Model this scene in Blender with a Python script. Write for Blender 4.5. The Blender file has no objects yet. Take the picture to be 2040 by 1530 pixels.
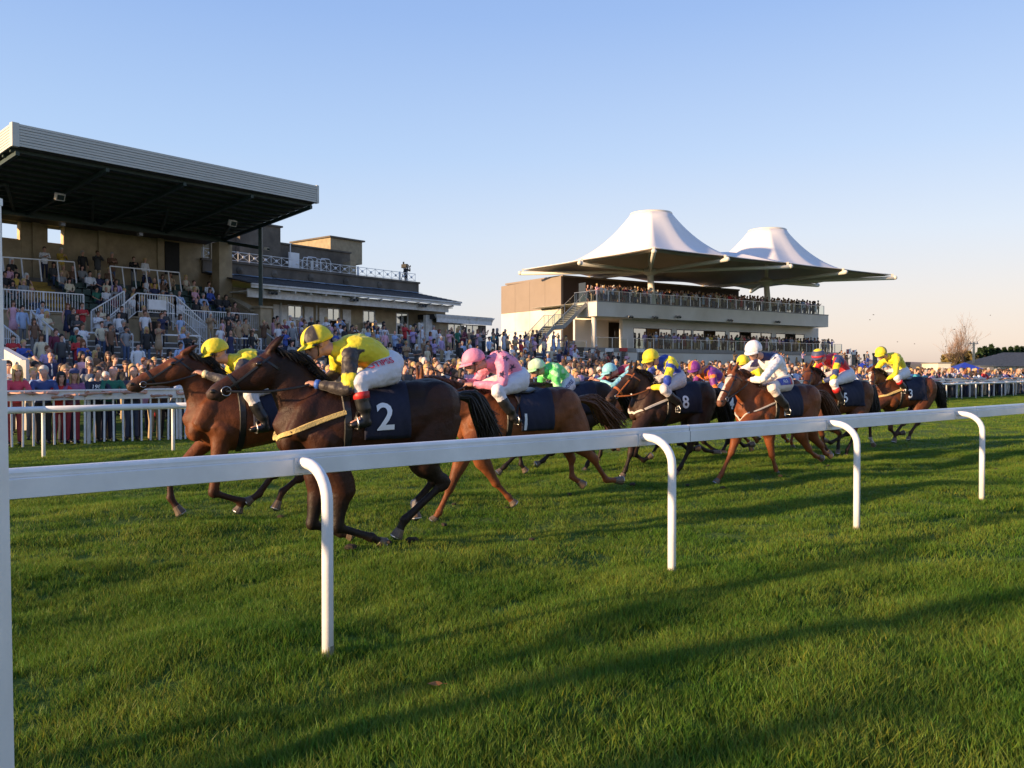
import bpy, bmesh, math, random
import numpy as np
from mathutils import Vector, Matrix
from mathutils.kdtree import KDTree
from mathutils.bvhtree import BVHTree
random.seed(7); rng = np.random.default_rng(11)
S = bpy.context.scene; COL = S.collection
sin, cos, pi = math.sin, math.cos, math.pi
# ---------------------------------------------------------------- camera, sky, sun
W0, H0, FPX, PITCH, CAMH = 2040, 1530, 1710.0, math.atan(25/1710), 1.6
cam = bpy.data.objects.new('camera', bpy.data.cameras.new('camera')); COL.objects.link(cam)
cam.location = (0, 0, CAMH); cam.rotation_euler = (pi/2 - PITCH, 0, 0)
cam.data.sensor_width = 36; cam.data.lens = 36*FPX/W0; cam.data.clip_start = .1; cam.data.clip_end = 9000
S.camera = cam
SUN_EL = math.radians(11); SUNH = Vector((-.871, -.4916, 0)).normalized()
SUN_AZ = math.atan2(SUNH.x, SUNH.y)
w = bpy.data.worlds.new("World"); S.world = w; w.use_nodes = True
nt = w.node_tree; bg = nt.nodes['Background']
sky = nt.nodes.new('ShaderNodeTexSky'); sky.sky_type = 'NISHITA'; sky.sun_disc = False
sky.sun_elevation = SUN_EL; sky.sun_rotation = SUN_AZ
sky.altitude = 0; sky.air_density = 1.0; sky.dust_density = 1.2; sky.ozone_density = 1.6
geo = nt.nodes.new('ShaderNodeTexCoord'); sx = nt.nodes.new('ShaderNodeSeparateXYZ'); nt.links.new(geo.outputs['Generated'], sx.inputs[0])
rmp = nt.nodes.new('ShaderNodeValToRGB'); nt.links.new(sx.outputs[2], rmp.inputs[0])   # evening sky: peach haze at the horizon to blue overhead
def _e(p, c):
    e = rmp.color_ramp.elements.new(p); e.color = (*[((q/255+.055)/1.055)**2.4 for q in c], 1)
rmp.color_ramp.elements[0].color = (.72, .56, .48, 1); rmp.color_ramp.elements[1].color = (.045, .13, .42, 1)
for p_, c_ in ((.03, (238, 218, 206)), (.08, (232, 221, 218)), (.15, (216, 222, 235)), (.24, (189, 209, 240)), (.38, (154, 184, 234)), (.6, (118, 156, 216))): _e(p_, c_)
rm2 = nt.nodes.new('ShaderNodeValToRGB'); nt.links.new(sx.outputs[2], rm2.inputs[0])   # cooler horizon away from the antisolar side
rm2.color_ramp.elements[0].color = (.60, .62, .66, 1); rm2.color_ramp.elements[1].color = (.045, .13, .42, 1)
for p_, c_ in ((.03, (218, 222, 230)), (.08, (213, 222, 236)), (.15, (202, 218, 241)), (.24, (178, 205, 242)), (.38, (150, 182, 234)), (.6, (118, 156, 216))):
    e = rm2.color_ramp.elements.new(p_); e.color = (*[((q/255+.055)/1.055)**2.4 for q in c_], 1)
dt = nt.nodes.new('ShaderNodeVectorMath'); dt.operation = 'DOT_PRODUCT'; nt.links.new(geo.outputs['Generated'], dt.inputs[0]); dt.inputs[1].default_value = (-SUNH.x, -SUNH.y, 0)
mr_ = nt.nodes.new('ShaderNodeMapRange'); mr_.interpolation_type = 'SMOOTHSTEP'; mr_.inputs[1].default_value = .05; mr_.inputs[2].default_value = .85; nt.links.new(dt.outputs['Value'], mr_.inputs[0])
mxa = nt.nodes.new('ShaderNodeMix'); mxa.data_type = 'RGBA'; nt.links.new(mr_.outputs[0], mxa.inputs[0]); nt.links.new(rm2.outputs[0], mxa.inputs[6]); nt.links.new(rmp.outputs[0], mxa.inputs[7])
sc_ = nt.nodes.new('ShaderNodeVectorMath'); sc_.operation = 'SCALE'; sc_.inputs['Scale'].default_value = SKY_GAIN = 3.95; nt.links.new(mxa.outputs[2], sc_.inputs[0])
mxs = nt.nodes.new('ShaderNodeMix'); mxs.data_type = 'RGBA'; mxs.inputs[0].default_value = .88
nt.links.new(sky.outputs[0], mxs.inputs[6]); nt.links.new(sc_.outputs[0], mxs.inputs[7])
nt.links.new(mxs.outputs[2], bg.inputs[0]); bg.inputs[1].default_value = .15
sl = bpy.data.lights.new('sun', 'SUN'); sl.energy = 5.0; sl.angle = math.radians(1.8); sl.color = (1, .68, .38)
so = bpy.data.objects.new('sun', sl); COL.objects.link(so)
sd = Vector((SUNH.x*cos(SUN_EL), SUNH.y*cos(SUN_EL), sin(SUN_EL)))
so.rotation_euler = sd.to_track_quat('Z', 'Y').to_euler(); so.location = (-30, -15, 20)
S.view_settings.view_transform = 'Standard'; S.view_settings.look = 'None'
S.view_settings.exposure = 0.88; S.view_settings.gamma = 1; S.view_settings.use_curve_mapping = False
S.cycles.max_bounces = 6; S.cycles.transparent_max_bounces = 6

def ray(px, py):
    a, b = (px-1020)/FPX, -(py-765)/FPX
    return Vector((a, cos(PITCH)+b*sin(PITCH), -sin(PITCH)+b*cos(PITCH)))
CAM = Vector((0, 0, CAMH))
def on_plane(px, py, p0, n):
    r = ray(px, py); t = (Vector(p0)-CAM).dot(n)/r.dot(n)
    return CAM + r*t
def proj(p):
    d = Vector(p)-CAM
    y = d.y*cos(PITCH)-d.z*sin(PITCH); z = d.y*sin(PITCH)+d.z*cos(PITCH)
    return 1020+FPX*d.x/y, 765-FPX*z/y
class Frame:
    def __init__(s, deg):
        s.s, s.c = sin(math.radians(deg)), cos(math.radians(deg)); s.rz = math.radians(90-deg)
        s.n = Vector((s.c, -s.s, 0)); s.d = Vector((s.s, s.c, 0))
    def __call__(s, u, v, w=0): return Vector((s.s*u+s.c*v, s.c*u-s.s*v, w))
    def at(s, px, py, v):
        p = on_plane(px, py, s(0, v, 0), s.n); return p.dot(s.d), p.z
F1 = Frame(39.1); F2 = Frame(55.24)
TD = Vector((.7615, .648, 0)); TN = Vector((-.648, .7615, 0))
def T(s, n, z=0): return Vector((TD.x*s+TN.x*n, TD.y*s+TN.y*n, z))
def rail_n(s): return 17.75+(s-3.68)*.067
def fence_n(s): return 20.75+(s-3.6)*.028

# ---------------------------------------------------------------- terrain height
_lat = rng.random((6, 64, 64))
def vnoise(x, y, k, cell):
    x = np.asarray(x, float)/cell+100; y = np.asarray(y, float)/cell+100
    xi = np.floor(x).astype(int); yi = np.floor(y).astype(int)
    fx = x-xi; fy = y-yi; fx = fx*fx*(3-2*fx); fy = fy*fy*(3-2*fy)
    L = _lat[k]; g = lambda a, b: L[a % 64, b % 64]
    return (g(xi, yi)*(1-fx)+g(xi+1, yi)*fx)*(1-fy)+(g(xi, yi+1)*(1-fx)+g(xi+1, yi+1)*fx)*fy-.5
def gz(x, y):
    x = np.asarray(x, float); y = np.asarray(y, float)
    s = TD.x*x+TD.y*y; n = TN.x*x+TN.y*y
    a = np.clip(1-(np.hypot(x, y)-12)/45, .12, 1)
    z = a*(vnoise(s, n*1.5, 0, 1.9)*.15+vnoise(s*.8, n*2.2, 1, .8)*.085+vnoise(x, y, 2, .33)*.035)
    rise = np.clip(n-24.5, 0, 15)*.075*np.clip(1-(s-48)/18, .25, 1)*np.clip((n-20)/4, 0, 1)
    return z+rise
def gh(x, y): return float(gz(x, y))

# ---------------------------------------------------------------- materials
MATS = {}
def mat(name, col, rough=.6, var=.0, scale=4., bump=0., bscale=40., metal=0., attr=None, objc=False, sheen=0., coat=0., var2=None, spec=.5, stretch=None, v2f=1., fine=0.):
    if name in MATS: return MATS[name]
    m = bpy.data.materials.new(name); m.use_nodes = True; MATS[name] = m
    n = m.node_tree.nodes; l = m.node_tree.links; b = n['Principled BSDF']
    b.inputs['Roughness'].default_value = rough; b.inputs['Metallic'].default_value = metal
    b.inputs['Specular IOR Level'].default_value = spec
    if sheen: b.inputs['Sheen Weight'].default_value = sheen
    if coat: b.inputs['Coat Weight'].default_value = coat; b.inputs['Coat Roughness'].default_value = .3
    tc = n.new('ShaderNodeTexCoord'); vec = tc.outputs['Object']
    if stretch:
        mp = n.new('ShaderNodeMapping'); mp.inputs['Scale'].default_value = stretch; l.new(vec, mp.inputs[0]); vec = mp.outputs[0]
    src = None
    if attr:
        a = n.new('ShaderNodeAttribute'); a.attribute_name = 'Col'; src = a.outputs['Color']
    elif objc:
        a = n.new('ShaderNodeObjectInfo'); src = a.outputs['Color']
    else:
        b.inputs['Base Color'].default_value = (*col, 1)
    if var:
        nz = n.new('ShaderNodeTexNoise'); nz.inputs['Scale'].default_value = scale; nz.inputs['Detail'].default_value = 6
        nz.inputs['Roughness'].default_value = .62; l.new(vec, nz.inputs['Vector'])
        mr = n.new('ShaderNodeMapRange'); mr.inputs[1].default_value = .3; mr.inputs[2].default_value = .7
        mr.inputs[3].default_value = 1-var; mr.inputs[4].default_value = 1+var*.6
        l.new(nz.outputs[0], mr.inputs[0])
        mx = n.new('ShaderNodeMix'); mx.data_type = 'RGBA'; mx.blend_type = 'MULTIPLY'; mx.inputs[0].default_value = 1
        if src: l.new(src, mx.inputs[6])
        else: mx.inputs[6].default_value = (*col, 1)
        l.new(mr.outputs[0], mx.inputs[7]); l.new(mx.outputs[2], b.inputs['Base Color'])
        if var2:   # stains of a second colour
            n2 = n.new('ShaderNodeTexNoise'); n2.inputs['Scale'].default_value = scale*.35; n2.inputs['Detail'].default_value = 8; l.new(vec, n2.inputs['Vector'])
            r2 = n.new('ShaderNodeMapRange'); r2.inputs[1].default_value = .5; r2.inputs[2].default_value = .72; r2.inputs[4].default_value = v2f; l.new(n2.outputs[0], r2.inputs[0])
            m2 = n.new('ShaderNodeMix'); m2.data_type = 'RGBA'; l.new(r2.outputs[0], m2.inputs[0]); l.new(mx.outputs[2], m2.inputs[6])
            m2.inputs[7].default_value = (*var2, 1); l.new(m2.outputs[2], b.inputs['Base Color'])
    elif src: l.new(src, b.inputs['Base Color'])
    if bump:
        nb = n.new('ShaderNodeTexNoise'); nb.inputs['Scale'].default_value = bscale; nb.inputs['Detail'].default_value = 5; l.new(vec, nb.inputs['Vector'])
        bp = n.new('ShaderNodeBump'); bp.inputs['Strength'].default_value = bump; bp.inputs['Distance'].default_value = .02
        l.new(nb.outputs[0], bp.inputs['Height']); l.new(bp.outputs[0], b.inputs['Normal'])
        if fine:   # second, finer relief along the coat
            mp = n.new('ShaderNodeMapping'); mp.inputs['Scale'].default_value = (14, 60, 60); l.new(tc.outputs['Object'], mp.inputs[0])
            nf = n.new('ShaderNodeTexNoise'); nf.inputs['Scale'].default_value = 3; nf.inputs['Detail'].default_value = 4; l.new(mp.outputs[0], nf.inputs['Vector'])
            b2 = n.new('ShaderNodeBump'); b2.inputs['Strength'].default_value = fine; b2.inputs['Distance'].default_value = .004
            l.new(nf.outputs[0], b2.inputs['Height']); l.new(bp.outputs[0], b2.inputs['Normal']); l.new(b2.outputs[0], b.inputs['Normal'])
    return m
M_ = dict(
 white=mat('white_paint', (.78, .78, .8), .38, .10, 3, .08, 30, var2=(.62, .60, .56)),
 rail=mat('white_rail_plastic', (.84, .83, .82), .32, .10, 3.2, .05, 50, coat=.2, var2=(.62, .60, .56), v2f=.6),
 oldwhite=mat('weathered_white_paint', (.72, .71, .70), .55, .18, 5, .15, 30, var2=(.48, .44, .38), v2f=.7),
 stone=mat('buff_bath_stone', (.40, .315, .20), .9, .25, 1.6, .35, 14, var2=(.22, .17, .11)),
 dstone=mat('dark_weathered_render', (.15, .125, .10), .95, .35, 1.2, .35, 9, var2=(.07, .06, .05)),
 cap=mat('coping_stone', (.36, .29, .19), .9, .25, 3, .3, 20),
 fascia=mat('ribbed_cream_cladding', (.55, .54, .50), .5, .06, 2, .04, 20),
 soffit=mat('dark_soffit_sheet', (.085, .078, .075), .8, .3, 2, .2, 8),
 steel=mat('dark_green_steel', (.02, .045, .04), .5, .2, 4),
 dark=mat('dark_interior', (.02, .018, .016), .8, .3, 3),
 slate=mat('slate_roofing', (.03, .03, .034), .7, .3, 4, .4, 12, var2=(.06, .06, .065)),
 leaf_metal=mat('weathered_lead_flashing', (.20, .26, .32), .5, .4, 3, var2=(.5, .56, .6)),
 conc=mat('pale_concrete', (.36, .33, .29), .9, .2, 2, .2, 20, var2=(.25, .22, .19)),
 dconc=mat('terrace_concrete', (.16, .145, .13), .9, .3, 2, .2, 20),
 seat=mat('dark_green_seats', (.015, .05, .04), .5, .2, 5),
 yellow=mat('worn_yellow_steps', (.42, .26, .05), .8, .3, 5),
 cream=mat('cream_render', (.70, .655, .60), .85, .06, .7, .08, 20, var2=(.55, .50, .43)),
 taupe=mat('taupe_cladding_panel', (.25, .20, .165), .7, .06, .8),
 dtaupe=mat('dark_brown_wall', (.07, .045, .035), .7, .1, 1),
 grey=mat('grey_metal', (.22, .22, .22), .45, .12, 3),
 gstair=mat('galvanised_stair_steel', (.30, .31, .30), .5, .12, 4),
 underside_shade=mat('membrane_shade_tone', (.44, .385, .345), .7, .08, .5),  # underside shade of the tent roofs put into a grey-brown colour
 tent=mat('white_tensile_membrane', (.78, .75, .74), .55, .05, .4, .04, 6, var2=(.72, .69, .67)),
 tentpole=mat('cream_mast_paint', (.68, .65, .58), .4, .05, 2),
 black=mat('black_leather', (.012, .012, .014), .35, .2, 20),
 navy=mat('navy_saddle_cloth', (.009, .011, .032), .8, .2, 12, .15, 60),
 red=mat('red_paint', (.5, .02, .02), .5, .1, 4),
 bluecloth=mat('blue_marquee_canvas', (.02, .05, .42), .6, .12, 2, .1, 10),
 coat=mat('horse_coat', None, .5, .35, 7, .7, 9, attr=1, spec=.25, var2=(.014, .008, .006), v2f=.45, fine=.8),
 hair=mat('black_horse_hair', (.012, .009, .008), .45, .3, 30),
 hairc=mat('chestnut_horse_hair', (.10, .035, .015), .45, .3, 30),
 hoof=mat('horn_hoof', (.12, .085, .06), .5, .3, 20, .1, 40),
 silk=mat('silk_cloth', None, .55, .08, 8, .8, 13, attr=1, sheen=.1),
 skinv=mat('skin_painted', None, .5, .06, 20, attr=1),
 objc=mat('cloth_by_object_colour', None, .8, .14, 9, .35, 16, objc=True),
 objs=mat('skin_by_object_colour', None, .55, .08, 14, objc=True),
 objh=mat('hair_by_object_colour', None, .6, .35, 40, objc=True),
 crowdv=mat('crowd_painted', None, .75, .1, 6, attr=1),
 glassd=mat('dark_window_glass', (.03, .035, .04), .06, 0, spec=.8),
 steelb=mat('bright_steel', (.42, .42, .43), .35, 0, metal=1.),
 wood=mat('pale_timber', (.60, .46, .28), .8, .25, 3),
 clod=mat('dark_soil', (.03, .02, .012), .95, .3, 20),
 text=mat('white_print', (.8, .8, .82), .6),
 redtext=mat('red_print', (.62, .03, .06), .6),
 navytext=mat('navy_print', (.02, .03, .15), .6),
 sheep=mat('yellow_sheepskin', (.62, .46, .18), .95, .25, 40, .6, 90),
 sheepw=mat('white_webbing', (.62, .56, .50), .8, .15, 30),
 sunglass=mat('black_lens', (.01, .01, .012), .12),
 orange=mat('tan_leather', (.45, .13, .03), .45, .15, 20))
def glass_mat(name, tint, tr):
    m = bpy.data.materials.new(name); m.use_nodes = True; n = m.node_tree.nodes; l = m.node_tree.links
    n.remove(n['Principled BSDF']); out = n['Material Output']
    g = n.new('ShaderNodeBsdfGlossy'); g.inputs['Roughness'].default_value = .04; g.inputs[0].default_value = (.8, .85, .85, 1)
    t = n.new('ShaderNodeBsdfTransparent'); t.inputs[0].default_value = (*tint, 1)
    x = n.new('ShaderNodeMixShader'); x.inputs[0].default_value = tr; l.new(t.outputs[0], x.inputs[1]); l.new(g.outputs[0], x.inputs[2])
    l.new(x.outputs[0], out.inputs[0]); return m
M_['glass'] = glass_mat('clear_balustrade_glass', (.74, .80, .78), .03)
M_['winglass'] = glass_mat('window_glass', (.3, .33, .33), .55)

# ---------------------------------------------------------------- object helpers
def tag(o, label=None, cat=None, group=None, kind=None):
    if label: o['label'] = label
    if cat: o['category'] = cat
    if group: o['group'] = group
    if kind: o['kind'] = kind
    return o
def mesh_obj(name, me, m=None, parent=None, smooth=False):
    o = bpy.data.objects.new(name, me); COL.objects.link(o)
    if m is not None:
        if not me.materials: me.materials.append(m)
    if parent: o.parent = parent
    if smooth: me.shade_smooth()
    return o
def empty(name, loc=(0, 0, 0), rz=0, **k):
    o = bpy.data.objects.new(name, None); COL.objects.link(o); o.empty_display_size = .3
    o.location = loc; o.rotation_euler = (0, 0, rz); tag(o, **k); return o
class MB:
    def __init__(s): s.v = []; s.f = []; s.c = []
    def quad(s, a, b, c, d):
        i = len(s.v); s.v += [tuple(a), tuple(b), tuple(c), tuple(d)]; s.f.append((i, i+1, i+2, i+3)); return s
    def poly(s, pts):
        i = len(s.v); s.v += [tuple(p) for p in pts]; s.f.append(tuple(range(i, i+len(pts)))); return s
    def hexa(s, P):   # 8 points: bottom 4 ccw, top 4 ccw
        i = len(s.v); s.v += [tuple(p) for p in P]
        for f in ((3, 2, 1, 0), (4, 5, 6, 7), (0, 1, 5, 4), (1, 2, 6, 5), (2, 3, 7, 6), (3, 0, 4, 7)): s.f.append(tuple(i+k for k in f))
        return s
    def box(s, x0, x1, y0, y1, z0, z1):
        if x0 > x1: x0, x1 = x1, x0
        if y0 > y1: y0, y1 = y1, y0
        return s.hexa([(x0, y0, z0), (x1, y0, z0), (x1, y1, z0), (x0, y1, z0), (x0, y0, z1), (x1, y0, z1), (x1, y1, z1), (x0, y1, z1)])
    def fbox(s, F, u0, u1, v0, v1, w0, w1):
        if u0 > u1: u0, u1 = u1, u0
        if v0 > v1: v0, v1 = v1, v0
        return s.hexa([F(u0, v1, w0), F(u0, v0, w0), F(u1, v0, w0), F(u1, v1, w0), F(u0, v1, w1), F(u0, v0, w1), F(u1, v0, w1), F(u1, v1, w1)][::1])
    def prism(s, pts, off):   # planar polygon extruded
        n = len(pts); i = len(s.v); off = Vector(off)
        s.v += [tuple(p) for p in pts]+[tuple(Vector(p)+off) for p in pts]
        s.f.append(tuple(range(i+n-1, i-1, -1))); s.f.append(tuple(range(i+n, i+2*n)))
        for k in range(n): s.f.append((i+k, i+(k+1) % n, i+n+(k+1) % n, i+n+k))
        return s
    def bar(s, a, b, w=.04, h=None):
        a = Vector(a); b = Vector(b); h = h or w; t = (b-a).normalized()
        up = Vector((0, 0, 1)) if abs(t.z) < .95 else Vector((1, 0, 0))
        x = t.cross(up).normalized()*w/2; y = x.cross(t).normalized()*h/2
        return s.hexa([a-x-y, a+x-y, b+x-y, b-x-y, a-x+y, a+x+y, b+x+y, b-x+y])
    def tube(s, pts, rads, n=8, side=None, flat=None):
        """closed tube through pts; rads float list or (a,b) pairs: a in plane normal, b along side"""
        pts = [Vector(p) for p in pts]; N = len(pts)
        if isinstance(rads, (int, float)): rads = [rads]*N
        rads = [(r, r) if isinstance(r, (int, float)) else r for r in rads]
        i0 = len(s.v); prev = None
        for k, p in enumerate(pts):
            t = (pts[min(k+1, N-1)]-pts[max(k-1, 0)]).normalized()
            if side is not None:
                b = Vector(side); b = (b-t*b.dot(t))
                if b.length < 1e-3: b = Vector((1, 0, 0)) - t*t.x
                b.normalize()
            else:
                if prev is None:
                    b = t.orthogonal().normalized()
                else: b = (prev-t*prev.dot(t)).normalized()
                prev = b
            a = t.cross(b).normalized()
            for j in range(n):
                q = 2*pi*j/n; s.v.append(tuple(p+a*(cos(q)*rads[k][0])+b*(sin(q)*rads[k][1])))
        for k in range(N-1):
            for j in range(n):
                A = i0+k*n+j; B = i0+k*n+(j+1) % n; s.f.append((A, B, B+n, A+n))
        for end, k in ((0, 0), (1, N-1)):
            t = (pts[1]-pts[0] if k == 0 else pts[-1]-pts[-2]).normalized(); r = min(rads[k])*.55
            s.v.append(tuple(pts[k]+t*(r if end else -r))); c = len(s.v)-1
            for j in range(n):
                A = i0+k*n+j; B = i0+k*n+(j+1) % n
                s.f.append((A, c, B) if not end else (A, B, c))
        return s
    def ball(s, c, r, seg=12, rings=8, R=None):
        c = Vector(c); r = (r, r, r) if isinstance(r, (int, float)) else r; i0 = len(s.v)
        def P(x, y, z):
            q = Vector((x*r[0], y*r[1], z*r[2]))
            if R: q = R @ q
            return tuple(c+q)
        s.v.append(P(0, 0, 1))
        for k in range(1, rings):
            a = pi*k/rings
            for j in range(seg):
                b = 2*pi*j/seg; s.v.append(P(sin(a)*cos(b), sin(a)*sin(b), cos(a)))
        s.v.append(P(0, 0, -1)); L = len(s.v)-1
        for j in range(seg): s.f.append((i0, i0+1+j, i0+1+(j+1) % seg))
        for k in range(rings-2):
            for j in range(seg):
                A = i0+1+k*seg+j; B = i0+1+k*seg+(j+1) % seg; s.f.append((A, A+seg, B+seg, B))
        k = i0+1+(rings-2)*seg
        for j in range(seg): s.f.append((k+j, L, k+(j+1) % seg))
        return s
    def mesh(s, name='m'):
        me = bpy.data.meshes.new(name); me.from_pydata(s.v, [], s.f); me.update(); return me
    def build(s, name, m, parent=None, smooth=False, fix=False):
        me = s.mesh(name)
        if fix:
            b = bmesh.new(); b.from_mesh(me); bmesh.ops.recalc_face_normals(b, faces=b.faces); b.to_mesh(me); b.free()
        return mesh_obj(name, me, m, parent, smooth)
def cr(pts, n=4):
    """catmull-rom resample of list of tuples (any dim)"""
    P = [np.array(p, float) for p in pts]; out = []
    for i in range(len(P)-1):
        p0 = P[max(i-1, 0)]; p1 = P[i]; p2 = P[i+1]; p3 = P[min(i+2, len(P)-1)]
        for k in range(n):
            t = k/n; out.append(.5*((2*p1)+(-p0+p2)*t+(2*p0-5*p1+4*p2-p3)*t*t+(-p0+3*p1-3*p2+p3)*t**3))
    out.append(P[-1]); return out
def remesh(mb, vox, smooth=3, dec=None):
    me = mb.mesh('tmp'); o = bpy.data.objects.new('tmp', me); COL.objects.link(o)
    r = o.modifiers.new('r', 'REMESH'); r.mode = 'VOXEL'; r.voxel_size = vox
    if smooth:
        q = o.modifiers.new('s', 'SMOOTH'); q.factor = .5; q.iterations = smooth
    if dec:
        q = o.modifiers.new('d', 'DECIMATE'); q.ratio = dec
    dg = bpy.context.evaluated_depsgraph_get(); dg.update()
    out = bpy.data.meshes.new_from_object(o.evaluated_get(dg)); bpy.data.objects.remove(o); bpy.data.meshes.remove(me)
    out.shade_smooth(); return out
def vcoords(me):
    a = np.empty(len(me.vertices)*3, np.float32); me.vertices.foreach_get('co', a); return a.reshape(-1, 3)
def set_col(me, cols):
    at = me.color_attributes.get('Col') or me.color_attributes.new('Col', 'FLOAT_COLOR', 'POINT')
    c = np.ones((len(me.vertices), 4), np.float32); c[:, :3] = cols; at.data.foreach_set('color', c.ravel())
def text_mesh(txt, size=1.0, extrude=.0):
    cu = bpy.data.curves.new('t', 'FONT'); cu.body = txt; cu.size = size; cu.align_x = 'CENTER'; cu.align_y = 'CENTER'
    cu.offset = .018*size; cu.resolution_u = 3
    o = bpy.data.objects.new('t', cu); COL.objects.link(o); dg = bpy.context.evaluated_depsgraph_get()
    me = bpy.data.meshes.new_from_object(o.evaluated_get(dg)); bpy.data.objects.remove(o)
    b = bmesh.new(); b.from_mesh(me); bmesh.ops.triangulate(b, faces=b.faces)
    bmesh.ops.subdivide_edges(b, edges=[e for e in b.edges if e.calc_length() > size*.12], cuts=2)
    b.to_mesh(me); b.free(); return me
# ---------------------------------------------------------------- ground
def build_ground():
    rr = [0.0]; r = .4
    while r < 4200: rr.append(r); r *= 1.026 if r < 80 else 1.08
    NA = 300; th = np.arange(NA)*2*pi/NA; V = [(0, 0, gh(0, 0))]; F = []
    R, TH = np.meshgrid(np.array(rr[1:]), th, indexing='ij'); X = R*np.sin(TH); Y = R*np.cos(TH)
    Z = gz(X, Y)
    pts = np.stack([X, Y, Z], -1).reshape(-1, 3)
    V += [tuple(p) for p in pts]
    for j in range(NA): F.append((0, 1+(j+1) % NA, 1+j))
    n = len(rr)-1
    for i in range(n-1):
        a = 1+i*NA
        for j in range(NA):
            k = (j+1) % NA; F.append((a+j, a+k, a+NA+k, a+NA+j))
    me = bpy.data.meshes.new('turf_ground'); me.from_pydata(V, [], F); me.update(); me.shade_smooth()
    m = bpy.data.materials.new('turf'); m.use_nodes = True; nn = m.node_tree.nodes; l = m.node_tree.links; b = nn['Principled BSDF']
    tc = nn.new('ShaderNodeTexCoord')
    n1 = nn.new('ShaderNodeTexNoise'); n1.inputs['Scale'].default_value = 1.1; n1.inputs['Detail'].default_value = 9; n1.inputs['Roughness'].default_value = .7
    n2 = nn.new('ShaderNodeTexNoise'); n2.inputs['Scale'].default_value = 24; n2.inputs['Detail'].default_value = 5
    l.new(tc.outputs['Object'], n1.inputs['Vector']); l.new(tc.outputs['Object'], n2.inputs['Vector'])
    cr_ = nn.new('ShaderNodeValToRGB'); e = cr_.color_ramp.elements
    e[0].position = .3; e[0].color = (.05, .10, .016, 1); e[1].position = .72; e[1].color = (.115, .175, .03, 1)
    l.new(n1.outputs[0], cr_.inputs[0])
    mx = nn.new('ShaderNodeMix'); mx.data_type = 'RGBA'; mx.blend_type = 'MULTIPLY'; mx.inputs[0].default_value = .8
    l.new(cr_.outputs[0], mx.inputs[6]); mr = nn.new('ShaderNodeMapRange'); mr.inputs[1].default_value = .3; mr.inputs[2].default_value = .7; mr.inputs[3].default_value = .6; mr.inputs[4].default_value = 1.3
    l.new(n2.outputs[0], mr.inputs[0]); l.new(mr.outputs[0], mx.inputs[7]); l.new(mx.outputs[2], b.inputs['Base Color'])
    b.inputs['Roughness'].default_value = .95; b.inputs['Specular IOR Level'].default_value = .15
    bp = nn.new('ShaderNodeBump'); bp.inputs['Strength'].default_value = .9; bp.inputs['Distance'].default_value = .06
    l.new(n2.outputs[0], bp.inputs['Height']); l.new(bp.outputs[0], b.inputs['Normal'])
    o = mesh_obj('turf_ground', me, m); tag(o, 'mown green racecourse turf reaching to the horizon', kind='structure')
build_ground()
def grass_mat():
    m = bpy.data.materials.new('grass_blade'); m.use_nodes = True; nn = m.node_tree.nodes; l = m.node_tree.links
    b = nn['Principled BSDF']; out = nn['Material Output']
    oi = nn.new('ShaderNodeObjectInfo'); a = nn.new('ShaderNodeAttribute'); a.attribute_name = 'Col'
    tc = nn.new('ShaderNodeNewGeometry'); nz = nn.new('ShaderNodeTexNoise'); nz.inputs['Scale'].default_value = .9; nz.inputs['Detail'].default_value = 5
    l.new(tc.outputs['Position'], nz.inputs['Vector'])
    mr = nn.new('ShaderNodeMapRange'); mr.inputs[1].default_value = .36; mr.inputs[2].default_value = .66; l.new(nz.outputs[0], mr.inputs[0])
    mx = nn.new('ShaderNodeMix'); mx.data_type = 'RGBA'; l.new(mr.outputs[0], mx.inputs[0])
    mx.inputs[6].default_value = (.080, .165, .017, 1); mx.inputs[7].default_value = (.175, .238, .033, 1)
    m2 = nn.new('ShaderNodeMix'); m2.data_type = 'RGBA'; m2.blend_type = 'MULTIPLY'; m2.inputs[0].default_value = 1
    l.new(mx.outputs[2], m2.inputs[6]); l.new(a.outputs['Color'], m2.inputs[7])
    l.new(m2.outputs[2], b.inputs['Base Color']); b.inputs['Roughness'].default_value = .5; b.inputs['Specular IOR Level'].default_value = .25
    t = nn.new('ShaderNodeBsdfTranslucent'); l.new(m2.outputs[2], t.inputs[0])
    x = nn.new('ShaderNodeMixShader'); x.inputs[0].default_value = .42; l.new(b.outputs[0], x.inputs[1]); l.new(t.outputs[0], x.inputs[2]); l.new(x.outputs[0], out.inputs[0])
    return m
GM = grass_mat()
def clump(nb, rad, h, wd, seed):
    rd = random.Random(seed); V = []; F = []; C = []
    for k in range(nb):
        a = rd.uniform(0, 2*pi); r = rad*math.sqrt(rd.random()); x, y = r*cos(a), r*sin(a)
        H = h*rd.uniform(.5, 1.25); wv = wd*rd.uniform(.7, 1.3); d = rd.uniform(0, 2*pi); f = rd.uniform(0, 2*pi)
        lean = H*rd.uniform(.1, .85); dx, dy = cos(d), sin(d); sx, sy = cos(f)*wv/2, sin(f)*wv/2
        i = len(V)
        for t, ww in ((0, 1), (.5, .85)):
            cx, cy, cz = x+dx*lean*t*t, y+dy*lean*t*t, H*t*(1-.12*t)-.01
            V += [(cx-sx*ww, cy-sy*ww, cz), (cx+sx*ww, cy+sy*ww, cz)]
        V.append((x+dx*lean, y+dy*lean, H*.86))
        F += [(i, i+1, i+3, i+2), (i+2, i+3, i+4)]
        yel = rd.random(); c = (1.7, 1.15, .9) if yel > .965 else (rd.uniform(.7, 1.25), rd.uniform(.8, 1.2), rd.uniform(.7, 1.2))
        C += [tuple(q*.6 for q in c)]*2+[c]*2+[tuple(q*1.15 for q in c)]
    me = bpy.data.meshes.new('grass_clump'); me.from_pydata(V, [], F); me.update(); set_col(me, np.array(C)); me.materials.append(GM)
    return me
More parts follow.
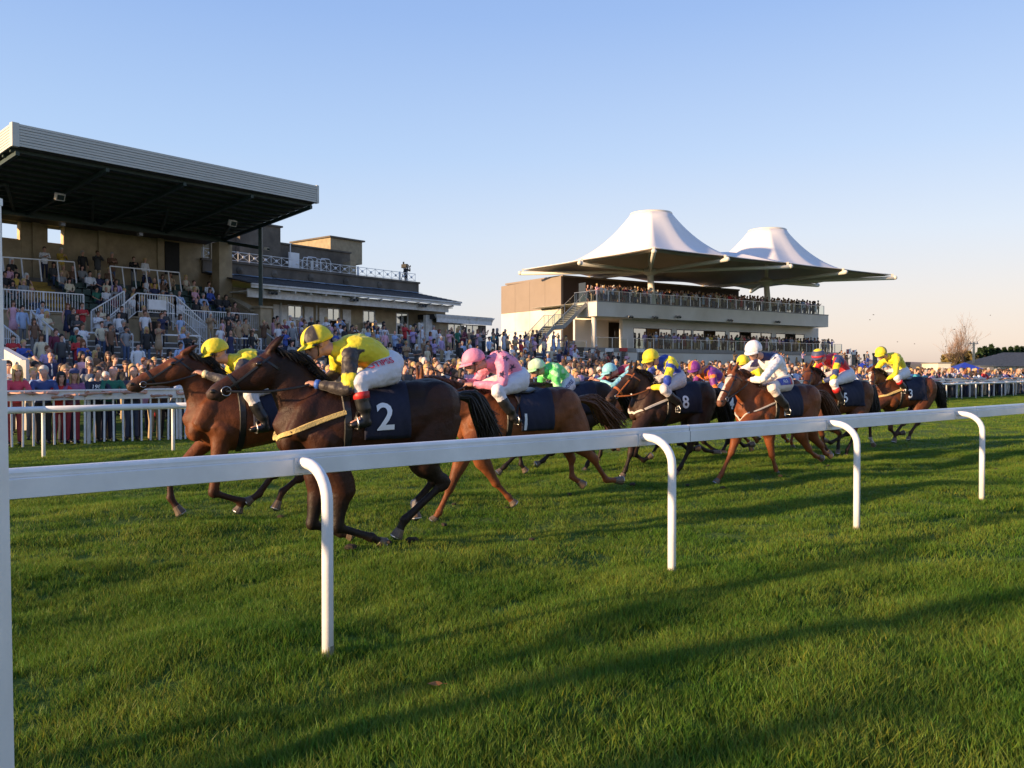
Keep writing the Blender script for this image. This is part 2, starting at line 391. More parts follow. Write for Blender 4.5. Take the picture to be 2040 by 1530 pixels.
def grass_layer(name, y0, y1, dens, cl, scl, label, spread=.78, nmax=1e9):
    src = bpy.data.collections.new(name+'_blades')
    for k, me in enumerate(cl):
        o = bpy.data.objects.new('grass_tuft', me); src.objects.link(o)
    area = spread*(y1*y1-y0*y0); N = int(area*dens)
    y = np.sqrt(rng.uniform(y0*y0, y1*y1, N)); x = rng.uniform(-spread, spread, N)*y
    n = TN.x*x+TN.y*y; ok = n < 21.6+0*n; 
    pn = vnoise(x, y, 3, .5)+.5
    ok &= rng.random(N) < np.clip(.55+pn*.9, 0, 1)
    x, y = x[ok], y[ok]; z = gz(x, y)
    me = bpy.data.meshes.new(name); me.from_pydata(np.stack([x, y, z], -1).tolist(), [], [])
    s = scl*(.75+.55*(vnoise(x, y, 4, .7)+.5)+rng.uniform(-.1, .15, len(x)))
    nn_ = TN.x*x+TN.y*y; s = s*np.where(nn_ < 4.3, 1.12, .88)
    at = me.attributes.new('sc', 'FLOAT', 'POINT'); at.data.foreach_set('value', s.astype(np.float32))
    at = me.attributes.new('rot', 'FLOAT', 'POINT'); at.data.foreach_set('value', rng.uniform(0, 6.28, len(x)).astype(np.float32))
    at = me.attributes.new('pick', 'INT', 'POINT'); at.data.foreach_set('value', rng.integers(0, len(cl), len(x)).astype(np.int32))
    o = mesh_obj('grass', me); tag(o, label, 'grass', kind='stuff')
    g = bpy.data.node_groups.new(name, 'GeometryNodeTree')
    g.interface.new_socket('Geometry', in_out='INPUT', socket_type='NodeSocketGeometry'); g.interface.new_socket('Geometry', in_out='OUTPUT', socket_type='NodeSocketGeometry')
    N_ = g.nodes; L = g.links; gi = N_.new('NodeGroupInput'); go = N_.new('NodeGroupOutput')
    ci = N_.new('GeometryNodeCollectionInfo'); ci.inputs[0].default_value = src; ci.inputs[1].default_value = True; ci.inputs[2].default_value = True
    ip = N_.new('GeometryNodeInstanceOnPoints'); ip.inputs['Pick Instance'].default_value = True
    def na(nm, ty):
        q = N_.new('GeometryNodeInputNamedAttribute'); q.data_type = ty; q.inputs[0].default_value = nm; return q
    a1 = na('sc', 'FLOAT'); a2 = na('rot', 'FLOAT'); a3 = na('pick', 'INT'); cx = N_.new('ShaderNodeCombineXYZ')
    L.new(a2.outputs[0], cx.inputs[2]); L.new(gi.outputs[0], ip.inputs['Points']); L.new(ci.outputs[0], ip.inputs['Instance'])
    L.new(a3.outputs[0], ip.inputs['Instance Index']); L.new(cx.outputs[0], ip.inputs['Rotation']); L.new(a1.outputs[0], ip.inputs['Scale'])
    L.new(ip.outputs[0], go.inputs[0]); md = o.modifiers.new('g', 'NODES'); md.node_group = g
    return o
near = [clump(46, .075, .056, .0042, k) for k in range(6)]
mid = [clump(42, .11, .046, .0055, 20+k) for k in range(5)]
far = [clump(46, .24, .042, .011, 40+k) for k in range(4)]
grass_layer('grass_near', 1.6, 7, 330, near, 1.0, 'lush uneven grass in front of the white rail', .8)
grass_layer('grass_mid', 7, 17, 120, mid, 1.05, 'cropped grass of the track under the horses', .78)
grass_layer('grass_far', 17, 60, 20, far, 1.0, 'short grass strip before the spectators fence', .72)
# ---------------------------------------------------------------- near running rail
def near_rail():
    R = empty('running_rail', T(0, 4.57, 0), 0, label='white running rail with gooseneck posts crossing close in front', cat='rail')
    RN = 4.62; off = R.location
    def q(s, n, z): return T(s, n, z)-off
    prof = []   # (n offset, z) cross-section, camera side negative n
    for k in range(9):
        a = math.radians(-20+220*k/8); prof.append((cos(a)*.026+.004, 1.117+sin(a)*.026))
    prof += [(-.021, 1.100), (-.017, 1.096), (-.030, 1.090), (-.030, 1.000), (-.020, .996), (.022, .996), (.022, 1.09)]
    s0 = proj_s = None
    # post stations from the base pixels (663,1318) (1327,1145) (1714,1060) (1967,1000)
    st = []
    for p in ((663, 1318), (1327, 1145), (1714, 1060), (1967, 1000)):
        g = on_plane(*p, (0, 0, 0), Vector((0, 0, 1))); st.append(Vector(g).dot(TD))
    d = (st[3]-st[0])/3; stations = [st[0]+d*k for k in range(-1, 9)]
    stations[1:5] = st
    joints = [st[0]-9, st[0]-4.2, st[1]+.62, st[1]+.62+2*d, st[1]+.62+4*d, st[1]+.62+6*d, st[1]+.62+8*d]
    for a, b in zip(joints[:-1], joints[1:]):
        m = MB(); P = [q(a+.006, RN+x, z) for x, z in prof]; m.prism(P, TD*(b-a-.012)); m.build('rail_section', M_['rail'], R, fix=True)
        m = MB(); m.prism([q(a-.05, RN+x*.8, 1.04+(z-1.04)*.85) for x, z in prof], TD*.1); m.build('joint_sleeve', M_['grey'], R, fix=True)
    NB = 4.285
    for i, s in enumerate(stations):
        b = q(s, NB, 0); zb = gh(*(T(s, NB).xy))
        pts = [q(s, RN-.034, 1.07), q(s, RN-.10, 1.07)]
        for k in range(1, 8):
            a = pi/2*k/7; pts.append(q(s, RN-.10-(RN-.10-NB)*sin(a), .87+.20*cos(a)))
        pts += [q(s, NB, .5), q(s, NB, zb-.05)]
        MB().tube(pts, .0325, 14).build('post', M_['white'], R, smooth=True)
        MB().tube([q(s, NB, zb-.02), q(s, NB, zb+.03), q(s+.002, NB, zb+.075)], [.0345, .0338, .0328], 14).build('mud_stain', mat('grass_mud_stain', (.20, .19, .11), .9, .4, 30), R, smooth=True)
        c = q(s, RN-.036, 1.055)
        MB().hexa([c+TD*sx*.05+TN*sy*.006+Vector((0, 0, sz*.045)) for sz in (-1, 1) for sx, sy in ((-1, -1), (1, -1), (1, 1), (-1, 1))]).build('bracket', M_['oldwhite'], R, fix=True)
    return R
near_rail()
def left_post():
    y = 3.02; x = (7-1020)/FPX*y
    R = empty('marker_post', (x-.055, y, -.03), 0, label='tall flat white post at the left end of the near rail', cat='post')
    R.rotation_euler = (0, math.radians(-.62), 0); MB().box(-.055, .055, -.05, .05, -.05, 1.67).build('lower_post', M_['rail'], R)
    MB().box(-.051, .049, -.046, .046, 1.672, 2.22).build('upper_post', M_['rail'], R)
    MB().box(-.057, .051, -.052, .052, 2.22, 2.245).build('cap', M_['rail'], R)
    for z in (.05, .38, .78, 1.2, 1.6, 2.1): MB().ball((.032, -.052, z), (.009, .006, .009), 10, 6).build('bolt', M_['grey'], R, smooth=True)
left_post()
# ---------------------------------------------------------------- far rail
def far_rail():
    R = empty('running_rail', T(3.7, 17.75), 0, label='white tubular running rail on the far side of the track', cat='rail'); o = R.location
    s = 1.27-2.42*2
    while s < 82:
        a = T(s, rail_n(s)-.16, .90)-o; b = T(s+2.42, rail_n(s+2.42)-.16, .90)-o
        MB().tube([a, b], .062, 10).build('rail_section', M_['rail'], R, smooth=True)
        p = T(s, rail_n(s)); z = gh(p.x, p.y)
        pts = [T(s, rail_n(s)-.12, .91), T(s, rail_n(s)-.04, .90), T(s, rail_n(s), .82), T(s, rail_n(s), .5), T(s, rail_n(s), z-.05)]
        MB().tube([v-o for v in pts], .034, 8).build('post', M_['white'], R, smooth=True)
        s += 2.42
far_rail()
# ---------------------------------------------------------------- picket fence
def fence():
    R = empty('picket_fence', T(3.6, 20.75), 0, label='white picket fence with a broad top board holding back the crowd', cat='fence'); o = R.location
    s = -1.0; step = .205; k = 0
    me = MB().box(-.019, .019, -.011, .011, 0, 1.0).mesh('picket'); me.materials.append(M_['oldwhite'])
    ang = math.atan2(TD.y, TD.x)
    while s < 48:
        n = fence_n(s); p = T(s, n); z = gh(p.x, p.y)
        if k % 10 == 0:
            MB().tube([T(s+.1, n+.06, z-.1)-o, T(s+.1, n+.06, 1.12)-o], .045, 4).build('post', M_['oldwhite'], R)
        q = mesh_obj('picket', me, None, R); q.location = T(s, n, z+.03)-o; q.rotation_euler = (random.uniform(-.01, .01), random.uniform(-.012, .012), ang)
        q.scale.z = (1.0-z)*random.uniform(.99, 1.01); s += step; k += 1
    s = -1.
    while s < 90:
        e = s+2.05; a = T(s, fence_n(s), 0); b = T(e-.008, fence_n(e), 0); za = 0; 
        MB().hexa([x-o+TN*dn+Vector((0, 0, dz)) for dz in (.97, 1.165) for x, dn in ((a, -.045), (b, -.045), (b, -.015), (a, -.015))]).build('top_board', M_['white'], R, fix=True)
        MB().hexa([x-o+TN*dn+Vector((0, 0, dz)) for dz in (1.167, 1.20) for x, dn in ((a, -.10), (b, -.10), (b, .10), (a, .10))]).build('cap_rail', M_['white'], R, fix=True)
        if s > 47: MB().bar(T(s, fence_n(s)+.03, -.05)-o, T(s, fence_n(s)+.03, .97)-o, .11, .06).build('post', M_['oldwhite'], R)
        s = e
fence()
# ---------------------------------------------------------------- old grandstand (frame F1: u along facade to the right, v towards the track)
def FB(name, u0, u1, v0, v1, w0, w1, m, R, F=F1, label=None):
    mb = MB().fbox(F, u0, u1, v0, v1, w0, w1); o = R.location
    mb.v = [tuple(Vector(p)-o) for p in mb.v]
    ob = mb.build(name, M_[m] if isinstance(m, str) else m, R, fix=True)
    if label: ob['label'] = label
    return ob
def rel(mb, R): mb.v = [tuple(Vector(p)-R.location) for p in mb.v]; return mb
def floodlight(R, p, aim, s=.35, m='cream'):
    t = Vector(aim).normalized(); p = Vector(p)
    mb = MB(); mb.bar(p-t*.12, p+t*.12, s, s*.8); x = rel(mb, R).build('floodlight', M_[m], R, fix=True)
    mb = MB(); mb.bar(p+t*.121, p+t*.15, s*.8, s*.6); rel(mb, R).build('lamp_glass', M_['glassd'], x, fix=True)
    return x
def roof_w(v): return 11.03+(v+38.8)*.1155     # underside height of the sloping roof
def grandstand():
    R = empty('grandstand', F1(22, -44.2, 0), 0, label='old grandstand with deep sloping cantilever roof and ribbed cream fascia', cat='grandstand')
    U0, U1, VF = 14.75, 30.55, -38.8
    # fascia: horizontal ribs
    n = 8; h = .95/n
    for k in range(n):
        w0 = roof_w(VF)+k*h
        FB('fascia_panel', U0+.25, U1-.12, VF-.05, VF+.02-.012*(k % 2), w0+.012, w0+h-.010, 'fascia', R)
        mb = MB(); 
        a = F1(U0, VF-.2, 0); L = 9.3
        # left end face (sloping with the roof)
        P = []
        for v, in ((VF-.25,), (VF-L,)):
            for ww in (w0+.012, w0+h-.010):
                P.append((v, ww+(roof_w(v)-roof_w(VF))))
        mb.hexa([F1(U0-.02, P[0][0], P[0][1]), F1(U0-.02, P[2][0], P[2][1]), F1(U0+.05, P[2][0], P[2][1]), F1(U0+.05, P[0][0], P[0][1]), F1(U0-.02, P[1][0], P[1][1]), F1(U0-.02, P[3][0], P[3][1]), F1(U0+.05, P[3][0], P[3][1]), F1(U0+.05, P[1][0], P[1][1])])
        rel(mb, R).build('end_panel', M_['fascia'], R, fix=True)
    for u in (U0-.03, U1-.12): FB('corner_trim', u, u+(.28 if u < 20 else .15), VF-.24, VF+.035, roof_w(VF)-.02, roof_w(VF)+.97, 'fascia', R)
    def slab(name, u0, u1, v0, v1, dw0, dw1, m):
        mb = MB().hexa([F1(u0, v0, roof_w(v0)+dw0), F1(u1, v0, roof_w(v0)+dw0), F1(u1, v1, roof_w(v1)+dw0), F1(u0, v1, roof_w(v1)+dw0),
                        F1(u0, v0, roof_w(v0)+dw1), F1(u1, v0, roof_w(v0)+dw1), F1(u1, v1, roof_w(v1)+dw1), F1(u0, v1, roof_w(v1)+dw1)])
        return rel(mb, R).build(name, M_[m], R, fix=True)
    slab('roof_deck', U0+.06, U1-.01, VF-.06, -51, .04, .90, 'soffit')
    for k in range(12): slab('purlin', U0+.1, U1-.05, VF-.5-k*.78, VF-.62-k*.78, -.10, .05, 'steel')
    for u in np.linspace(U0+.3, U1-.25, 5):
        slab('rafter', u-.08, u+.08, VF-.3, -48.1, -.28, -.11, 'steel')
    # eaves truss at v=-48 with V bracing
    wb = 9.75
    rel(MB().bar(F1(U0, -47.9, wb), F1(U1, -47.9, wb), .26, .24), R).build('truss_beam', M_['steel'], R)
    us = np.linspace(U0-.5, U1-.3, 5)
    for k, (a, b) in enumerate(zip(us[:-1], us[1:])):
        mid = (a+b)/2
        for e in (a, b):
            q = F1(e, -47.9, wb+.1) if k % 1 == 0 else None
            rel(MB().bar(F1(mid, -43.5, roof_w(-43.5)-.2), q, .13, .13), R).build('brace', M_['steel'], R)
    # column at the right front corner
    rel(MB().bar(F1(30.5, -44.2, 5.45), F1(30.5, -44.2, 10.3), .2, .2), R).build('column', M_['steel'], R)
    rel(MB().bar(F1(30.5, -44.2, 9.0), F1(30.5, -47.9, 9.7), .18, .2), R).build('tie_beam', M_['steel'], R)
    floodlight(R, F1(18.2, -42.5, 9.9), F1.n+Vector((0, 0, -.4)), .4); floodlight(R, F1(27.5, -42.5, 9.9), F1.n+Vector((0, 0, -.4)), .4)
    x = floodlight(R, F1(30.75, -43.95, 8.95), F1.n+Vector((.5, 0, -.3)), .22)
    for u in (20.5, 24.8): floodlight(R, F1(u, -47.6, 9.45), F1.n, .25, 'grey')
    # back wall with two window openings and a door
    VB = -50.2; WT = 9.9
    wins = [F1.at(x, y, VB) for x, y in ((4, 437), (43, 478), (95, 447), (130, 485))]
    a0, a1, b0, b1 = wins[0][0], wins[1][0], wins[2][0], wins[3][0]; wt = wins[0][1]; wl = wins[1][1]
    for (u0, u1, w0, w1) in ((12.5, a0, 3, WT), (a0, a1, 3, wl), (a0, a1, wt, WT), (a1, b0, 3, WT), (b0, b1, 3, wl), (b0, b1, wt, WT), (b1, 31, 3, WT)):
        FB('back_wall', u0+.003, u1-.003, VB, VB-.35, w0, w1, 'stone', R)
    for (u0, u1) in ((a0, a1), (b0, b1)):
        f = FB('window_frame', u1-.09, u1-.02, VB-.36, VB+.03, wl, wt, 'wood', R)
        FB('window_frame', u0+.02, u0+.06, VB-.3, VB-.2, wl, wt, 'wood', R)
        FB('window_frame', u0+.07, u1-.1, VB-.3, VB-.2, wl+.01, wl+.06, 'wood', R)
    d0, dw = F1.at(329, 546, VB+.05); d1, dt = F1.at(357, 484, VB+.05)
    dd = FB('door', d0, d1, VB+.02, VB+.08, dw, dt, 'dark', R); FB('handle', d0+.1, d0+.16, VB+.081, VB+.13, dw+1, dw+1.12, 'steelb', dd, label=None) if False else None
    for u in np.linspace(13, 31, 6): FB('pilaster', u-.2, u+.2, VB+.003, VB+.15, 6.3, WT-.02, 'stone', R)
    # seating tiers
    for k in range(5):
        w0 = 4.4+.44*k; v0 = -44.45-.92*k
        FB('seating_tier', 12.5, 30.0, v0, v0-.92, 3.0, w0, 'dconc', R)
        for (s0, s1) in ((12.6, 18.7), (20.2, 24.2), (24.9, 29.7)):
            u = s0
            while u < s1-.3:
                m = MB(); p = F1(u+.23, v0-.3, w0); 
                m.fbox(F1, u+.02, u+.44, v0-.15, v0-.55, w0+.38, w0+.43); m.fbox(F1, u+.02, u+.44, v0-.551, v0-.60, w0+.36, w0+.72)
                rel(m, R).build('seat', M_['seat'], R); u += .5
        for q in range(2): FB('gangway_step', 18.75, 20.15, v0-.46*q, v0-.46*q-.44, w0-.2, w0+.004+.22*q, 'yellow', R)
    FB('back_walkway', 12.5, 30.0, -49.06, VB, 3.0, 6.65, 'dconc', R)
    FB('front_wall', 12.5, 30.6, -44.2, -44.44, 3.0, 4.42, 'stone', R)
    FB('wall_coping', 12.5, 30.65, -44.12, -44.5, 4.423, 4.52, 'cap', R)
    # right side wall stepping down, piers
    FB('side_wall', 29.98, 30.5, -44.46, VB, 3.0, 5.1, 'stone', R)
    rel(MB().prism([F1(30.0, -44.5, 5.1), F1(30.0, -46.5, 5.95), F1(30.0, -50.1, 6.5), F1(30.0, -50.1, 5.1)], F1.d*.48), R).build('wing_wall', M_['stone'], R, fix=True)
    rel(MB().prism([F1(29.94, -44.4, 5.15), F1(29.94, -46.5, 5.95), F1(29.94, -50.1, 6.5), F1(29.94, -50.1, 6.62), F1(29.94, -46.5, 6.08), F1(29.94, -44.4, 5.28)], F1.d*.60), R).build('wing_coping', M_['cap'], R, fix=True)
    FB('left_wall', 12.2, 12.48, -43.9, -50.5, 0, 9.6, 'stone', R)
    FB('corner_pier', 29.8, 30.7, -47.5, -48.3, 3.0, 9.6, 'stone', R); FB('pier_cap', 29.7, 30.8, -47.4, -48.4, 5.9, 6.05, 'cap', R)
    FB('front_pier', 30.2, 30.95, -43.8, -44.6, 2.9, 5.38, 'stone', R); FB('pier_cap', 30.1, 31.05, -43.7, -44.7, 5.383, 5.5, 'cap', R)
    FB('dark_opening', 23.0, 24.2, -44.1, -44.19, 3.05, 4.3, 'dark', R)
    return R
grandstand()
# ---------------------------------------------------------------- terraces (structure)
def terraces():
    for (u0, u1) in ((8.0, 31.0), (31.0, 60.0)):
        n = 9
        for k in range(n):
            v1 = -34.2-.95*k; w = .45+(3.1-.45)*(k+1)/n
            mb = MB().fbox(F1, u0, u1-.004, v1, v1-.95 if k < n-1 else -44.15, -.5, w); o = mb.build('terrace_step', M_['dconc']); tag(o, 'concrete standing terrace step', kind='structure')
            mb = MB().fbox(F1, u0, u1-.004, v1+.012, v1-.07, w-.055, w+.004); o = mb.build('step_nosing', M_['oldwhite']); tag(o, 'white painted edge of a terrace step', kind='structure')
terraces()
# ---------------------------------------------------------------- white railings
def railing(name, pts, label, h=1.05, bal=True, group=None, post=2.2, F=F1, thick=.055, glass=False):
    """pts: list of world points on the floor; vertical balusters between two rails"""
    R = empty(name, pts[0], 0, label=label, cat='railing', group=group); o = R.location; Z = Vector((0, 0, 1))
    for a, b in zip(pts[:-1], pts[1:]):
        L = (b-a).length; n = max(1, round(L/post))
        MB().bar(a+Z*h-o, b+Z*h-o, thick*1.1, thick).build('top_rail', M_['white'], R)
        if bal: MB().bar(a+Z*.12-o, b+Z*.12-o, thick*.8, thick*.8).build('bottom_rail', M_['white'], R)
        for k in range(n+1):
            p = a.lerp(b, k/n); MB().bar(p-Z*.1-o, p+Z*(h-.02)-o, thick*1.2, thick*1.2).build('post', M_['white'], R)
        if bal:
            m = int(L/.135)
            for k in range(1, m):
                p = a.lerp(b, k/m); MB().bar(p+Z*.13-o, p+Z*(h-.03)-o, .026, .026).build('baluster', M_['white'], R)
    return R
def f1(px, py, v): u, w = F1.at(px, py, v); return F1(u, v, w)
W1 = 4.15
def at_w(px, v, w): u, _ = F1.at(px, 700, v); return F1(u, v, w)
Z_ = Vector((0, 0, 1))
railing('walkway_railing', [at_w(2, -44.05, 4.42), at_w(167, -44.05, 4.42)], 'white balustraded railing along the seats left of the stair')
railing('walkway_railing', [at_w(345, -44.05, 3.95), at_w(522, -44.05, 3.95)], 'white balustraded railing ending at the stone pier')
railing('stair_railing', [at_w(205, -42.6, 3.0), at_w(273, -42.6, 4.55), at_w(350, -42.6, 4.55), at_w(412, -42.6, 3.1)], 'white hump shaped stair railing with blank notice board')
railing('stair_railing', [at_w(183, -43.5, 3.6), at_w(248, -43.5, 4.7)], 'short sloping white stair railing behind the hump shaped one')
railing('stair_railing', [at_w(335, -43.6, 4.3), at_w(420, -43.6, 2.9)], 'white railing sloping down right behind the notice board')
def sign(px0, py0, px1, py1, v):
    u0, w0 = F1.at(px0, py0, v); u1, w1 = F1.at(px1, py1, v); R = empty('notice_board', F1(u0, v, w1), 0, label='blank white notice board fixed on the hump shaped stair railing', cat='sign')
    FB('board', u0, u1, v, v+.03, w1, w0, 'white', R); FB('frame', u0-.03, u1+.03, v-.035, v-.004, w1-.03, w0+.03, 'oldwhite', R)
sign(296, 597, 331, 618, -42.45)
def barrier(x0, x1, y, v, label, h=1.0, x2=None, slope=None):
    u0, w0 = F1.at(x0, y, v); u1, w1 = F1.at(x1, y, v)
    w0 = w1 = (w0+w1)/2
    R = empty('crush_barrier', F1(u0, v, w0-h), 0, label=label, cat='barrier', group='white crush barriers on the terraces')
    o = R.location
    MB().bar(F1(u0, v, w0)-o, F1(u1, v, w0)-o, .07, .07).build('top_rail', M_['white'], R)
    for u in (u0, u1):
        MB().bar(F1(u, v, w0-.03)-o, F1(u, v, w0-h-.3)-o, .06, .06).build('leg', M_['white'], R)
        MB().bar(F1(u, v-.03, w0-.03)-o, F1(u, v-.45, w0-h+.1)-o, .05, .05).build('brace', M_['white'], R)
barrier(172, 264, 664, -40.2, 'white crush barrier below the left end of the hump shaped stair railing')
barrier(322, 398, 668, -39.6, 'white crush barrier in the middle of the terrace under the stair')
barrier(448, 520, 674, -40.2, 'white crush barrier beside the stone pier')
railing('handrail', [f1(62, 663, -41.5), f1(128, 722, -38.2)], 'single white handrail sloping down the left terrace steps', h=1.0, bal=False)
railing('stair_railing', [f1(0, 685, -41.5), f1(38, 715, -40.5)], 'white balustraded stair railing at the far left edge', h=.95)
railing('handrail', [f1(522, 690, -43.9), f1(560, 722, -41)], 'white handrail sloping down right from the stone pier', h=1.0, bal=False)
for (x0, y0, x1, y1, lb) in ((5, 512, 148, 522, 'white barrier in front of the top left rows of seats'), (219, 530, 357, 543, 'white slanted barrier above the right block of seats')):
    v = -47.2; a = f1(x0, y0, v); b = f1(x1, y1, v); R = empty('seat_barrier', a-Z_*1.1, 0, label=lb, cat='barrier'); o = R.location
    MB().bar(a-o, b-o, .06, .06).build('top_rail', M_['white'], R)
    for k in range(7 if x0 > 100 else 5):
        p = a.lerp(b, k/(6 if x0 > 100 else 4)); MB().bar(p-o, p-Z_*1.15+F1.n*.25-o, .05, .05).build('leg', M_['white'], R)
def white_wing():   # sunlit white parapet end at far left
    v1 = -23.6; u, w1 = F1.at(46, 722, v1); v0 = v1
    while proj(F1(u, v0, 2))[0] > 4: v0 -= .05
    w0 = F1.at(8, 698, v0)[1]; R = empty('parapet_wall', F1(u, v1, 0), 0, label='sunlit white boarded stair wall among the spectators at far left', cat='wall')
    a, b = F1(u, v0, w0), F1(u, v1, w1); e = F1.d*.10; n = 5
    for k in range(n):
        p, q = a.lerp(b, k/n), a.lerp(b, (k+1)/n-.008)
        rel(MB().hexa([V_(p, .1), V_(q, .1), V_(q, .1)+e, V_(p, .1)+e, p, q, q+e, p+e]), R).build('board', M_['cream'], R, fix=True)
    rel(MB().bar(a+Z_*.04+e/2, b+Z_*.04+e/2, .18, .08), R).build('coping', M_['cream'], R)
    rel(MB().bar(V_(b, .1)+F1.n*.09, b+F1.n*.09+Z_*.06, .16, .16), R).build('end_post', M_['cream'], R)
def V_(p, z): return Vector((p.x, p.y, z))
white_wing()
# ---------------------------------------------------------------- pavilion right of the grandstand
def pavilion():
    R = empty('pavilion', F1(40, -47.5, 0), 0, label='low stone pavilion with slate roof, white eaves boards and french windows', cat='building')
    VW = -47.5; U0, U1 = 30.75, 49.0; WE = 6.95
    # wall pieces between french windows: pixel columns of openings in the photo
    ops = []
    for (x0, x1) in ((573, 603), (652, 678), (723, 748), (789, 814)):
        u0, wt = F1.at(x0, 606+(x0-573)*.065, VW); u1, _ = F1.at(x1, 600, VW); ops.append((u0, u1))
    WT = 6.05; cur = U0
    for i, (u0, u1) in enumerate(ops):
        seg = [(cur, u0)]
        FB('wall', cur, u0-.003, VW, VW-.4, 3.0, WT, 'stone', R)
        for x in range(0): pass
        f = FB('french_window', u0, u0+.09, VW-.02, VW-.12, 3.11, WT, 'oldwhite', R)
        FBc = lambda n, a, b, c, d, m: FB(n, a, b, VW-.03, VW-.11, c, d, m, R)
        FBc('window_frame', u1-.09, u1, 3.11, WT, 'oldwhite'); FBc('window_frame', u0+.09, u1-.09, WT-.1, WT, 'oldwhite'); FBc('window_frame', u0+.09, u1-.09, 5.15, 5.23, 'oldwhite')
        um = (u0+u1)/2; FBc('glazing_bar', um-.03, um+.03, 5.23, WT-.1, 'oldwhite')
        FB('window_pane', u0+.09, um-.03, VW-.06, VW-.08, 5.23, WT-.1, 'winglass', R); FB('window_pane', um+.03, u1-.09, VW-.06, VW-.08, 5.23, WT-.1, 'winglass', R)
        if i in (0, 3):
            FB('door_leaf', u0+.095, um-.005, VW-.05, VW-.1, 3.12, 5.14, 'oldwhite', R); FB('door_leaf', um+.005, u1-.095, VW-.05, VW-.1, 3.12, 5.14, 'oldwhite', R)
            for (a, b) in ((u0+.19, um-.09), (um+.09, u1-.19)): FB('door_pane', a, b, VW-.045, VW-.049, 3.9, 5.05, 'glassd', R)
        else:   # leaves folded open towards the viewer
            for (ue, sg) in ((u0+.1, -1), (u1-.1, 1)):
                p = F1(ue, VW, 0); d = (F1.n*.85+F1.d*sg*.55).normalized(); q = p+d*.8
                def leafq(t, z): r = p.lerp(q, t); return Vector((r.x, r.y, z))
                for (t0, t1, z0, z1) in ((0, .13, 3.12, 5.14), (.87, 1, 3.12, 5.14), (.13, .87, 3.12, 3.7), (.13, .87, 5.02, 5.14)):
                    e = d.cross(Z_)*.025
                    mb = MB().hexa([leafq(t0, z0)-e, leafq(t1, z0)-e, leafq(t1, z0)+e, leafq(t0, z0)+e, leafq(t0, z1)-e, leafq(t1, z1)-e, leafq(t1, z1)+e, leafq(t0, z1)+e]); rel(mb, R).build('door_leaf', M_['oldwhite'], R, fix=True)
                mb = MB().quad(leafq(.13, 3.7), leafq(.87, 3.7), leafq(.87, 5.02), leafq(.13, 5.02)); rel(mb, R).build('door_pane', M_['winglass'], R)
        cur = u1+.003
    FB('wall', cur, 50.0, VW, VW-.4, 3.0, WT, 'stone', R)
    FB('wall_head', U0, 50.0, VW, VW-.4, WT+.003, 6.9, 'stone', R)
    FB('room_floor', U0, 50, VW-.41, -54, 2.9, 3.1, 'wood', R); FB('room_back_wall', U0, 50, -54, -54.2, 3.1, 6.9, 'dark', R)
    # white shutter panels beside windows
    for (x0, x1) in ((545, 572), (607, 624), (636, 651), (683, 699), (838, 866)):
        u0, _ = F1.at(x0, 650, VW+.05); u1, _ = F1.at(x1, 650, VW+.05); FB('shutter', u0, u1, VW+.02, VW+.07, 3.2, 5.98, 'oldwhite', R)
    for x in (631, 560):
        u, _ = F1.at(x, 650, VW+.15); rel(MB().bar(F1(u, VW+.15, 3.1), F1(u, VW+.15, 6.1), .09, .09), R).build('downpipe', M_['oldwhite'], R)
    # eaves
    FB('eaves_board', 30.4, 49.1, -45.0, -45.08, 6.68, 6.95, 'oldwhite', R); FB('gutter', 30.35, 49.15, -44.90, -44.995, 6.86, 6.95, 'oldwhite', R)
    FB('lower_fascia', 30.5, 48.3, -45.55, -45.65, 6.15, 6.66, 'oldwhite', R); FB('veranda_soffit', 30.5, 48.9, -45.66, -47.49, 6.5, 6.56, 'oldwhite', R)
    for k in range(15): u = 31.2+k*1.22; FB('rafter_end', u, u+.12, -45.09, -45.54, 6.56, 6.68, 'oldwhite', R)
    for x in (540, 703, 840):
        u, w = F1.at(x, 582+(x-540)*.09, -45.3); 
        for du in (0, .3): floodlight(R, F1(u+du, -45.3, 6.5), F1.n+Vector((.3, 0, -.5)), .24, 'grey')
    # slate roof
    VP = -50.0
    P = [F1(30.45, -44.98, 6.96), F1(49.2, -44.98, 6.96), F1(46.6+2.8, VP, 7.95), F1(30.2, VP, 7.95)]
    nrow = 9
    for k in range(nrow):
        t0, t1 = k/nrow, (k+1)/nrow+.02
        a, b = P[0].lerp(P[3], t0), P[1].lerp(P[2], t0); c, d = P[1].lerp(P[2], t1), P[0].lerp(P[3], t1)
        up = Z_*.05; mb = MB().hexa([a-up, b-up, c-up*1.6, d-up*1.6, a+up*.6, b+up*.6, c, d]); rel(mb, R).build('slate_course', M_['slate'], R, fix=True)
    rel(MB().prism([F1(49.2, -44.98, 6.96), F1(50.3, -47.2, 7.0), F1(49.4, VP, 7.95)], Z_*-.05), R).build('slate_hip', M_['slate'], R, fix=True)
    # flashing with ragged lower edge
    m = MB(); us = np.linspace(30.3, 49.4, 60); pr = None
    for u in us:
        t = 1-random.uniform(.05, .16); top = F1(u, VP+.02, 8.04); v = -44.98+(VP+44.98)*t; lo = F1(u, v, 6.96+(7.95-6.96)*t+.07)
        if pr: m.quad(pr[1], lo, top, pr[0])
        pr = (top, lo)
    rel(m, R).build('lead_flashing', M_['leaf_metal'], R)
    # parapet with roundels
    FB('parapet', 30.2, 49.5, VP, VP-.4, 7.9, 8.72, 'dstone', R); FB('parapet_coping', 30.1, 49.6, VP+.08, VP-.48, 8.723, 8.86, 'dstone', R)
    for x in (478, 547, 620, 690, 757):
        u, _ = F1.at(x, 540, VP+.02); c = F1(u, VP+.01, 8.3); mb = MB(); mb.tube([c-F1.n*.02, c+F1.n*.05], .26, 16); rel(mb, R).build('roundel', M_['dstone'], R, fix=True)
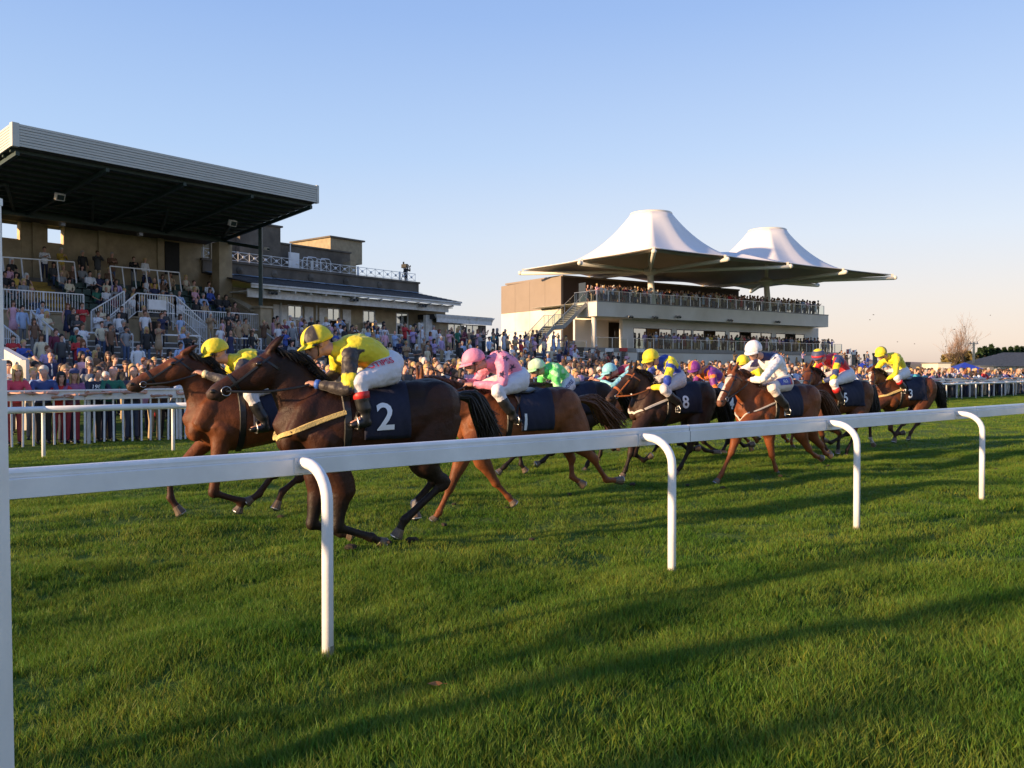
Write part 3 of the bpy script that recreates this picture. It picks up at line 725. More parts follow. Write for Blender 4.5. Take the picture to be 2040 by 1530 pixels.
    # roof terrace floor
    FB('roof_terrace', 30.2, 49.4, VP-.41, -60, 8.0, 8.5, 'dconc', R)
    # tower blocks
    FB('tower', 33.9, 37.2, -51.5, -56, 8.5, 11.85, 'dstone', R); FB('tower_coping', 33.8, 37.35, -51.4, -56.1, 11.853, 11.97, 'dstone', R)
    for u, v in ((35.4, -52.5), (35.9, -52.5)): rel(MB().tube([F1(u, v, 11.97), F1(u, v, 12.45)], .16, 10), R).build('chimney_pot', M_['stone'], R, smooth=False)
    FB('low_wall', 30.3, 33.89, -52, -52.4, 8.5, 10.9, 'dstone', R); FB('chimney', 33.0, 33.6, -54.5, -55.2, 10.0, 12.6, 'stone', R)
    FB('long_block', 37.21, 43.9, -51.9, -56, 8.5, 10.75, 'dstone', R); FB('block_coping', 37.21, 44.0, -51.8, -56.1, 10.753, 10.87, 'dstone', R)
    FB('end_wall', 43.2, 43.75, -51.0, -51.89, 8.5, 10.0, 'stone', R)
    FB('water_tank', 42.9, 46.1, -53.0, -57.9, 10.2, 12.0, 'cap', R, label='raised plain block, sunlit on its left side'); FB('tank_roof', 42.75, 46.3, -52.85, -58.0, 12.003, 12.12, 'dstone', R)
    FB('tank_support', 43.9, 45.2, -53.6, -57, 8.5, 10.197, 'dstone', R)
    d = FB('roof_door', 37.7, 38.6, -51.2, -51.28, 8.5, 10.15, 'white', R)
    rel(MB().bar(F1(37.75, -51.1, 9.6), F1(37.75, -51.1, 10.7), .06, .06), R).build('door_post', M_['white'], R)
    # right extension with bay windows
    VE = -45.6; FB('extension_fascia', 47.0, 53.4, -45.5, -45.6, 5.35, 5.93, 'oldwhite', R)
    for k in range(3): FB('cornice_strip', 46.9-.05*k, 53.5+.06*k, -45.46+.04*k, -45.62, 5.70+.08*k, 5.77+.08*k, 'oldwhite', R)
    FB('extension_roof', 46.9, 53.6, -45.61, -52, 5.6, 5.98, 'slate', R)
    for (a, b, m) in ((47.2, 48.6, 'stone'), (52.3, 53.1, 'dstone')): FB('extension_wall', a, b, -45.9, -46.3, 2.9, 5.345, m, R)
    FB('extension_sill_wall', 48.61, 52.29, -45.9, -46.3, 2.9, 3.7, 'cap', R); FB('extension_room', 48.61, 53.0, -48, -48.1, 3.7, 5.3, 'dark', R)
    us = np.linspace(48.65, 52.25, 6)
    for k, (a, b) in enumerate(zip(us[:-1], us[1:])):
        FB('window_frame', a, a+.06, -45.95, -46.03, 3.71, 5.34, 'oldwhite', R); FB('window_frame', a+.06, b, -45.95, -46.03, 5.26, 5.34, 'oldwhite', R)
        if k != 2: FB('window_pane', a+.06, b-.003, -45.98, -46.0, 3.71, 5.255, 'winglass', R)
        else: FB('blind', a+.06, b-.003, -46.2, -46.22, 4.4, 5.255, 'grey', R)
    FB('lobby_wall', 46.5, 47.19, -46.2, -46.5, 2.9, 5.9, 'oldwhite', R); FB('lobby_door', 45.9, 46.49, -46.4, -46.5, 3.1, 5.3, 'oldwhite', R)
pavilion()
railing('stair_railing', [at_w(573, -44.1, 3.3), at_w(640, -44.1, 3.3)], 'white balustraded railing in front of the first french window')
railing('stair_railing', [f1(573, 691, -43.6), f1(650, 742, -41.5)], 'white handrail sloping down under the first pavilion railing', h=1.0, bal=True)
railing('terrace_railing', [at_w(672, -44.1, 3.12), at_w(885, -44.1, 3.12)], 'long white balustraded railing along the pavilion terrace')
def balustrade():
    VP = -50.2; R = empty('roof_balustrade', F1(30.3, VP, 8.86), 0, label='white wrought balustrade of crossed panels along the pavilion roof', cat='railing'); o = R.location
    u0, u1 = 30.3, 49.3; n = 22; du = (u1-u0)/n
    MB().bar(F1(u0, VP, 9.52)-o, F1(u1, VP, 9.52)-o, .035, .035).build('top_rail', M_['white'], R); MB().bar(F1(u0, VP, 8.95)-o, F1(u1, VP, 8.95)-o, .03, .03).build('bottom_rail', M_['white'], R)
    for k in range(n+1):
        u = u0+k*du; MB().bar(F1(u, VP, 8.86)-o, F1(u, VP, 9.56)-o, .03 if k % 5 else .14, .03 if k % 5 else .14).build('post', M_['white'], R)
        if k < n:
            a, b = F1(u, VP, 8.96)-o, F1(u+du, VP, 9.5)-o; c, d = F1(u, VP, 9.5)-o, F1(u+du, VP, 8.96)-o
            MB().bar(a, b, .02, .02).build('cross_bar', M_['white'], R); MB().bar(c, d, .02, .02).build('cross_bar', M_['white'], R)
            q = F1(u+du/2, VP, 9.23)-o; mb = MB(); mb.tube([q-F1.n*.02, q+F1.n*.02], .10, 10); mb.build('rosette', M_['white'], R)
    MB().bar(F1(30.35, VP, 8.86)-o, F1(30.35, VP, 10.3)-o, .06, .06).build('flag_post', M_['white'], R)
    for x in (600, 613): 
        pass
balustrade()
def hoop_rail():
    R = empty('access_rail', F1(39.0, -50.9, 8.5), 0, label='white tubular hoop rails beside the white roof door', cat='railing'); o = R.location
    for u in (38.9, 40.1):
        for v in (-50.7, -51.2):
            MB().tube([F1(u, v, 8.5)-o, F1(u, v, 9.7)-o, F1(u+.1, v, 9.9)-o, F1(u+.8, v, 9.9)-o, F1(u+.95, v, 9.7)-o, F1(u+.95, v, 8.5)-o], .03, 6).build('hoop', M_['white'], R, smooth=True)
hoop_rail()

def shade_stand():   # unseen stand added beyond the left edge, sized to keep the terraces in shade
    R = empty('grandstand', F1(1, -44, 0), 0, label='unseen stone stand added past the left edge to shade the terraces', cat='grandstand')
    FB('wall', -6, 5, -38.5, -58, 0, 8.6, 'stone', R); FB('roof', -6.5, 5.4, -38, -58.5, 8.603, 9.1, 'fascia', R)
    for w0 in (1.2, 5.2):
        for v in range(-56, -41, 3): f = FB('window_frame', 5.0, 5.06, v, v+1.5, w0, w0+2.2, 'oldwhite', R); FB('window_pane', 5.061, 5.07, v+.1, v+1.4, w0+.1, w0+2.1, 'glassd', R)
    for w0 in (1.2, 5.2):
        for u in (-4, -1, 2): FB('window_frame', u, u+1.6, -38.499, -38.43, w0, w0+2.2, 'oldwhite', R)
shade_stand()
# ---------------------------------------------------------------- modern stand with tensile roof (frame F2)
def at2(px, v, w=0): u, _ = F2.at(px, 700, v); return F2(u, v, w)
def u2(px, v): return F2.at(px, 700, v)[0]
def modern_stand():
    R = empty('modern_stand', F2(75, -66, 0), 0, label='cream rendered two storey stand with glass balconies under a white tented roof', cat='grandstand')
    G = lambda *a, **k: FB(*a, R, F=F2, **k)
    U0, U1 = 55.65, 93.3; VS = -65.4
    G('upper_deck_slab', 58.8, U1, VS, -76.5, 7.12, 8.55, 'cream'); G('deck_edge', U0, U1+.03, VS+.03, VS-.1, 8.553, 8.66, 'grey')
    G('corner_balcony', U0, 58.797, VS, -69.2, 7.12, 8.55, 'cream'); G('corner_trim', U0-.03, U0+.08, VS-.101, -69.2, 8.553, 8.66, 'grey')
    G('deck_floor', U0+.081, U1-.02, VS-.101, -76.5, 8.553, 8.6, 'conc')
    # big left end block: taupe cladding above white render
    ue = 57.0; pb = [( -72.9), (-85.5)]
    for k, v in enumerate(np.linspace(-72.9, -84.4, 5)[:-1]):
        e = v-2.87; t = lambda q: 11.85-(-72.9-q)*.016
        mb = MB().hexa([F2(ue, v, 8.42), F2(ue, e+.02, 8.42), F2(ue+.3, e+.02, 8.42), F2(ue+.3, v, 8.42), F2(ue, v, t(v)), F2(ue, e+.02, t(e)), F2(ue+.3, e+.02, t(e)), F2(ue+.3, v, t(v))])
        rel(mb, R).build('cladding_panel', M_['taupe'], R, fix=True)
        G('render_panel', ue+.01, ue+.3, v, e+.02, 6.2, 8.40, 'cream'); G('render_panel', ue+.01, ue+.3, v, e+.02, 2.5, 6.18, 'cream')
    G('end_block_core', ue+.31, 64, -73.5, -84.3, 2.5, 11.5, 'taupe')
    G('upper_back_wall', 57.31, 85.6, -73.0, -73.4, 8.6, 11.8, 'dtaupe')
    G('upper_glazing', 62, 85, -72.9, -72.96, 8.65, 11.0, 'glassd')
    G('roof_slab', 57.31, 85.8, -73.0, -84, 11.803, 12.0, 'taupe')
    G('upper_door', 57.5, 57.56, -69.4, -70.5, 8.6, 10.9, 'glassd')
    # stair tower back wall below the deck, round column, door
    G('lobby_wall', 57.31, 62.0, -70.9, -71.2, 3.7, 7.117, 'cream'); G('lobby_door', u2(1224, -70.8), u2(1241, -70.8), -70.8, -70.89, 3.9, 6.3, 'glassd')
    p = at2(1183, -66.5, 0); rel(MB().tube([p+Z_*3.6, p+Z_*7.15], .26, 16), R).build('round_column', M_['cream'], R, smooth=True)
    # middle level facade with openings
    VF = -67.6; ops = [(1262, 1338), (1348, 1378), (1381, 1446), (1453, 1537), (1546, 1603)]
    O = [(u2(a, VF), u2(b, VF)) for a, b in ops]; cur = u2(1240, VF); WB, WT = 3.95, 6.25
    for a, b in O:
        if a-cur > .05: G('facade_pier', cur, a-.003, VF, VF-.5, WB, WT, 'cream')
        n = max(2, round((b-a)/1.9)); us = np.linspace(a, b, n+1)
        for k in range(n):
            G('window_frame', us[k], us[k]+.07, VF-.02, VF-.14, WB, WT, 'dtaupe'); G('window_frame', us[k]+.07, us[k+1], VF-.02, VF-.14, WT-.07, WT, 'dtaupe')
            if not (k == 1 and b-a > 3.0): G('window_pane', us[k]+.07, us[k+1]-.002, VF-.08, VF-.1, WB, WT-.072, 'winglass')
        cur = b+.003
    G('facade_pier', cur, 95.0-.6, VF, VF-.5, WB, WT, 'cream'); G('facade_head', u2(1240, VF), 94.4, VF, VF-.5, WT+.003, 7.117, 'cream')
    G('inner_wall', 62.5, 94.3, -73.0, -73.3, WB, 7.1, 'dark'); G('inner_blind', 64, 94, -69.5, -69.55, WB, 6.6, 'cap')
    G('end_wall', 94.0, 94.39, VF-.51, -76, 2.0, 7.117, 'cream')
    G('mid_deck', 57.4, 96.5, -65.6, -73, 3.55, 3.93, 'conc'); G('mid_deck_edge', u2(1100, VS), 96.5, VS-.1, VS-.19, 3.6, 3.99, 'grey')
    G('base_wall', u2(1085, VS), 94.6, VS-.2, -66, 1.0, 3.55, 'cream'); G('base_band', u2(1200, VS), u2(1440, VS), VS-.1, VS-.195, 1.0, 2.1, 'navy')
    # wall lights and floodlights
    for x, y in ((1252, 631), (1302, 632), (1452, 638), (1547, 641), (1348, 631)):
        u, w_ = F2.at(x, y, VS+.25)
        for du in (0, .45): floodlight(R, F2(u+du, VS+.25, w_), F2.n+Vector((.5-du, 0, -.6)), .26, 'grey')
    G('ramp_wall', 51.5, u2(1085, VS), -66.2, -66.5, .5, 3.0, 'cream')
    return R
modern_stand()
def stair():
    R = empty('outside_stair', F2(49, -67.5, 3.7), 0, label='grey steel outside stair with glass balustrade against the sunlit end wall', cat='stair'); o = R.location
    V0, V1 = -66.9, -68.6; U = [55.6, 52.6, 51.5, 48.6]; Wl = [8.55, 6.1, 6.1, 3.5]
    for v in (V0, V1):
        for k in range(3):
            MB().bar(F2(U[k], v, Wl[k]-.12)-o, F2(U[k+1], v, Wl[k+1]-.12)-o, .06, .38).build('stringer', M_['gstair'], R)
            a, b = F2(U[k], v, Wl[k]+.1), F2(U[k+1], v, Wl[k+1]+.1)
            MB().quad(a-o, b-o, b+Z_*.95-o, a+Z_*.95-o).build('glass_panel', M_['glass'], R)
            MB().bar(a+Z_*1.0-o, b+Z_*1.0-o, .05, .05).build('handrail', M_['steelb'], R)
            for t in (0, .5): p = a.lerp(b, t); MB().bar(p-o, p+Z_-o, .045, .045).build('post', M_['steelb'], R)
    for (ua, wa, ub, wb) in ((55.6, 8.55, 52.6, 6.1), (51.5, 6.1, 48.6, 3.5)):
        n = 12
        for k in range(n):
            u = ua+(ub-ua)*(k+.5)/n; z = wa+(wb-wa)*(k+1)/n; m = MB().fbox(F2, u-.15, u+.15, V0-.04, V1+.04, z-.05, z); m.v = [tuple(Vector(p)-o) for p in m.v]; m.build('tread', M_['grey'], R, fix=True)
        mb = MB().hexa([F2(ua, v, wa-.34+dz)-o if q == 0 else F2(ub, v, wb-.34+dz)-o for dz in (-.04, 0) for q, v in ((0, V0-.05), (1, V0-.05), (1, V1+.05), (0, V1+.05))]); mb.build('stair_soffit', M_['grey'], R, fix=True)
    m = MB().fbox(F2, 51.5, 52.6, V0-.04, V1+.04, 6.04, 6.1); m.v = [tuple(Vector(p)-o) for p in m.v]; m.build('landing', M_['grey'], R, fix=True)
stair()
def glass_rail(name, a, b, w, label, h=1.1, step=1.45, F=F2):
    """a,b world floor points"""
    R = empty(name, a, 0, label=label, cat='balustrade'); o = R.location; L = (b-a).length; n = max(1, round(L/step)); d = (b-a).normalized()
    for k in range(n+1):
        p = a.lerp(b, k/n); MB().bar(p-o, p+Z_*h-o, .07, .07).build('post', M_['steelb'], R)
        if k < n:
            q = a.lerp(b, (k+1)/n); p1, q1 = p+d*.06, q-d*.06
            MB().quad(p1+Z_*.08-o, q1+Z_*.08-o, q1+Z_*(h-.08)-o, p1+Z_*(h-.08)-o).build('glass_panel', M_['glass'], R)
    MB().bar(a+Z_*h-o, b+Z_*h-o, .06, .05).build('handrail', M_['steelb'], R)
glass_rail('balcony_balustrade', F2(55.8, -65.55, 8.6), F2(92.6, -65.55, 8.6), 0, 'long glass balustrade along the upper balcony of the tented stand')
glass_rail('balcony_balustrade', F2(55.8, -69.1, 8.6), F2(55.8, -65.62, 8.6), 0, 'short glass balustrade at the sunlit corner of the upper balcony')
glass_rail('balcony_balustrade', F2(u2(1262, -65.55), -65.55, 3.93), F2(96.3, -65.55, 3.93), 0, 'glass balustrade along the lower balcony of the tented stand')
glass_rail('terrace_balustrade', F2(48.7, -66.6, 3.0), F2(55.3, -66.6, 3.6), 0, 'glass balustrade beside the foot of the outside stair', step=1.6)
glass_rail('terrace_balustrade', F2(55.9, -65.7, 3.93), F2(u2(1250, -65.7), -65.7, 3.93), 0, 'glass balustrade on the cream terrace below the corner balcony', step=1.7)
def tent():
    u0, v0, a, b, wt = 63.76, -66.16, 9.39, 10.09, 12.67
    WP = 18.15; RR = 2.1
    for i in range(2):
        cu = u0+2*a*i; base = F2(cu, v0, 8.6)
        R = empty('tensile_roof', base, 0, label=('larger nearer white conical tent roof on a cream mast, left of two', 'smaller farther white conical tent roof on a cream mast, right of two')[i], cat='tent roof'); o = R.location
        NA, NR = 96, 22; V = []; F = []
        def edge(th):
            c, s = cos(th), sin(th); k = 1/max(abs(c), abs(s)); x, y = c*k, s*k
            # scallop between the eight tips
            m = y if abs(x) >= abs(y) else x; sc = 1-.085*math.sin(pi*abs(m))**1
            if abs(x) >= abs(y) and (x > 0) == (i == 0): return x*a, y*b, 17.5*max(0, cos(pi/2*m))**1.2   # shared saddle between the two cones
            return x*a*sc, y*b*sc, abs(math.sin(pi*abs(m)))
        for j in range(NA):
            th = 2*pi*j/NA; ex, ey, sag = edge(th)
            if j % 12 == 0: pass
            rx, ry = cos(th)*RR, sin(th)*RR
            for k in range(NR+1):
                t = k/NR; x = rx+(ex-rx)*t; y = ry+(ey-ry)*t
                z = wt+.12*sag*t+(WP-wt-.12*sag*0)*((1-t)**2.8)*.97+(WP-wt)*.03*(1-t)
                ridge = .07*(t*(1-t)*4)*(abs(math.cos(th*4))-.6)
                V.append(tuple(F2(cu+x, v0+y, z+ridge)-o))
        for j in range(NA):
            q = (j+1) % NA
            for k in range(NR): F.append((j*(NR+1)+k, j*(NR+1)+k+1, q*(NR+1)+k+1, q*(NR+1)+k))
        me = bpy.data.meshes.new('membrane'); me.from_pydata(V, [], F); me.update(); me.shade_smooth()
        ob = mesh_obj('membrane', me, M_['tent'], R); sm = ob.modifiers.new('s', 'SOLIDIFY'); sm.thickness = .06; sm.offset = -1
        V2 = [(p[0], p[1], p[2]-.13) for p in V]; ml = bpy.data.meshes.new('underside_shade'); ml.from_pydata(V2, [], F); ml.update(); ml.shade_smooth(); mesh_obj('underside_shade', ml, M_['underside_shade'], R)  # darker copy hung under the membrane, its colour stands in for shade
        for j in range(0, NA, 6):
            P = [Vector(V[j*(NR+1)+k])+Vector((0, 0, .03)) for k in range(NR+1)]
            MB().tube(P, .035, 4).build('seam', M_['tentpole'], R)
        c = F2(cu, v0, WP)-o
        mb = MB(); ring = [c+F2.d*cos(q)*RR+F2.n*sin(q)*RR for q in np.linspace(0, 2*pi, 33)]; mb.tube(ring, .13, 6); mb.build('top_ring', M_['tentpole'], R, smooth=True)
        mb = MB(); mb.fbox(F2, 0, 0, 0, 0, 0, 0); mb = MB(); mb.poly([c+F2.d*cos(q)*RR*.99+F2.n*sin(q)*RR*.99 for q in np.linspace(0, 2*pi, 33)[:-1]]); mb.build('top_cap', M_['tent'], R)
        hub = F2(cu-.15, v0, 12.15)-o; foot = F2(cu+.25, v0, 8.6)-o
        mb = MB(); mb.tube([foot, foot.lerp(hub, .05), hub], [.42, .40, .31], 16); mb.build('mast', M_['tentpole'], R, smooth=True)
        mb = MB(); mb.tube([hub-Z_*.1, hub+Z_*.1], 1.0, 24); mb.build('hub_disc', M_['tentpole'], R)
        MB().tube([hub, c-Z_*.6], .2, 10).build('flying_mast', M_['tentpole'], R, smooth=True)
        for ti in (-1, 0, 1):
            for tj in (-1, 0, 1):
                if ti == 0 and tj == 0: continue
                if (i == 1 and ti == -1) or (i == 0 and ti == 1 and tj == 0): continue
                tip = F2(cu+ti*a, v0+tj*b, wt-.05)-o; st = hub+(tip-hub).normalized()*.9
                mb = MB(); mb.tube([st-Z_*.05, tip-Z_*.35+(tip-hub).normalized()*.2], [.17, .2], 10); s_ = mb.build('strut', M_['tentpole'], R, smooth=True)
                d = (tip-hub).normalized(); MB().ball(tip-Z_*.3+d*.3, (.24, .24, .24), 12, 8).build('strut_cap', M_['tentpole'], s_, smooth=True)
                MB().bar(tip-Z_*.2, tip+Z_*.15, .2, .2).build('tip_bracket', M_['tentpole'], s_)
tent()
# ---------------------------------------------------------------- horses and riders
class HF:
    def __init__(s, px, Z, phi, sc=1.0):
        s.phi = math.radians(phi); s.h = Vector((-sin(s.phi), -cos(s.phi), 0)); s.l = Vector((cos(s.phi), -sin(s.phi), 0))
        r = ray(px, 765); s.o = Vector((r.x/r.y*Z, Z, 0)); s.rz = math.atan2(s.h.y, s.h.x); s.sc = sc
    def px(s, x, y, c=0.):
        p = on_plane(x, y, s.o+s.l*c, s.l)-s.o; return Vector((p.dot(s.h), c, p.z))
    def world(s, p): return s.o+s.h*p[0]+s.l*p[1]+Vector((0, 0, p[2]))
def V(*a): return Vector(a)
def decal(me, m, bvh, c, e1, e2, out, name, parent, off=.006):
    c = Vector(c); e1 = Vector(e1).normalized(); e2 = Vector(e2).normalized(); out = Vector(out).normalized()
    for v in me.vertices:
        p = c+e1*v.co.x+e2*v.co.y
        h, n, _, _ = bvh.ray_cast(p+out*.6, -out)
        v.co = (h+out*off) if h else p
    return mesh_obj(name, me, m, parent)
def strap(pts, bvh, wd, th, m, name, parent, off=.004, closed=False, up=(0, 0, 1)):
    P = []; 
    for p in pts:
        h, n, _, _ = bvh.find_nearest(Vector(p)); P.append((h, n))
    N = len(P)
    for _ in range(4):
        P = [(P[k][0]*.5+(P[k-1][0]+P[(k+1) % N][0])*.25, (P[k][1]+P[k-1][1]*.5+P[(k+1) % N][1]*.5).normalized()) if (closed or 0 < k < N-1) else P[k] for k in range(N)]
    mb = MB(); pr = None; ring = []
    for k in range(N):
        a = P[max(k-1, 0)][0] if not closed else P[(k-1) % N][0]; b = P[min(k+1, N-1)][0] if not closed else P[(k+1) % N][0]
        t = (b-a); t = t.normalized() if t.length > 1e-6 else V(1, 0, 0); n = P[k][1]; s = n.cross(t).normalized()*wd/2; c = P[k][0]+n*off
        ring.append((c-s, c+s, c+s*.8+n*th, c-s*.8+n*th))
    i0 = 0
    for r in ring: mb.v += [tuple(q) for q in r]
    for k in range(N if closed else N-1):
        a = 4*k; b = 4*((k+1) % N)
        for q in range(4): mb.f.append((a+q, a+(q+1) % 4, b+(q+1) % 4, b+q))
    if not closed: mb.f += [(3, 2, 1, 0), tuple(4*(N-1)+q for q in range(4))]
    return mb.build(name, m, parent, smooth=False, fix=True)

TOP = [(-.86, 1.25, .12, .10), (-.80, 1.26, .22, .18), (-.68, 1.25, .285, .25), (-.52, 1.235, .300, .275), (-.35, 1.20, .285, .275), (-.15, 1.165, .30, .285),
       (.08, 1.145, .325, .29), (.28, 1.145, .355, .275), (.45, 1.155, .355, .24), (.60, 1.16, .275, .20), (.72, 1.15, .18, .14), (.79, 1.15, .09, .08)]
def bay(legs=(.018, .011, .008), body=(.17, .058, .020)): return dict(body=body, leg=legs, mane='hair', muzzle=(.06, .035, .028))
def make_horse(sp):
    H = sp['H']; s = H.sc; dz = sp.get('dz', 0.); pal = sp['pal']; vox = sp.get('vox', .017)
    R = empty('horse', H.o, H.rz, label=sp['label'], cat='horse', group=None)
    mb = MB(); smp = []    # samples: pos, tag, t
    def loft(pts, tag_, n=14, sub=4, side=(0, 1, 0)):
        if tag_[:3] in ('can', 'fle', 'hle'): pts = [(a_, b_*1.10, c_*1.10) for a_, b_, c_ in pts]
        P = cr([(*p[0], p[1], p[2]) for p in pts], sub)
        mb.tube([V(*q[:3]) for q in P], [(max(q[3], .008), max(q[4], .008)) for q in P], n, side)
        for i, q in enumerate(P): smp.append((V(*q[:3]), tag_, i/(len(P)-1), max(q[3], q[4])))
    def L(x, y, z): return V(x*s, y*s, z*s+dz)
    loft([(L(x, 0, zc), hh*s, hw*s) for x, zc, hh, hw in TOP], 'trunk', 20, 3)
    # head and neck
    Pp = H.px(*sp['poll'], 0); M = H.px(*sp['nose'], 0); d = (M-Pp); Lh = d.length; d.normalize()
    Lh = max(.54*s, min(.70*s, Lh)); hs = min(1.2, Lh/(.575*s)); 
    if sp.get('turn'):   # head turned towards the camera side
        d = (d+V(0, sp['turn'], 0)).normalized()
    p = V(d.z, 0, -d.x).normalized(); sideh = d.cross(p).normalized()
    nc = []
    for t, rh, rw in ((-.04, .075, .06), (.06, .105, .080), (.18, .128, .094), (.32, .132, .088), (.46, .108, .070), (.6, .084, .058), (.74, .070, .052), (.87, .068, .055), (.96, .056, .046), (1.0, .036, .032)):
        nc.append((Pp+d*Lh*t+p*rh*s*hs, rh*s*hs, rw*s*hs))
    loft(nc, 'head', 14, 3, sideh)
    nm = Pp+p*.13*s*hs-d*.0
    n0 = L(.50, 0, 1.22); n1 = n0.lerp(nm, .45)+V(-.01, 0, .0)*s; n15 = n0.lerp(nm, .75)+V(-.01, 0, .005)*s
    loft([(L(.34, 0, 1.22), .28*s, .15*s), (n0, .275*s, .17*s), (n0.lerp(nm, .22)+V(0, 0, .02), .245*s, .14*s), (n1, .212*s, .112*s), (n15, .178*s, .09*s), (nm, .135*s*hs, .076*s*hs)], 'neck', 16, 4)
    lip = Pp+d*Lh*.88+p*(.125*s); mb.tube([lip-d*.05*s, lip, lip+d*.035*s], [(.032*s, .034*s)]*3, 10, sideh); smp.append((lip, 'head', .97, .05))
    mb.ball(Pp+d*Lh*.26+p*.17*s+sideh*.05*s, (.085*s, .03*s, .085*s)); mb.ball(Pp+d*Lh*.26+p*.17*s-sideh*.05*s, (.085*s, .03*s, .085*s))   # cheeks
    mb.ball(Pp+d*Lh*.24+p*.055*s+sideh*.085*s, (.035*s, .02*s, .025*s)); mb.ball(Pp+d*Lh*.24+p*.055*s-sideh*.085*s, (.035*s, .02*s, .025*s))
    et = sp.get('ear'); eb = Pp+p*.02*s-d*.02*s
    ed = (H.px(*et, 0)-eb) if et else V(-.03, 0, .15)*s
    ed = ed.normalized()*.155*s
    for q in (-1, 1):
        b = eb+sideh*.05*s*q; mb.tube([b-ed*.25, b+ed*.15, b+ed*.45+sideh*q*.012, b+ed*.78+sideh*q*.014, b+ed*1.05+sideh*q*.004], [.026*s, .030*s, .029*s, .020*s, .010*s], 8); 
        for t in (0, .5, 1): smp.append((b+ed*t, 'ear', t, .02))
    # muscles
    for q in (-1, 1):
        mb.tube([L(.40, .12*q, 1.40), L(.55, .155*q, 1.24), L(.68, .15*q, 1.06)], [(.10*s, .05*s), (.135*s, .068*s), (.09*s, .06*s)], 12, (0, 1, 0))
        mb.tube([L(.30, .17*q, 1.15), L(.42, .175*q, 1.02), L(.47, .16*q, .90)], [(.10*s, .06*s), (.14*s, .095*s), (.10*s, .07*s)], 12, (0, 1, 0))
        mb.ball(L(.705, .078*q, 1.03), (.085*s, .072*s, .125*s)); mb.ball(L(-.60, .135*q, 1.27), (.25*s, .155*s, .255*s)); mb.ball(L(-.42, .11*q, 1.38), (.22*s, .13*s, .14*s))
    hooves = []
    for lg in sp['legs']:
        fore = lg['f']; c = lg['c']*s; q = 1 if c > 0 else -1
        J = [H.px(x, y, c*(1 - .12*i)) for i, (x, y) in enumerate(lg['p'])]; K, Fk, Ho = J[-3], J[-2], J[-1]
        if fore:
            E = L(.45, .15*q, .98) if len(J) == 3 else J[0]
            A = L(.50, .15*q, 1.10)
            loft([(A, .12*s, .085*s), (E, .105*s, .08*s), (E.lerp(K, .3), .085*s, .068*s), (E.lerp(K, .7), .056*s, .050*s), (K.lerp(E, .08), .052*s, .048*s), (K, .054*s, .048*s), (K.lerp(Fk, .12), .044*s, .038*s)], 'fleg%d' % q, 12, 3)
            mb.ball(K, (.050*s, .046*s, .052*s))
        else:
            St = L(-.46, .16*q, 1.00) if len(J) == 3 else J[0]
            A = L(-.62, .13*q, 1.22); g = (K-St).normalized(); bk = V(-g.z, 0, g.x); bk = bk if bk.x < 0 else -bk
            loft([(A, .23*s, .13*s), (A.lerp(St, .6)+V(-.03, 0, 0), .20*s, .125*s), (St+V(-.03*s, 0, 0), .15*s, .10*s), (St.lerp(K, .35), .10*s, .078*s), (St.lerp(K, .72), .060*s, .050*s), (K+bk*.012*s, .062*s, .044*s), (K.lerp(Fk, .14), .050*s, .038*s)], 'hleg%d' % q, 12, 3)
            mb.tube([K+bk*.055*s-g*.02*s, K+bk*.03*s+g*.02*s], [.024*s, .03*s], 8)
        dd = (Ho-Fk).normalized()
        loft([(K.lerp(Fk, .05), .042*s, .036*s), (K.lerp(Fk, .3), .034*s, .028*s), (K.lerp(Fk, .75), .034*s, .028*s), (Fk-(Fk-K).normalized()*.02, .042*s, .034*s), (Fk, .044*s, .036*s), (Fk.lerp(Ho, .35), .033*s, .030*s), (Fk.lerp(Ho, .62), .040*s, .038*s)], 'cannon%d%d' % (fore, q), 10, 3)
        hooves.append((Fk, Ho, dd))
    me = remesh(mb, vox, 3); me.name = 'horse_body'
    co = vcoords(me); kd = KDTree(len(smp))
    for i, (pp, _, _, r) in enumerate(smp): kd.insert(pp, i)
    kd.balance(); cols = np.zeros((len(co), 3)); body = np.array(pal['body']); leg = np.array(pal['leg']); muz = np.array(pal['muzzle'])
    socks = sp.get('socks', []); blaze = sp.get('blaze', 0)
    for i, v in enumerate(co):
        vv = Vector(v.tolist())
        best = None
        for (_, j, dist) in kd.find_n(vv, 5):
            m_ = dist/(smp[j][3]+.02)
            if best is None or m_ < best[0]: best = (m_, j)
        _, tg, t, r = smp[best[1]]; c = body
        z = v[2]
        if tg in ('trunk', 'neck'):
            zz = z-dz-(.30*t*s if tg == 'neck' else 0); k = min(1, max(0, (zz-1.05*s)/.42)); k = k*k*(3-2*k); c = body*1.5*(1-k)+body*np.array(pal.get('back', (.60, .55, .55)))*k
        elif tg.startswith('fleg') or tg.startswith('hleg'):
            k = min(1, max(0, (t-pal.get('lt', .55))/.25)); c = body*1.25*(1-k)+leg*k
        elif tg.startswith('cannon'):
            c = leg
            if tg[6:] in socks and t > sp.get('sock_t', .55): c = np.array((.55, .48, .42))
        elif tg == 'head':
            k = min(1, max(0, (t-.68)/.2)); c = body*(1-k)+muz*k
            if blaze:
                w_ = vv-Pp; lat = abs(w_.dot(sideh)); dep = w_.dot(p); al = w_.dot(d)/Lh
                hw = (.012+.032*math.exp(-((al-.2)/.13)**2)+.010*(al > .5))*blaze
                if lat < hw and dep < .085*s and .1 < al < (.93 if blaze >= 1 else .36): c = np.array((.62, .55, .48))
        elif tg == 'ear': c = body*(1-.6*t)
        cols[i] = c
    set_col(me, cols)
    B = mesh_obj('body', me, M_['coat'], R)
    bvh = BVHTree.FromPolygons([tuple(x) for x in co.tolist()], [tuple(pf.vertices) for pf in me.polygons])
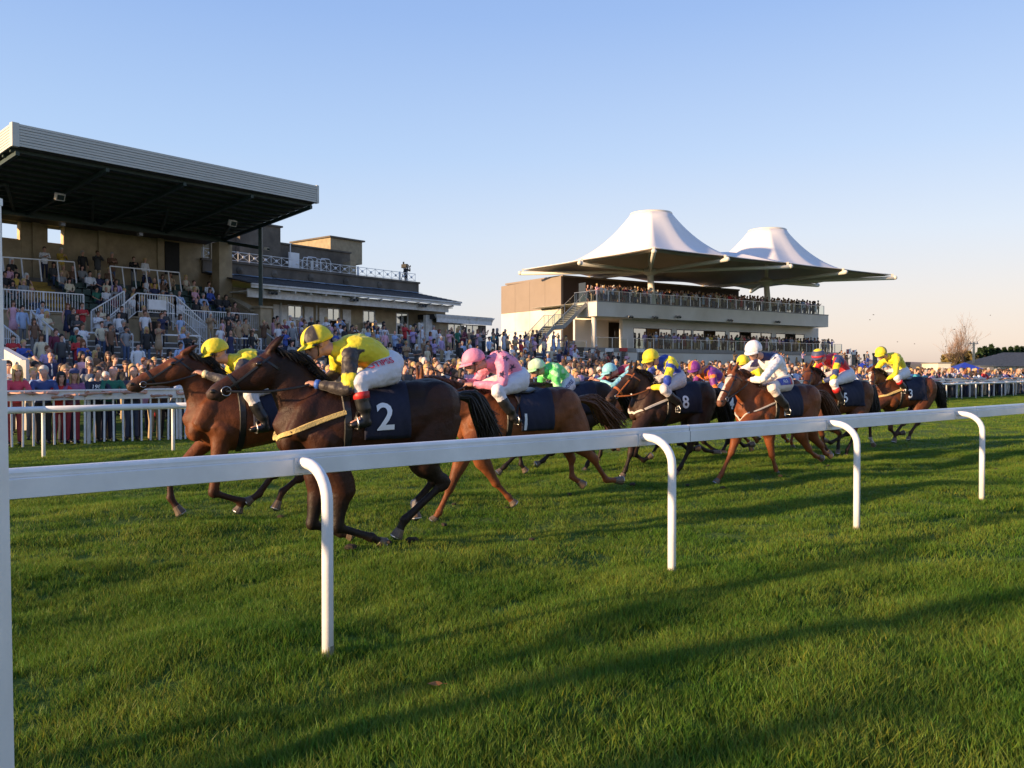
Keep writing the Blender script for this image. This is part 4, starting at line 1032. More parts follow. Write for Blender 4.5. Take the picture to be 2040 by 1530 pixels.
    for Fk, Ho, dd in hooves:   # hoof
        a = Fk.lerp(Ho, .55); n_ = V(dd.z, 0, -dd.x); e = (dd*.9+n_*0).normalized()
        b_ = Ho; m = MB(); m.tube([a, a.lerp(b_, .5), b_], [(.040*s, .040*s), (.048*s, .046*s), (.060*s, .054*s)], 12, (0, 1, 0)); ho = m.build('hoof', M_['hoof'], R, smooth=False)
        m = MB(); m.tube([b_+dd*.005, b_+dd*.013], [(.058*s, .052*s)]*2, 12, (0, 1, 0)); m.build('horseshoe', M_['steelb'], ho)
    for q in (-1, 1):
        MB().ball(Pp+d*Lh*.245+p*.060*s+sideh*.098*s*q*hs, (.024*s, .014*s, .020*s), 10, 8).build('eye', M_['sunglass'], R, smooth=True)
        MB().ball(Pp+d*Lh*.935+p*.045*s+sideh*.040*s*q*hs, (.026*s, .014*s, .019*s), 10, 8).build('nostril', M_['hair'], R, smooth=True)
    hm = M_[pal['mane']]
    # mane
    rd = random.Random(sp['seed']); mb = MB()
    wi = L(.42, 0, 1.50)
    for k in range(260):
        t = rd.random(); b0 = (Pp-d*.01).lerp(wi, t)+V(0, 0, .045*math.sin(pi*t))
        h_, n_, _, _ = bvh.ray_cast(b0+V(0, rd.uniform(-.02, .02), .5), V(0, 0, -1))
        if not h_: continue
        q = rd.choice((-1, -1, 1)); ln = rd.uniform(.07, .15)*s
        pt = [h_-V(0, 0, .01), h_+V(-.03*s, q*.025*s, .012*s+rd.uniform(0, .012)), h_+V(-.03*s-ln*.55, q*.06*s, -.02+rd.uniform(-.02, .015)), h_+V(-.03*s-ln, q*rd.uniform(.06, .09)*s, -.07+rd.uniform(-.03, .02))]
        mb.tube([V(*x) for x in cr(pt, 2)], [(.007, .008), (.008, .010), (.007, .009), (.006, .007), (.004, .006), (.003, .004), (.0015, .002)], 4)
    mb.build('mane', hm, R, smooth=True)
    # tail
    dock = L(-.85, 0, 1.36); te = H.px(*sp['tail'], 0) if sp.get('tail') else dock+V(-.55, 0, -.38)*s; mb = MB()
    mid1 = dock+V(-.16, 0, .02)*s
    mb.tube([V(*x) for x in cr([dock+V(.05, 0, 0), dock+V(-.06, 0, .01), mid1.lerp(te, .22), mid1.lerp(te, .5)], 3)], [.04*s]*4+[.035*s]*3+[.02*s]*3, 8)
    for k in range(300):
        j = V(rd.uniform(-.03, .03), rd.uniform(-.035, .035), rd.uniform(-.03, .03)); f = rd.uniform(.6, 1.08); sp_ = V(rd.uniform(-.06, .06), rd.uniform(-.07, .07), rd.uniform(-.10, .10))
        pts = [dock+j*.5+V(-.01, 0, 0), mid1+j*1.2, mid1.lerp(te, .4*f)+j*1.6+sp_*.5+V(0, 0, .05*s), mid1.lerp(te, .75*f)+sp_+j*1.4, mid1.lerp(te, f)+sp_*1.4+V(0, 0, rd.uniform(-.06, .03))]
        P = cr(pts, 2); mb.tube([V(*x) for x in P], [.009, .011, .012, .012, .011, .010, .008, .005, .002], 4)
    mb.build('tail', hm, R, smooth=True)
    # saddle cloth
    cx0, cx1 = sp.get('cloth', (-.38, .12))
    if sp.get('num'): npx = H.px(sp['num'][1], sp['num'][2], .29); cx0 = min(cx0, npx.x/s-.12); cx1 = min(cx1, cx0+.56)
    W_ = 16; A_ = 26; mb = MB(); g = []
    for i in range(W_+1):
        x = (cx0+(cx1-cx0)*i/W_); row = []
        for j in range(A_+1):
            a_ = -1+2*j/A_; sg = 1 if a_ > 0 else -1; b_ = abs(a_)
            if b_ <= .58: th = sg*math.radians(b_/.58*84); dr = V(0, sin(th), cos(th)); c0 = L(x, 0, 1.19)
            else: dr = V(0, sg, 0); c0 = L(x-.04*(b_-.58), 0, 1.215-(b_-.58)/.42*.20)
            h_, n_, _, _ = bvh.ray_cast(c0+dr*.7*s, -dr); fl_ = .022+.010*max(0, b_-.5)*sin(i*1.1+2)+.004*sin(i*1.9+j*.8)+(.02*(b_-.8) if b_ > .8 else 0)
            row.append((h_+dr*fl_) if h_ else c0+dr*.33*s)
        g.append(row)
    for i in range(W_+1):
        for j in range(A_+1): mb.v.append(tuple(g[i][j]))
    for i in range(W_):
        for j in range(A_): a = i*(A_+1)+j; mb.f.append((a, a+1, a+A_+2, a+A_+1))
    cl = mb.build('saddle_cloth', M_['navy'], R, smooth=True); sm = cl.modifiers.new('s', 'SOLIDIFY'); sm.thickness = .01; sm.offset = 1
    cb = BVHTree.FromPolygons([tuple(x) for x in mb.v], mb.f)
    if sp.get('num'):
        tx, nx, nz, sz = sp['num']
        c = V(npx.x, .3, min(max(npx.z, 1.10*s+dz), 1.20*s+dz))
        for sd in (1, -1):
            tm = text_mesh(tx, sz*s*1.35); decal(tm, M_['text'], cb, V(c.x, sd*.3, c.z), V(-sd, 0, .04), V(0, 0, 1), V(0, sd, .25), 'number', cl, .012)
    mb = MB()   # saddle
    mb.tube([L(.18, 0, 1.49), L(.08, 0, 1.475), L(-.08, 0, 1.47), L(-.2, 0, 1.505)], [(.045*s, .10*s), (.03*s, .15*s), (.03*s, .16*s), (.03*s, .12*s)], 12, (0, 1, 0)); mb.build('saddle', M_['black'], R, smooth=True)
    # girth, breast girth
    ring = lambda x, tilt=0: [L(x+tilt*cos(a), .34*sin(a), 1.14+.40*cos(a)) for a in np.linspace(-2.9, 2.9, 34)]
    strap(ring(.26), bvh, .07, .012, M_['black'], 'girth', R, .010)
    if sp.get('breast'):
        wd, mt = sp['breast']; pts = []
        for a in np.linspace(-1, 1, 41):
            f = abs(a); x = .78-.50*f**1.6; z = 1.0+.27*f**1.3; y = .33*math.sin(a*pi/2*.98)*(.5+.5*f); pts.append(L(x+.12*(1-f), y, z))
        strap(pts, bvh, wd, wd*.5, M_[mt], 'breast_girth', R, .004)
    # bridle
    def hring(t, off=.006, a0=0., tilt=0.):
        i = t*(len(nc)-1)/1.0; 
        P = []
        rr = np.interp(t, [-.04, .06, .18, .32, .46, .6, .74, .87, .96], [.075, .105, .128, .132, .108, .084, .07, .068, .056])*s*hs; rw = np.interp(t, [-.04, .06, .18, .32, .46, .6, .74, .87, .96], [.06, .08, .094, .088, .07, .058, .052, .055, .046])*s*hs
        c = Pp+d*Lh*t+p*rr
        for a in np.linspace(0, 2*pi, 25)[:-1]: P.append(c+p*cos(a)*(rr+off)+sideh*sin(a)*(rw+off)+d*tilt*cos(a)*s)

        return P
    bm_ = M_[sp.get('bridle', 'black')]; nb_ = M_[sp.get('noseband', sp.get('bridle', 'black'))]
    strap(hring(.64), bvh, sp.get('nbw', .028), .008, nb_, 'noseband', R, .003, True); strap(hring(.10, tilt=-.05), bvh, .022, .006, bm_, 'browband', R, .003, True)
    for q in (-1, 1):
        a_ = Pp+d*Lh*.05+p*.06*s+sideh*.09*s*q; b_ = Pp+d*Lh*.80+p*.10*s+sideh*.06*s*q
        strap([a_.lerp(b_, k/10) for k in range(11)], bvh, .02, .006, bm_, 'cheekpiece', R, .003)
        mb = MB(); ct = b_+sideh*q*.012; rr = sp.get('ringr', .032)*s
        mb.tube([ct+d*cos(a)*rr+p*sin(a)*rr for a in np.linspace(0, 2*pi, 17)], .0045, 6); mb.build('bit_ring', M_['steelb'], R, smooth=True)
        hand = sp['hands'][0 if q*sideh.y > 0 else 1] if sp.get('hands') else L(.50, .07*q, 1.52)
        m1, m2 = ct.lerp(hand, .4), ct.lerp(hand, .78); m1 = V(m1.x, .155*q*s*(1 if sideh.y > 0 else -1), m1.z-.03); m2 = V(m2.x, .165*q*s*(1 if sideh.y > 0 else -1), m2.z-.02); pts = cr([ct, m1, m2, hand], 5); mb = MB()
        mb.tube([V(*x) for x in pts], [(.010, .005)]*len(pts), 6, (0, 1, 0)); mb.build('rein', bm_, R)
    return R, bvh
def add_head(mb, C, Rm, s=1.0):
    """cranium, jaw, nose, ears: local axes forward, left, up in the columns of Rm"""
    P = lambda x, y, z: C+Rm @ V(x*s, y*s, z*s)
    mb.ball(P(-.012, 0, .03), (.098*s, .076*s, .095*s), 16, 12, Rm); mb.ball(P(.025, 0, -.045), (.066*s, .056*s, .070*s), 14, 10, Rm); mb.ball(P(.055, 0, -.092), (.028*s, .030*s, .024*s), 10, 8, Rm)
    mb.tube([P(.082, 0, .02), P(.100, 0, -.010), P(.106, 0, -.028), P(.085, 0, -.040)], [.012*s, .015*s, .019*s, .014*s], 8)
    mb.tube([P(.078, -.045, .032), P(.092, 0, .036), P(.078, .045, .032)], .012*s, 8); mb.tube([P(.084, -.02, -.062), P(.092, 0, -.062), P(.084, .02, -.062)], .010*s, 8)
    for q in (-1, 1): mb.ball(P(-.005, .076*q, -.01), (.018*s, .010*s, .030*s), 8, 6, Rm); mb.ball(P(.055, .035*q, -.025), (.028*s, .024*s, .026*s), 8, 6, Rm)
def hand_mesh(mb, wr, dr, pn, s=1.0, curl=1.0):
    """palm and five curled fingers appended; dr = hand direction, pn = palm normal"""
    dr = Vector(dr).normalized(); pn = Vector(pn); pn = (pn-dr*pn.dot(dr)).normalized(); sd_ = dr.cross(pn).normalized()
    pal = wr+dr*.055*s; mb.tube([wr, wr+dr*.03*s, wr+dr*.075*s, wr+dr*.095*s], [(.020*s, .028*s), (.020*s, .036*s), (.018*s, .040*s), (.014*s, .036*s)], 8, sd_)
    for k, (o, ln) in enumerate(((-.030, .060), (-.010, .070), (.011, .066), (.030, .052))):
        b = wr+dr*.088*s+sd_*o*s; pts = [b]; a = 0; q = b
        for seg in (.42, .32, .26):
            a += curl*(.75 if seg == .42 else .95); q = q+(dr*cos(a)+pn*sin(a))*ln*seg*s*1.15; pts.append(q)
        mb.tube(pts, [.0105*s, .010*s, .0090*s, .0075*s], 6)
    b = wr+dr*.03*s-sd_*.034*s; mb.tube([b, b+dr*.03*s-sd_*.016*s+pn*.012*s, b+dr*.052*s-sd_*.006*s+pn*.030*s], [.013*s, .011*s, .009*s], 6)
from mathutils import noise
def crease(me, amp, sc):
    nor = [v.normal.copy() for v in me.vertices]
    for v, n in zip(me.vertices, nor):
        p = v.co*sc; v.co += n*(amp*(abs(noise.noise(Vector((p.x*.6, p.y, p.z*1.2))))*1.6-.35)+amp*.4*noise.noise(p*2.6))
    me.update()
def make_rider(sp, H, label, R0=None):
    j = sp; s = j.get('s', 1.0)*1.07; vox = j.get('vox', .014)
    R = empty('person', H.o+H.h*0, H.rz, label=label, cat='jockey')
    g = lambda k, c: (H.px(*j[k], c) if k in j else None)
    he = g('head', 0); sh = g('shoulder', 0); hp = g('hip', 0); kn = g('knee', .30); an = g('ankle', .32); to = g('toe', .33); el = g('elbow', .30); ha = g('hand', .10)
    if 'off' in j:   # generic crouch from the head point
        b = he; o = lambda x, y, z: b+V(x, y, z)*s/1.08
        sh = sh or o(-.20, 0, -.12); hp = hp or o(-.66, 0, -.27); kn = kn or o(-.30, .28, -.42); an = an or o(-.44, .32, -.74); to = to or o(-.30, .33, -.80); el = el or o(-.24, .28, -.42); ha = ha or o(.06, .09, -.44)
    neck = sh.lerp(he, .35); tor = sh-hp; mid = sh.lerp(hp, .5)+V(0, 0, .055*s)
    f = V(*j.get('face', (1, .0, -.28))).normalized(); lat = V(0, 0, 1).cross(f).normalized(); up = f.cross(lat).normalized(); Rm = Matrix((f, lat, up)).transposed()
    farhand = V(ha.x+j.get('fh', 0.), -ha.y, ha.z+.03)
    arms = []; legs = []
    for q in (1, -1):
        S_ = sh+V(-.01, .165*q*s, -.03*s)
        E_ = V(el.x, el.y*q, el.z) if q == 1 else V(el.x+.02, -abs(el.y), el.z+.02)
        if q == -1 and 'elbow2' in j: E_ = H.px(*j['elbow2'], -.24)
        Hd = V(ha.x, ha.y*q, ha.z) if q == 1 else (H.px(*j['hand2'], -.10) if 'hand2' in j else farhand)
        arms.append((S_, E_, Hd, q))
        Hp = hp+V(.02, .10*q*s, -.03*s); K_ = V(kn.x, kn.y*q, kn.z); A_ = V(an.x, an.y*q, an.z); T_ = V(to.x, to.y*q, to.z); legs.append((Hp, K_, A_, T_))
    smp = []
    def body(kf, vox_, parts):
        mb = MB()
        def lf(pts, tg, n=12, sub=3, side=(0, 1, 0)):
            P = cr([(*p[0], p[1]*kf*s, p[2]*kf*s) for p in pts], sub); mb.tube([V(*q[:3]) for q in P], [(q[3], q[4]) for q in P], n, side)
            for i, q in enumerate(P): smp.append((V(*q[:3]), tg, i/(len(P)-1), max(q[3], q[4])))
        if 'torso' in parts:
            lf([(sh.lerp(he, .58)+V(-.03, 0, -.02), .058, .062), (sh.lerp(he, .40)+V(-.02, 0, -.01), .064, .070), (sh.lerp(he, .16), .085, .105), (sh+V(-.01, 0, -.01*s), .115, .165), (sh.lerp(hp, .2)+V(0, 0, .03*s), .135, .19), (mid, .130, .170), (sh.lerp(hp, .78)+V(0, 0, .03*s), .115, .145), (hp+V(.03, 0, -.0), .11, .14)], 'torso', 16)
        if 'pelvis' in parts: lf([(hp.lerp(sh, .18), .105, .135), (hp, .135, .165), (hp+V(-.075*s, 0, -.03*s), .11, .14)], 'pelvis', 14)
        for S_, E_, Hd, q in arms:
            if 'arms' in parts:
                lf([(S_+V(0, -.05*q, .0), .07, .07), (S_, .075, .07), (S_.lerp(E_, .5), .062, .06), (E_, .052, .05), (E_.lerp(Hd, .5), .048, .045), (E_.lerp(Hd, .86), .033, .033)], 'arm%d' % q, 10)
            if 'forearm' in parts: lf([(S_, .06, .06), (E_, .045, .045), (E_.lerp(Hd, .5), .038, .038), (E_.lerp(Hd, .85), .026, .03)], 'skin', 10)
        for Hp, K_, A_, T_ in legs:
            if 'thighs' in parts: lf([(Hp+V(-.03, 0, 0), .12, .10), (Hp.lerp(K_, .3), .108, .095), (Hp.lerp(K_, .7), .082, .075), (K_, .070, .066), (K_.lerp(A_, .18), .060, .058), (K_.lerp(A_, .42), .056, .053)], 'leg', 12)
            if 'shins' in parts: lf([(K_, .06, .058), (K_.lerp(A_, .4), .052, .05), (A_, .035, .035), (T_, .03, .035)], 'leg', 10)
        if 'head' in parts: add_head(mb, he, Rm, s*.97); mb.tube([sh+V(0, 0, -.02), neck, he+Rm @ V(-.02, 0, -.05)*s], [.06*s, .055*s, .055*s], 10); smp.append((he, 'head', 0, .1))
        return mb
    # skin body
    mb = body(.80, vox, ('torso', 'pelvis', 'forearm', 'thighs', 'shins', 'head')); me = remesh(mb, .011 if vox < .015 else .014, 2)
    me2 = MB()
    for S_, E_, Hd, q in arms: 
        dr = (Hd-E_).normalized(); hand_mesh(me2, E_.lerp(Hd, .86), dr, V(0, -q*.5, -1), s*1.0, .9)
    bm = bmesh.new(); bm.from_mesh(me); bm.from_mesh(me2.mesh('h')); bm.to_mesh(me); bm.free(); me.shade_smooth()
    sk = np.array(j.get('skin', (.52, .27, .19))); set_col(me, np.tile(sk, (len(me.vertices), 1)))
    mesh_obj('body', me, M_['skinv'], R)
    # silks
    smp.clear(); mb = body(1.0, vox, ('torso', 'arms')); me = remesh(mb, vox, 2); co = vcoords(me)
    kd = KDTree(len(smp))
    for i, x in enumerate(smp): kd.insert(x[0], i)
    kd.balance(); cols = np.zeros((len(co), 3)); ax = (hp-sh).normalized()
    for i, v in enumerate(co):
        vv = Vector(v.tolist()); best = None
        for (_, k, dist) in kd.find_n(vv, 4):
            m_ = dist/(smp[k][3]+.015)
            if best is None or m_ < best[0]: best = (m_, k)
        _, tg, t, r = smp[best[1]]; w_ = vv-sh
        if tg.startswith('arm') and .14 < t < .52 and abs(w_.y) < (.165+.08*t)*s: tg = 'torso'
        cols[i] = j['silk'](tg, t, w_.dot(ax)/(hp-sh).length, w_.y, vv, w_)
    if 'stars' in j:
        sc, n_, rad = j['stars']; rd = random.Random(5); used = []
        idx = list(range(len(co))); rd.shuffle(idx)
        for k in idx:
            pt = Vector(co[k].tolist())
            if all((pt-u).length > rad*3.0 for u in used): used.append(pt)
            if len(used) >= n_: break
        nor = np.empty(len(co)*3, np.float32); me.vertices.foreach_get('normal', nor); nor = nor.reshape(-1, 3)
        for u in used:
            k = int(np.argmin(((co-np.array(u))**2).sum(1))); n = Vector(nor[k].tolist()); a = n.orthogonal().normalized(); b = n.cross(a); dv = co-np.array(u); dist = np.linalg.norm(dv, axis=1)
            an_ = np.arctan2(dv @ np.array(b), dv @ np.array(a)); lim = rad*(.42+.58*np.abs(np.cos(2.5*an_))**1.6); mk = (dist < lim); cols[mk] = np.array(sc)
    set_col(me, cols); crease(me, .011, 13); sl_ = mesh_obj('silks', me, M_['silk'], R)
    # breeches
    smp.clear(); mb = body(1.03, vox, ('pelvis', 'thighs')); me = remesh(mb, vox, 2); bc = np.array(j.get('breech', (.74, .72, .74))); set_col(me, np.tile(bc, (len(me.vertices), 1)))
    crease(me, .005, 15); br = mesh_obj('breeches', me, M_['silk'], R); co = vcoords(me)
    if 'print' in j:
        tx, m_, sz, t_, dz_ = j['print'][:5]; bv = BVHTree.FromPolygons([tuple(x) for x in co.tolist()], [tuple(pf.vertices) for pf in me.polygons])
        Hp, K_ = legs[0][0], legs[0][1]; e1 = (Hp-K_); e1.y = 0; e1.normalize(); c = K_.lerp(Hp, t_)+V(0, 0, dz_)
        if len(j['print']) > 5:
            bb = MB(); n1, n2 = 24, 6; L1, L2 = .26*s, .055*s
            for a in range(n1+1):
                for b in range(n2+1): bb.v.append((-L1+2*L1*a/n1 if False else -L1*.55+L1*1.25*a/n1, -L2+2*L2*b/n2, 0))
            for a in range(n1):
                for b in range(n2): q = a*(n2+1)+b; bb.f.append((q, q+n2+1, q+n2+2, q+1))
            mm = bb.mesh('p'); 
            cc = np.array([j['print'][5] if v.co.x < L1*.5 else (.5, .02, .03) for v in mm.vertices]); set_col(mm, cc)
            decal(mm, M_['silk'], bv, c, e1, V(e1.z, 0, -e1.x), V(0, 1, .35), 'sponsor_patch', br, .006)
        decal(text_mesh(tx, sz), M_[m_], bv, c, e1, V(e1.z, 0, -e1.x), V(0, 1, .35), 'sponsor_lettering', br, .012)
    # boots
    for k, (Hp, K_, A_, T_) in enumerate(legs):
        st = K_.lerp(A_, .34); m = MB(); m.tube([V(*x) for x in cr([tuple(st), tuple(st.lerp(A_, .4)), tuple(A_+V(-.005, 0, .02)), tuple(A_.lerp(T_, .1)+V(-.01, 0, -.04*s))], 3)], [(.062*s, .06*s)]*3+[(.060*s, .055*s)]*3+[(.044*s, .042*s)]*3+[(.045*s, .042*s)], 12, (0, 1, 0))
        d_ = (T_-A_); m.tube([A_+V(-.045*s, 0, -.05*s), A_.lerp(T_, .35)+V(0, 0, -.035*s), A_.lerp(T_, .85)+V(0, 0, -.01*s), T_+d_*.12], [(.038*s, .036*s), (.042*s, .040*s), (.030*s, .042*s), (.018*s, .030*s)], 10, (0, 1, 0))
        me = remesh(m, .012, 2); bo = mesh_obj('boot', me, M_['black'], R)
        if j.get('boottop'): m = MB(); m.tube([K_.lerp(A_, .30), K_.lerp(A_, .48)], [.066*s, .064*s], 14); m.build('boot_top', M_['red'], bo, smooth=True)
        # stirrup: leather strap and iron
        si = A_.lerp(T_, .6)+V(0, 0, -.06*s)
        m = MB(); m.tube([si+V(0, .05, 0), si+V(0, .055, .06), si+V(0, .0, .12), si+V(0, -.055, .06), si+V(0, -.05, 0), si+V(0, .05, 0)], .007, 6); m.build('stirrup_iron', M_['steelb'], R, smooth=True)
        top = V(.05*s, .16*(1 if k == 0 else -1), 1.40*H.sc); m = MB(); m.bar(si+V(0, 0, .12), top, .025, .008); m.build('stirrup_leather', M_['black'], R)
    # cap
    mb = MB(); NA, NB = 36, 12; cols = []
    P = lambda x, y, z: he+Rm @ V(x*s, y*s, z*s)*.945
    for b in range(NB+1):
        for a in range(NA):
            el_ = b/NB*math.radians(104); az = 2*pi*a/NA; x, y, z = sin(el_)*cos(az), sin(el_)*sin(az), cos(el_)
            bul = 1.0; mb.v.append(tuple(P(-.012+.132*x*bul, .110*y*bul, .035+.118*z+.012*(z < .0)*abs(x)))); cols.append(j['cap'](az, el_, x, y, z))
    for b in range(NB):
        for a in range(NA): q = b*NA+a; r_ = b*NA+(a+1) % NA; mb.f.append((q, q+NA, r_+NA, r_))
    i0 = len(mb.v); pk = []
    for a in range(13):
        az = math.radians(-62+124*a/12)
        for r_, dzz in ((0.98, .0), (1.0+.52*cos(az)**1.3, -.030)): mb.v.append(tuple(P(-.012+.130*cos(az)*r_, .108*sin(az)*min(r_, 1.12), .018+dzz))); cols.append(j.get('peak', cols[NA*5]))
    for a in range(12): q = i0+a*2; mb.f.append((q, q+1, q+3, q+2))
    cp = mb.build('cap', M_['silk'], R, smooth=True); set_col(cp.data, np.array(cols)); sm = cp.modifiers.new('s', 'SOLIDIFY'); sm.thickness = .008; sm.offset = 1
    # goggles
    mb = MB(); mb.tube([P(.102*cos(a)-.002, .094*sin(a), .002) for a in np.linspace(-1.3, 1.3, 11)], [(.030*s, .014*s)]*11, 8, up); mb.build('goggles', M_['sunglass'], R, smooth=True)
    mb = MB(); mb.tube([P(-.02+.10*cos(a), .088*sin(a), .012) for a in np.linspace(1.2, 2*pi-1.2, 15)], [(.004, .012*s)]*15, 6, None); mb.build('goggle_strap', M_['black'], R)
    mb = MB(); mb.tube([P(.02, .078, -.0), P(.03, .06, -.08), P(.045, 0, -.115), P(.03, -.06, -.08), P(.02, -.078, 0)], .006, 6); mb.build('chin_strap', M_['black'], R)
    if j.get('wrist'): 
        E_, Hd = arms[0][1], arms[0][2]; m = MB(); m.tube([E_.lerp(Hd, .80), E_.lerp(Hd, .90)], .038*s, 10); q = m.build('wristband', M_['silk'], R, smooth=True); set_col(q.data, np.tile(np.array(j['wrist']), (len(q.data.vertices), 1)))
    if j.get('glove'):
        K_ = legs[1][1]; 
    wh = arms[1][2]; m = MB(); m.tube([wh+V(-.05, 0, .02), wh+V(.1, -.02, .06), wh+V(.42, -.03, .16)], [.010, .008, .004], 6); m.build('whip', M_['black'], R)
    return R
Y = (.74, .62, .02); BK = (.035, .028, .028); WH = (.80, .78, .80); PK = (.85, .28, .42); NV = (.02, .02, .09); BL = (.02, .055, .36); OR = (.80, .20, .02); PU = (.16, .02, .22); RD = (.62, .02, .03)
SKY = (.26, .60, .68); GR = (.12, .70, .16); LG = (.42, .80, .42); MR = (.30, .02, .06)
# per-rider colour functions: (tag, t along limb, u along torso, y lateral, position, offset)
def silk2(tg, t, u, y, v, w):
    if tg.startswith('arm'):
        if t < .2: return Y
        return Y if .40 < t < .58 else BK
    return BK if (abs(y) > .125 and .28 < u < .95 and abs(w.z+.16*u+.065) < .020) else Y
def cap2(az, el, x, y, z): return Y if (int((az+pi/6)/(pi/3)) % 2 == 0 or el > 1.55) else BK
def plain(c, sl=None): return lambda tg, t, u, y, v, w: (sl or c) if tg.startswith('arm') and t > .12 else c
def silk4(tg, t, u, y, v, w): return LG if (sin(v.x*31+v.y*13)*sin(v.z*37+v.y*23+1) > .35) else GR
def capq(a, b, n=3): return lambda az, el, x, y, z: a if int(az/(2*pi)*n*2) % 2 == 0 else b
def capc(c): return lambda az, el, x, y, z: c
def silk6(tg, t, u, y, v, w): return (Y if not (.52 < t < .62 or (.25 < t < .6 and v.y > 0 and sin(t*30) > .8)) else BL) if tg.startswith('arm') else BL
def silk7(tg, t, u, y, v, w):
    if tg.startswith('arm'): return PU if int(t*9) % 2 else OR
    return OR if abs(y) < .07 or u > .6 else PU
def silk8(tg, t, u, y, v, w):
    if tg.startswith('arm'): return WH
    k = abs(abs(y)-(.05+.18*(.45-u))) < .022 and u < .45
    return NV if (k or (u < .06 and w.z > -.02) or (abs(u-.80) < .03)) else WH
def silk10(tg, t, u, y, v, w):
    if tg.startswith('arm'): return Y if (sin(t*22) > .55) else (.03, .05, .16)
    return RD
def silk11(tg, t, u, y, v, w): return BK if (not tg.startswith('arm') and (abs(u-.25) < .035)) else Y
def silk1(tg, t, u, y, v, w):
    if tg.startswith('arm'): return Y if t < .2 else (.05, .045, .05)
    return Y if u < .28 else (.012, .014, .03)
def silk5(tg, t, u, y, v, w): return SKY if tg.startswith('arm') else ((WH if abs(u-.5) < .1 else MR))
CHES = dict(body=(.165, .048, .016), leg=(.22, .066, .020), mane='hairc', muzzle=(.20, .085, .05), back=(.7, .62, .6))
LC = dict(body=(.155, .050, .018), leg=(.20, .060, .02), mane='hairc', muzzle=(.15, .07, .05), back=(.62, .55, .55))
DB = bay(body=(.085, .030, .013)); BB = bay(body=(.105, .034, .013)); BR = bay(body=(.11, .034, .012), legs=(.05, .02, .012)); BLK = bay(body=(.022, .013, .010)); DK = bay(body=(.036, .017, .011))
def fl(c, *p): return dict(f=1, c=c, p=list(p))
def hl(c, *p): return dict(f=0, c=c, p=list(p))
RUN = []
def add(px, Z, phi, sc, spec, rider, rlabel):
    H = HF(px, Z, phi, sc); spec['H'] = H; RUN.append((spec, rider, rlabel))
# H1 bay leader beyond number 2
add(520, 9.3, 60, .98, dict(seed=1, pal=BR, dz=-.02, poll=(362, 700), nose=(250, 762), ear=(393, 687), label='bright bay racehorse leading on the far side, nose in front of the picket fence', breast=None,
    legs=[fl(-.15, (338, 950), (340, 992), (360, 1022)), fl(.15, (425, 982), (484, 999), (474, 1018)), hl(.15, (548, 940), (515, 985), (492, 1000)), hl(-.15, (597, 950), (562, 980), (549, 1012))],
    cloth=(-.40, .16), tail=(660, 905), ringr=.03, hands=[V(.42, .08, 1.47), V(.42, -.08, 1.5)]),
    dict(off=1, head=(428, 704), shoulder=(474, 722), hip=(560, 745), hand=(398, 742), elbow=(470, 765), cap=capc(Y), silk=silk1, peak=Y, breech=(.6, .58, .6), wrist=(.7, .6, .35)),
    'jockey with yellow cap and black and yellow silks on the leading bay')
# H2 dark bay number 2
add(731, 7.62, 62, 1.0, dict(seed=2, pal=dict(bay(body=(.036, .012, .006)), back=(.40, .42, .5), lt=.2), vox=.015, poll=(532, 694), nose=(408, 776), ear=(553, 679), label='dark bay racehorse with number 2 cloth running nearest to the rail', breast=(.045, 'sheep'), ringr=.038,
    legs=[fl(-.15, (636, 968), (621, 1044), (680, 1062), (700, 1066)), fl(.15, (682, 965), (672, 1050), (741, 1071), (764, 1083)), hl(.15, (842, 920), (884, 962), (806, 1036), (790, 1068)), hl(-.15, (838, 920), (866, 955), (826, 1004), (828, 1030))],
    socks=['cannon0-1'], cloth=(-.30, .13), num=('2', 767, 831, .25), tail=(985, 872), hands=[V(.46, .09, 1.46), V(.46, -.08, 1.5)]) | {'socks': ['0-1']},
    dict(s=1.02, head=(632, 685), shoulder=(682, 700), hip=(772, 729), knee=(716, 762), ankle=(726, 828), toe=(700, 846), elbow=(694, 776), hand=(622, 764), elbow2=(668, 742), hand2=(632, 772), cap=cap2, peak=Y, silk=silk2, breech=(.66, .64, .68), boottop=1, wrist=(.03, .12, .5), print=('OTIPSS', 'redtext', .085, .62, .075), face=(1, 0, -.35)),
    'jockey in yellow and black silks and quartered cap on number 2')
# H3 chestnut, pink rider
add(1030, 9.95, 60, .95, dict(seed=3, pal=LC, dz=-.04, poll=(832, 752), nose=(745, 800), ear=(836, 738), label='chestnut racehorse of the pink rider, legs stretched, behind number 2',
    legs=[fl(.16, (925, 905), (895, 975), (874, 1022), (863, 1037)), fl(-.15, (958, 912), (988, 963), (1013, 990), (1024, 1003)), hl(.15, (1150, 880), (1182, 915), (1208, 956), (1238, 957)), hl(-.15, (1130, 885), (1137, 915), (1140, 950), (1162, 966))],
    cloth=(-.36, .12), num=('1', 1047, 842, .2), tail=(1238, 848), hands=[V(.46, .09, 1.42), V(.46, -.08, 1.45)]),
    dict(s=.98, head=(943, 722), shoulder=(984, 722), hip=(1030, 752), knee=(990, 778), ankle=(1020, 828), toe=(1036, 838), elbow=(1000, 768), hand=(935, 766), cap=capc(PK), peak=PK, silk=plain(PK), stars=((.03, .02, .06), 26, .045), breech=(.70, .68, .74)),
    'jockey in pink silks with dark stars and a pink cap')
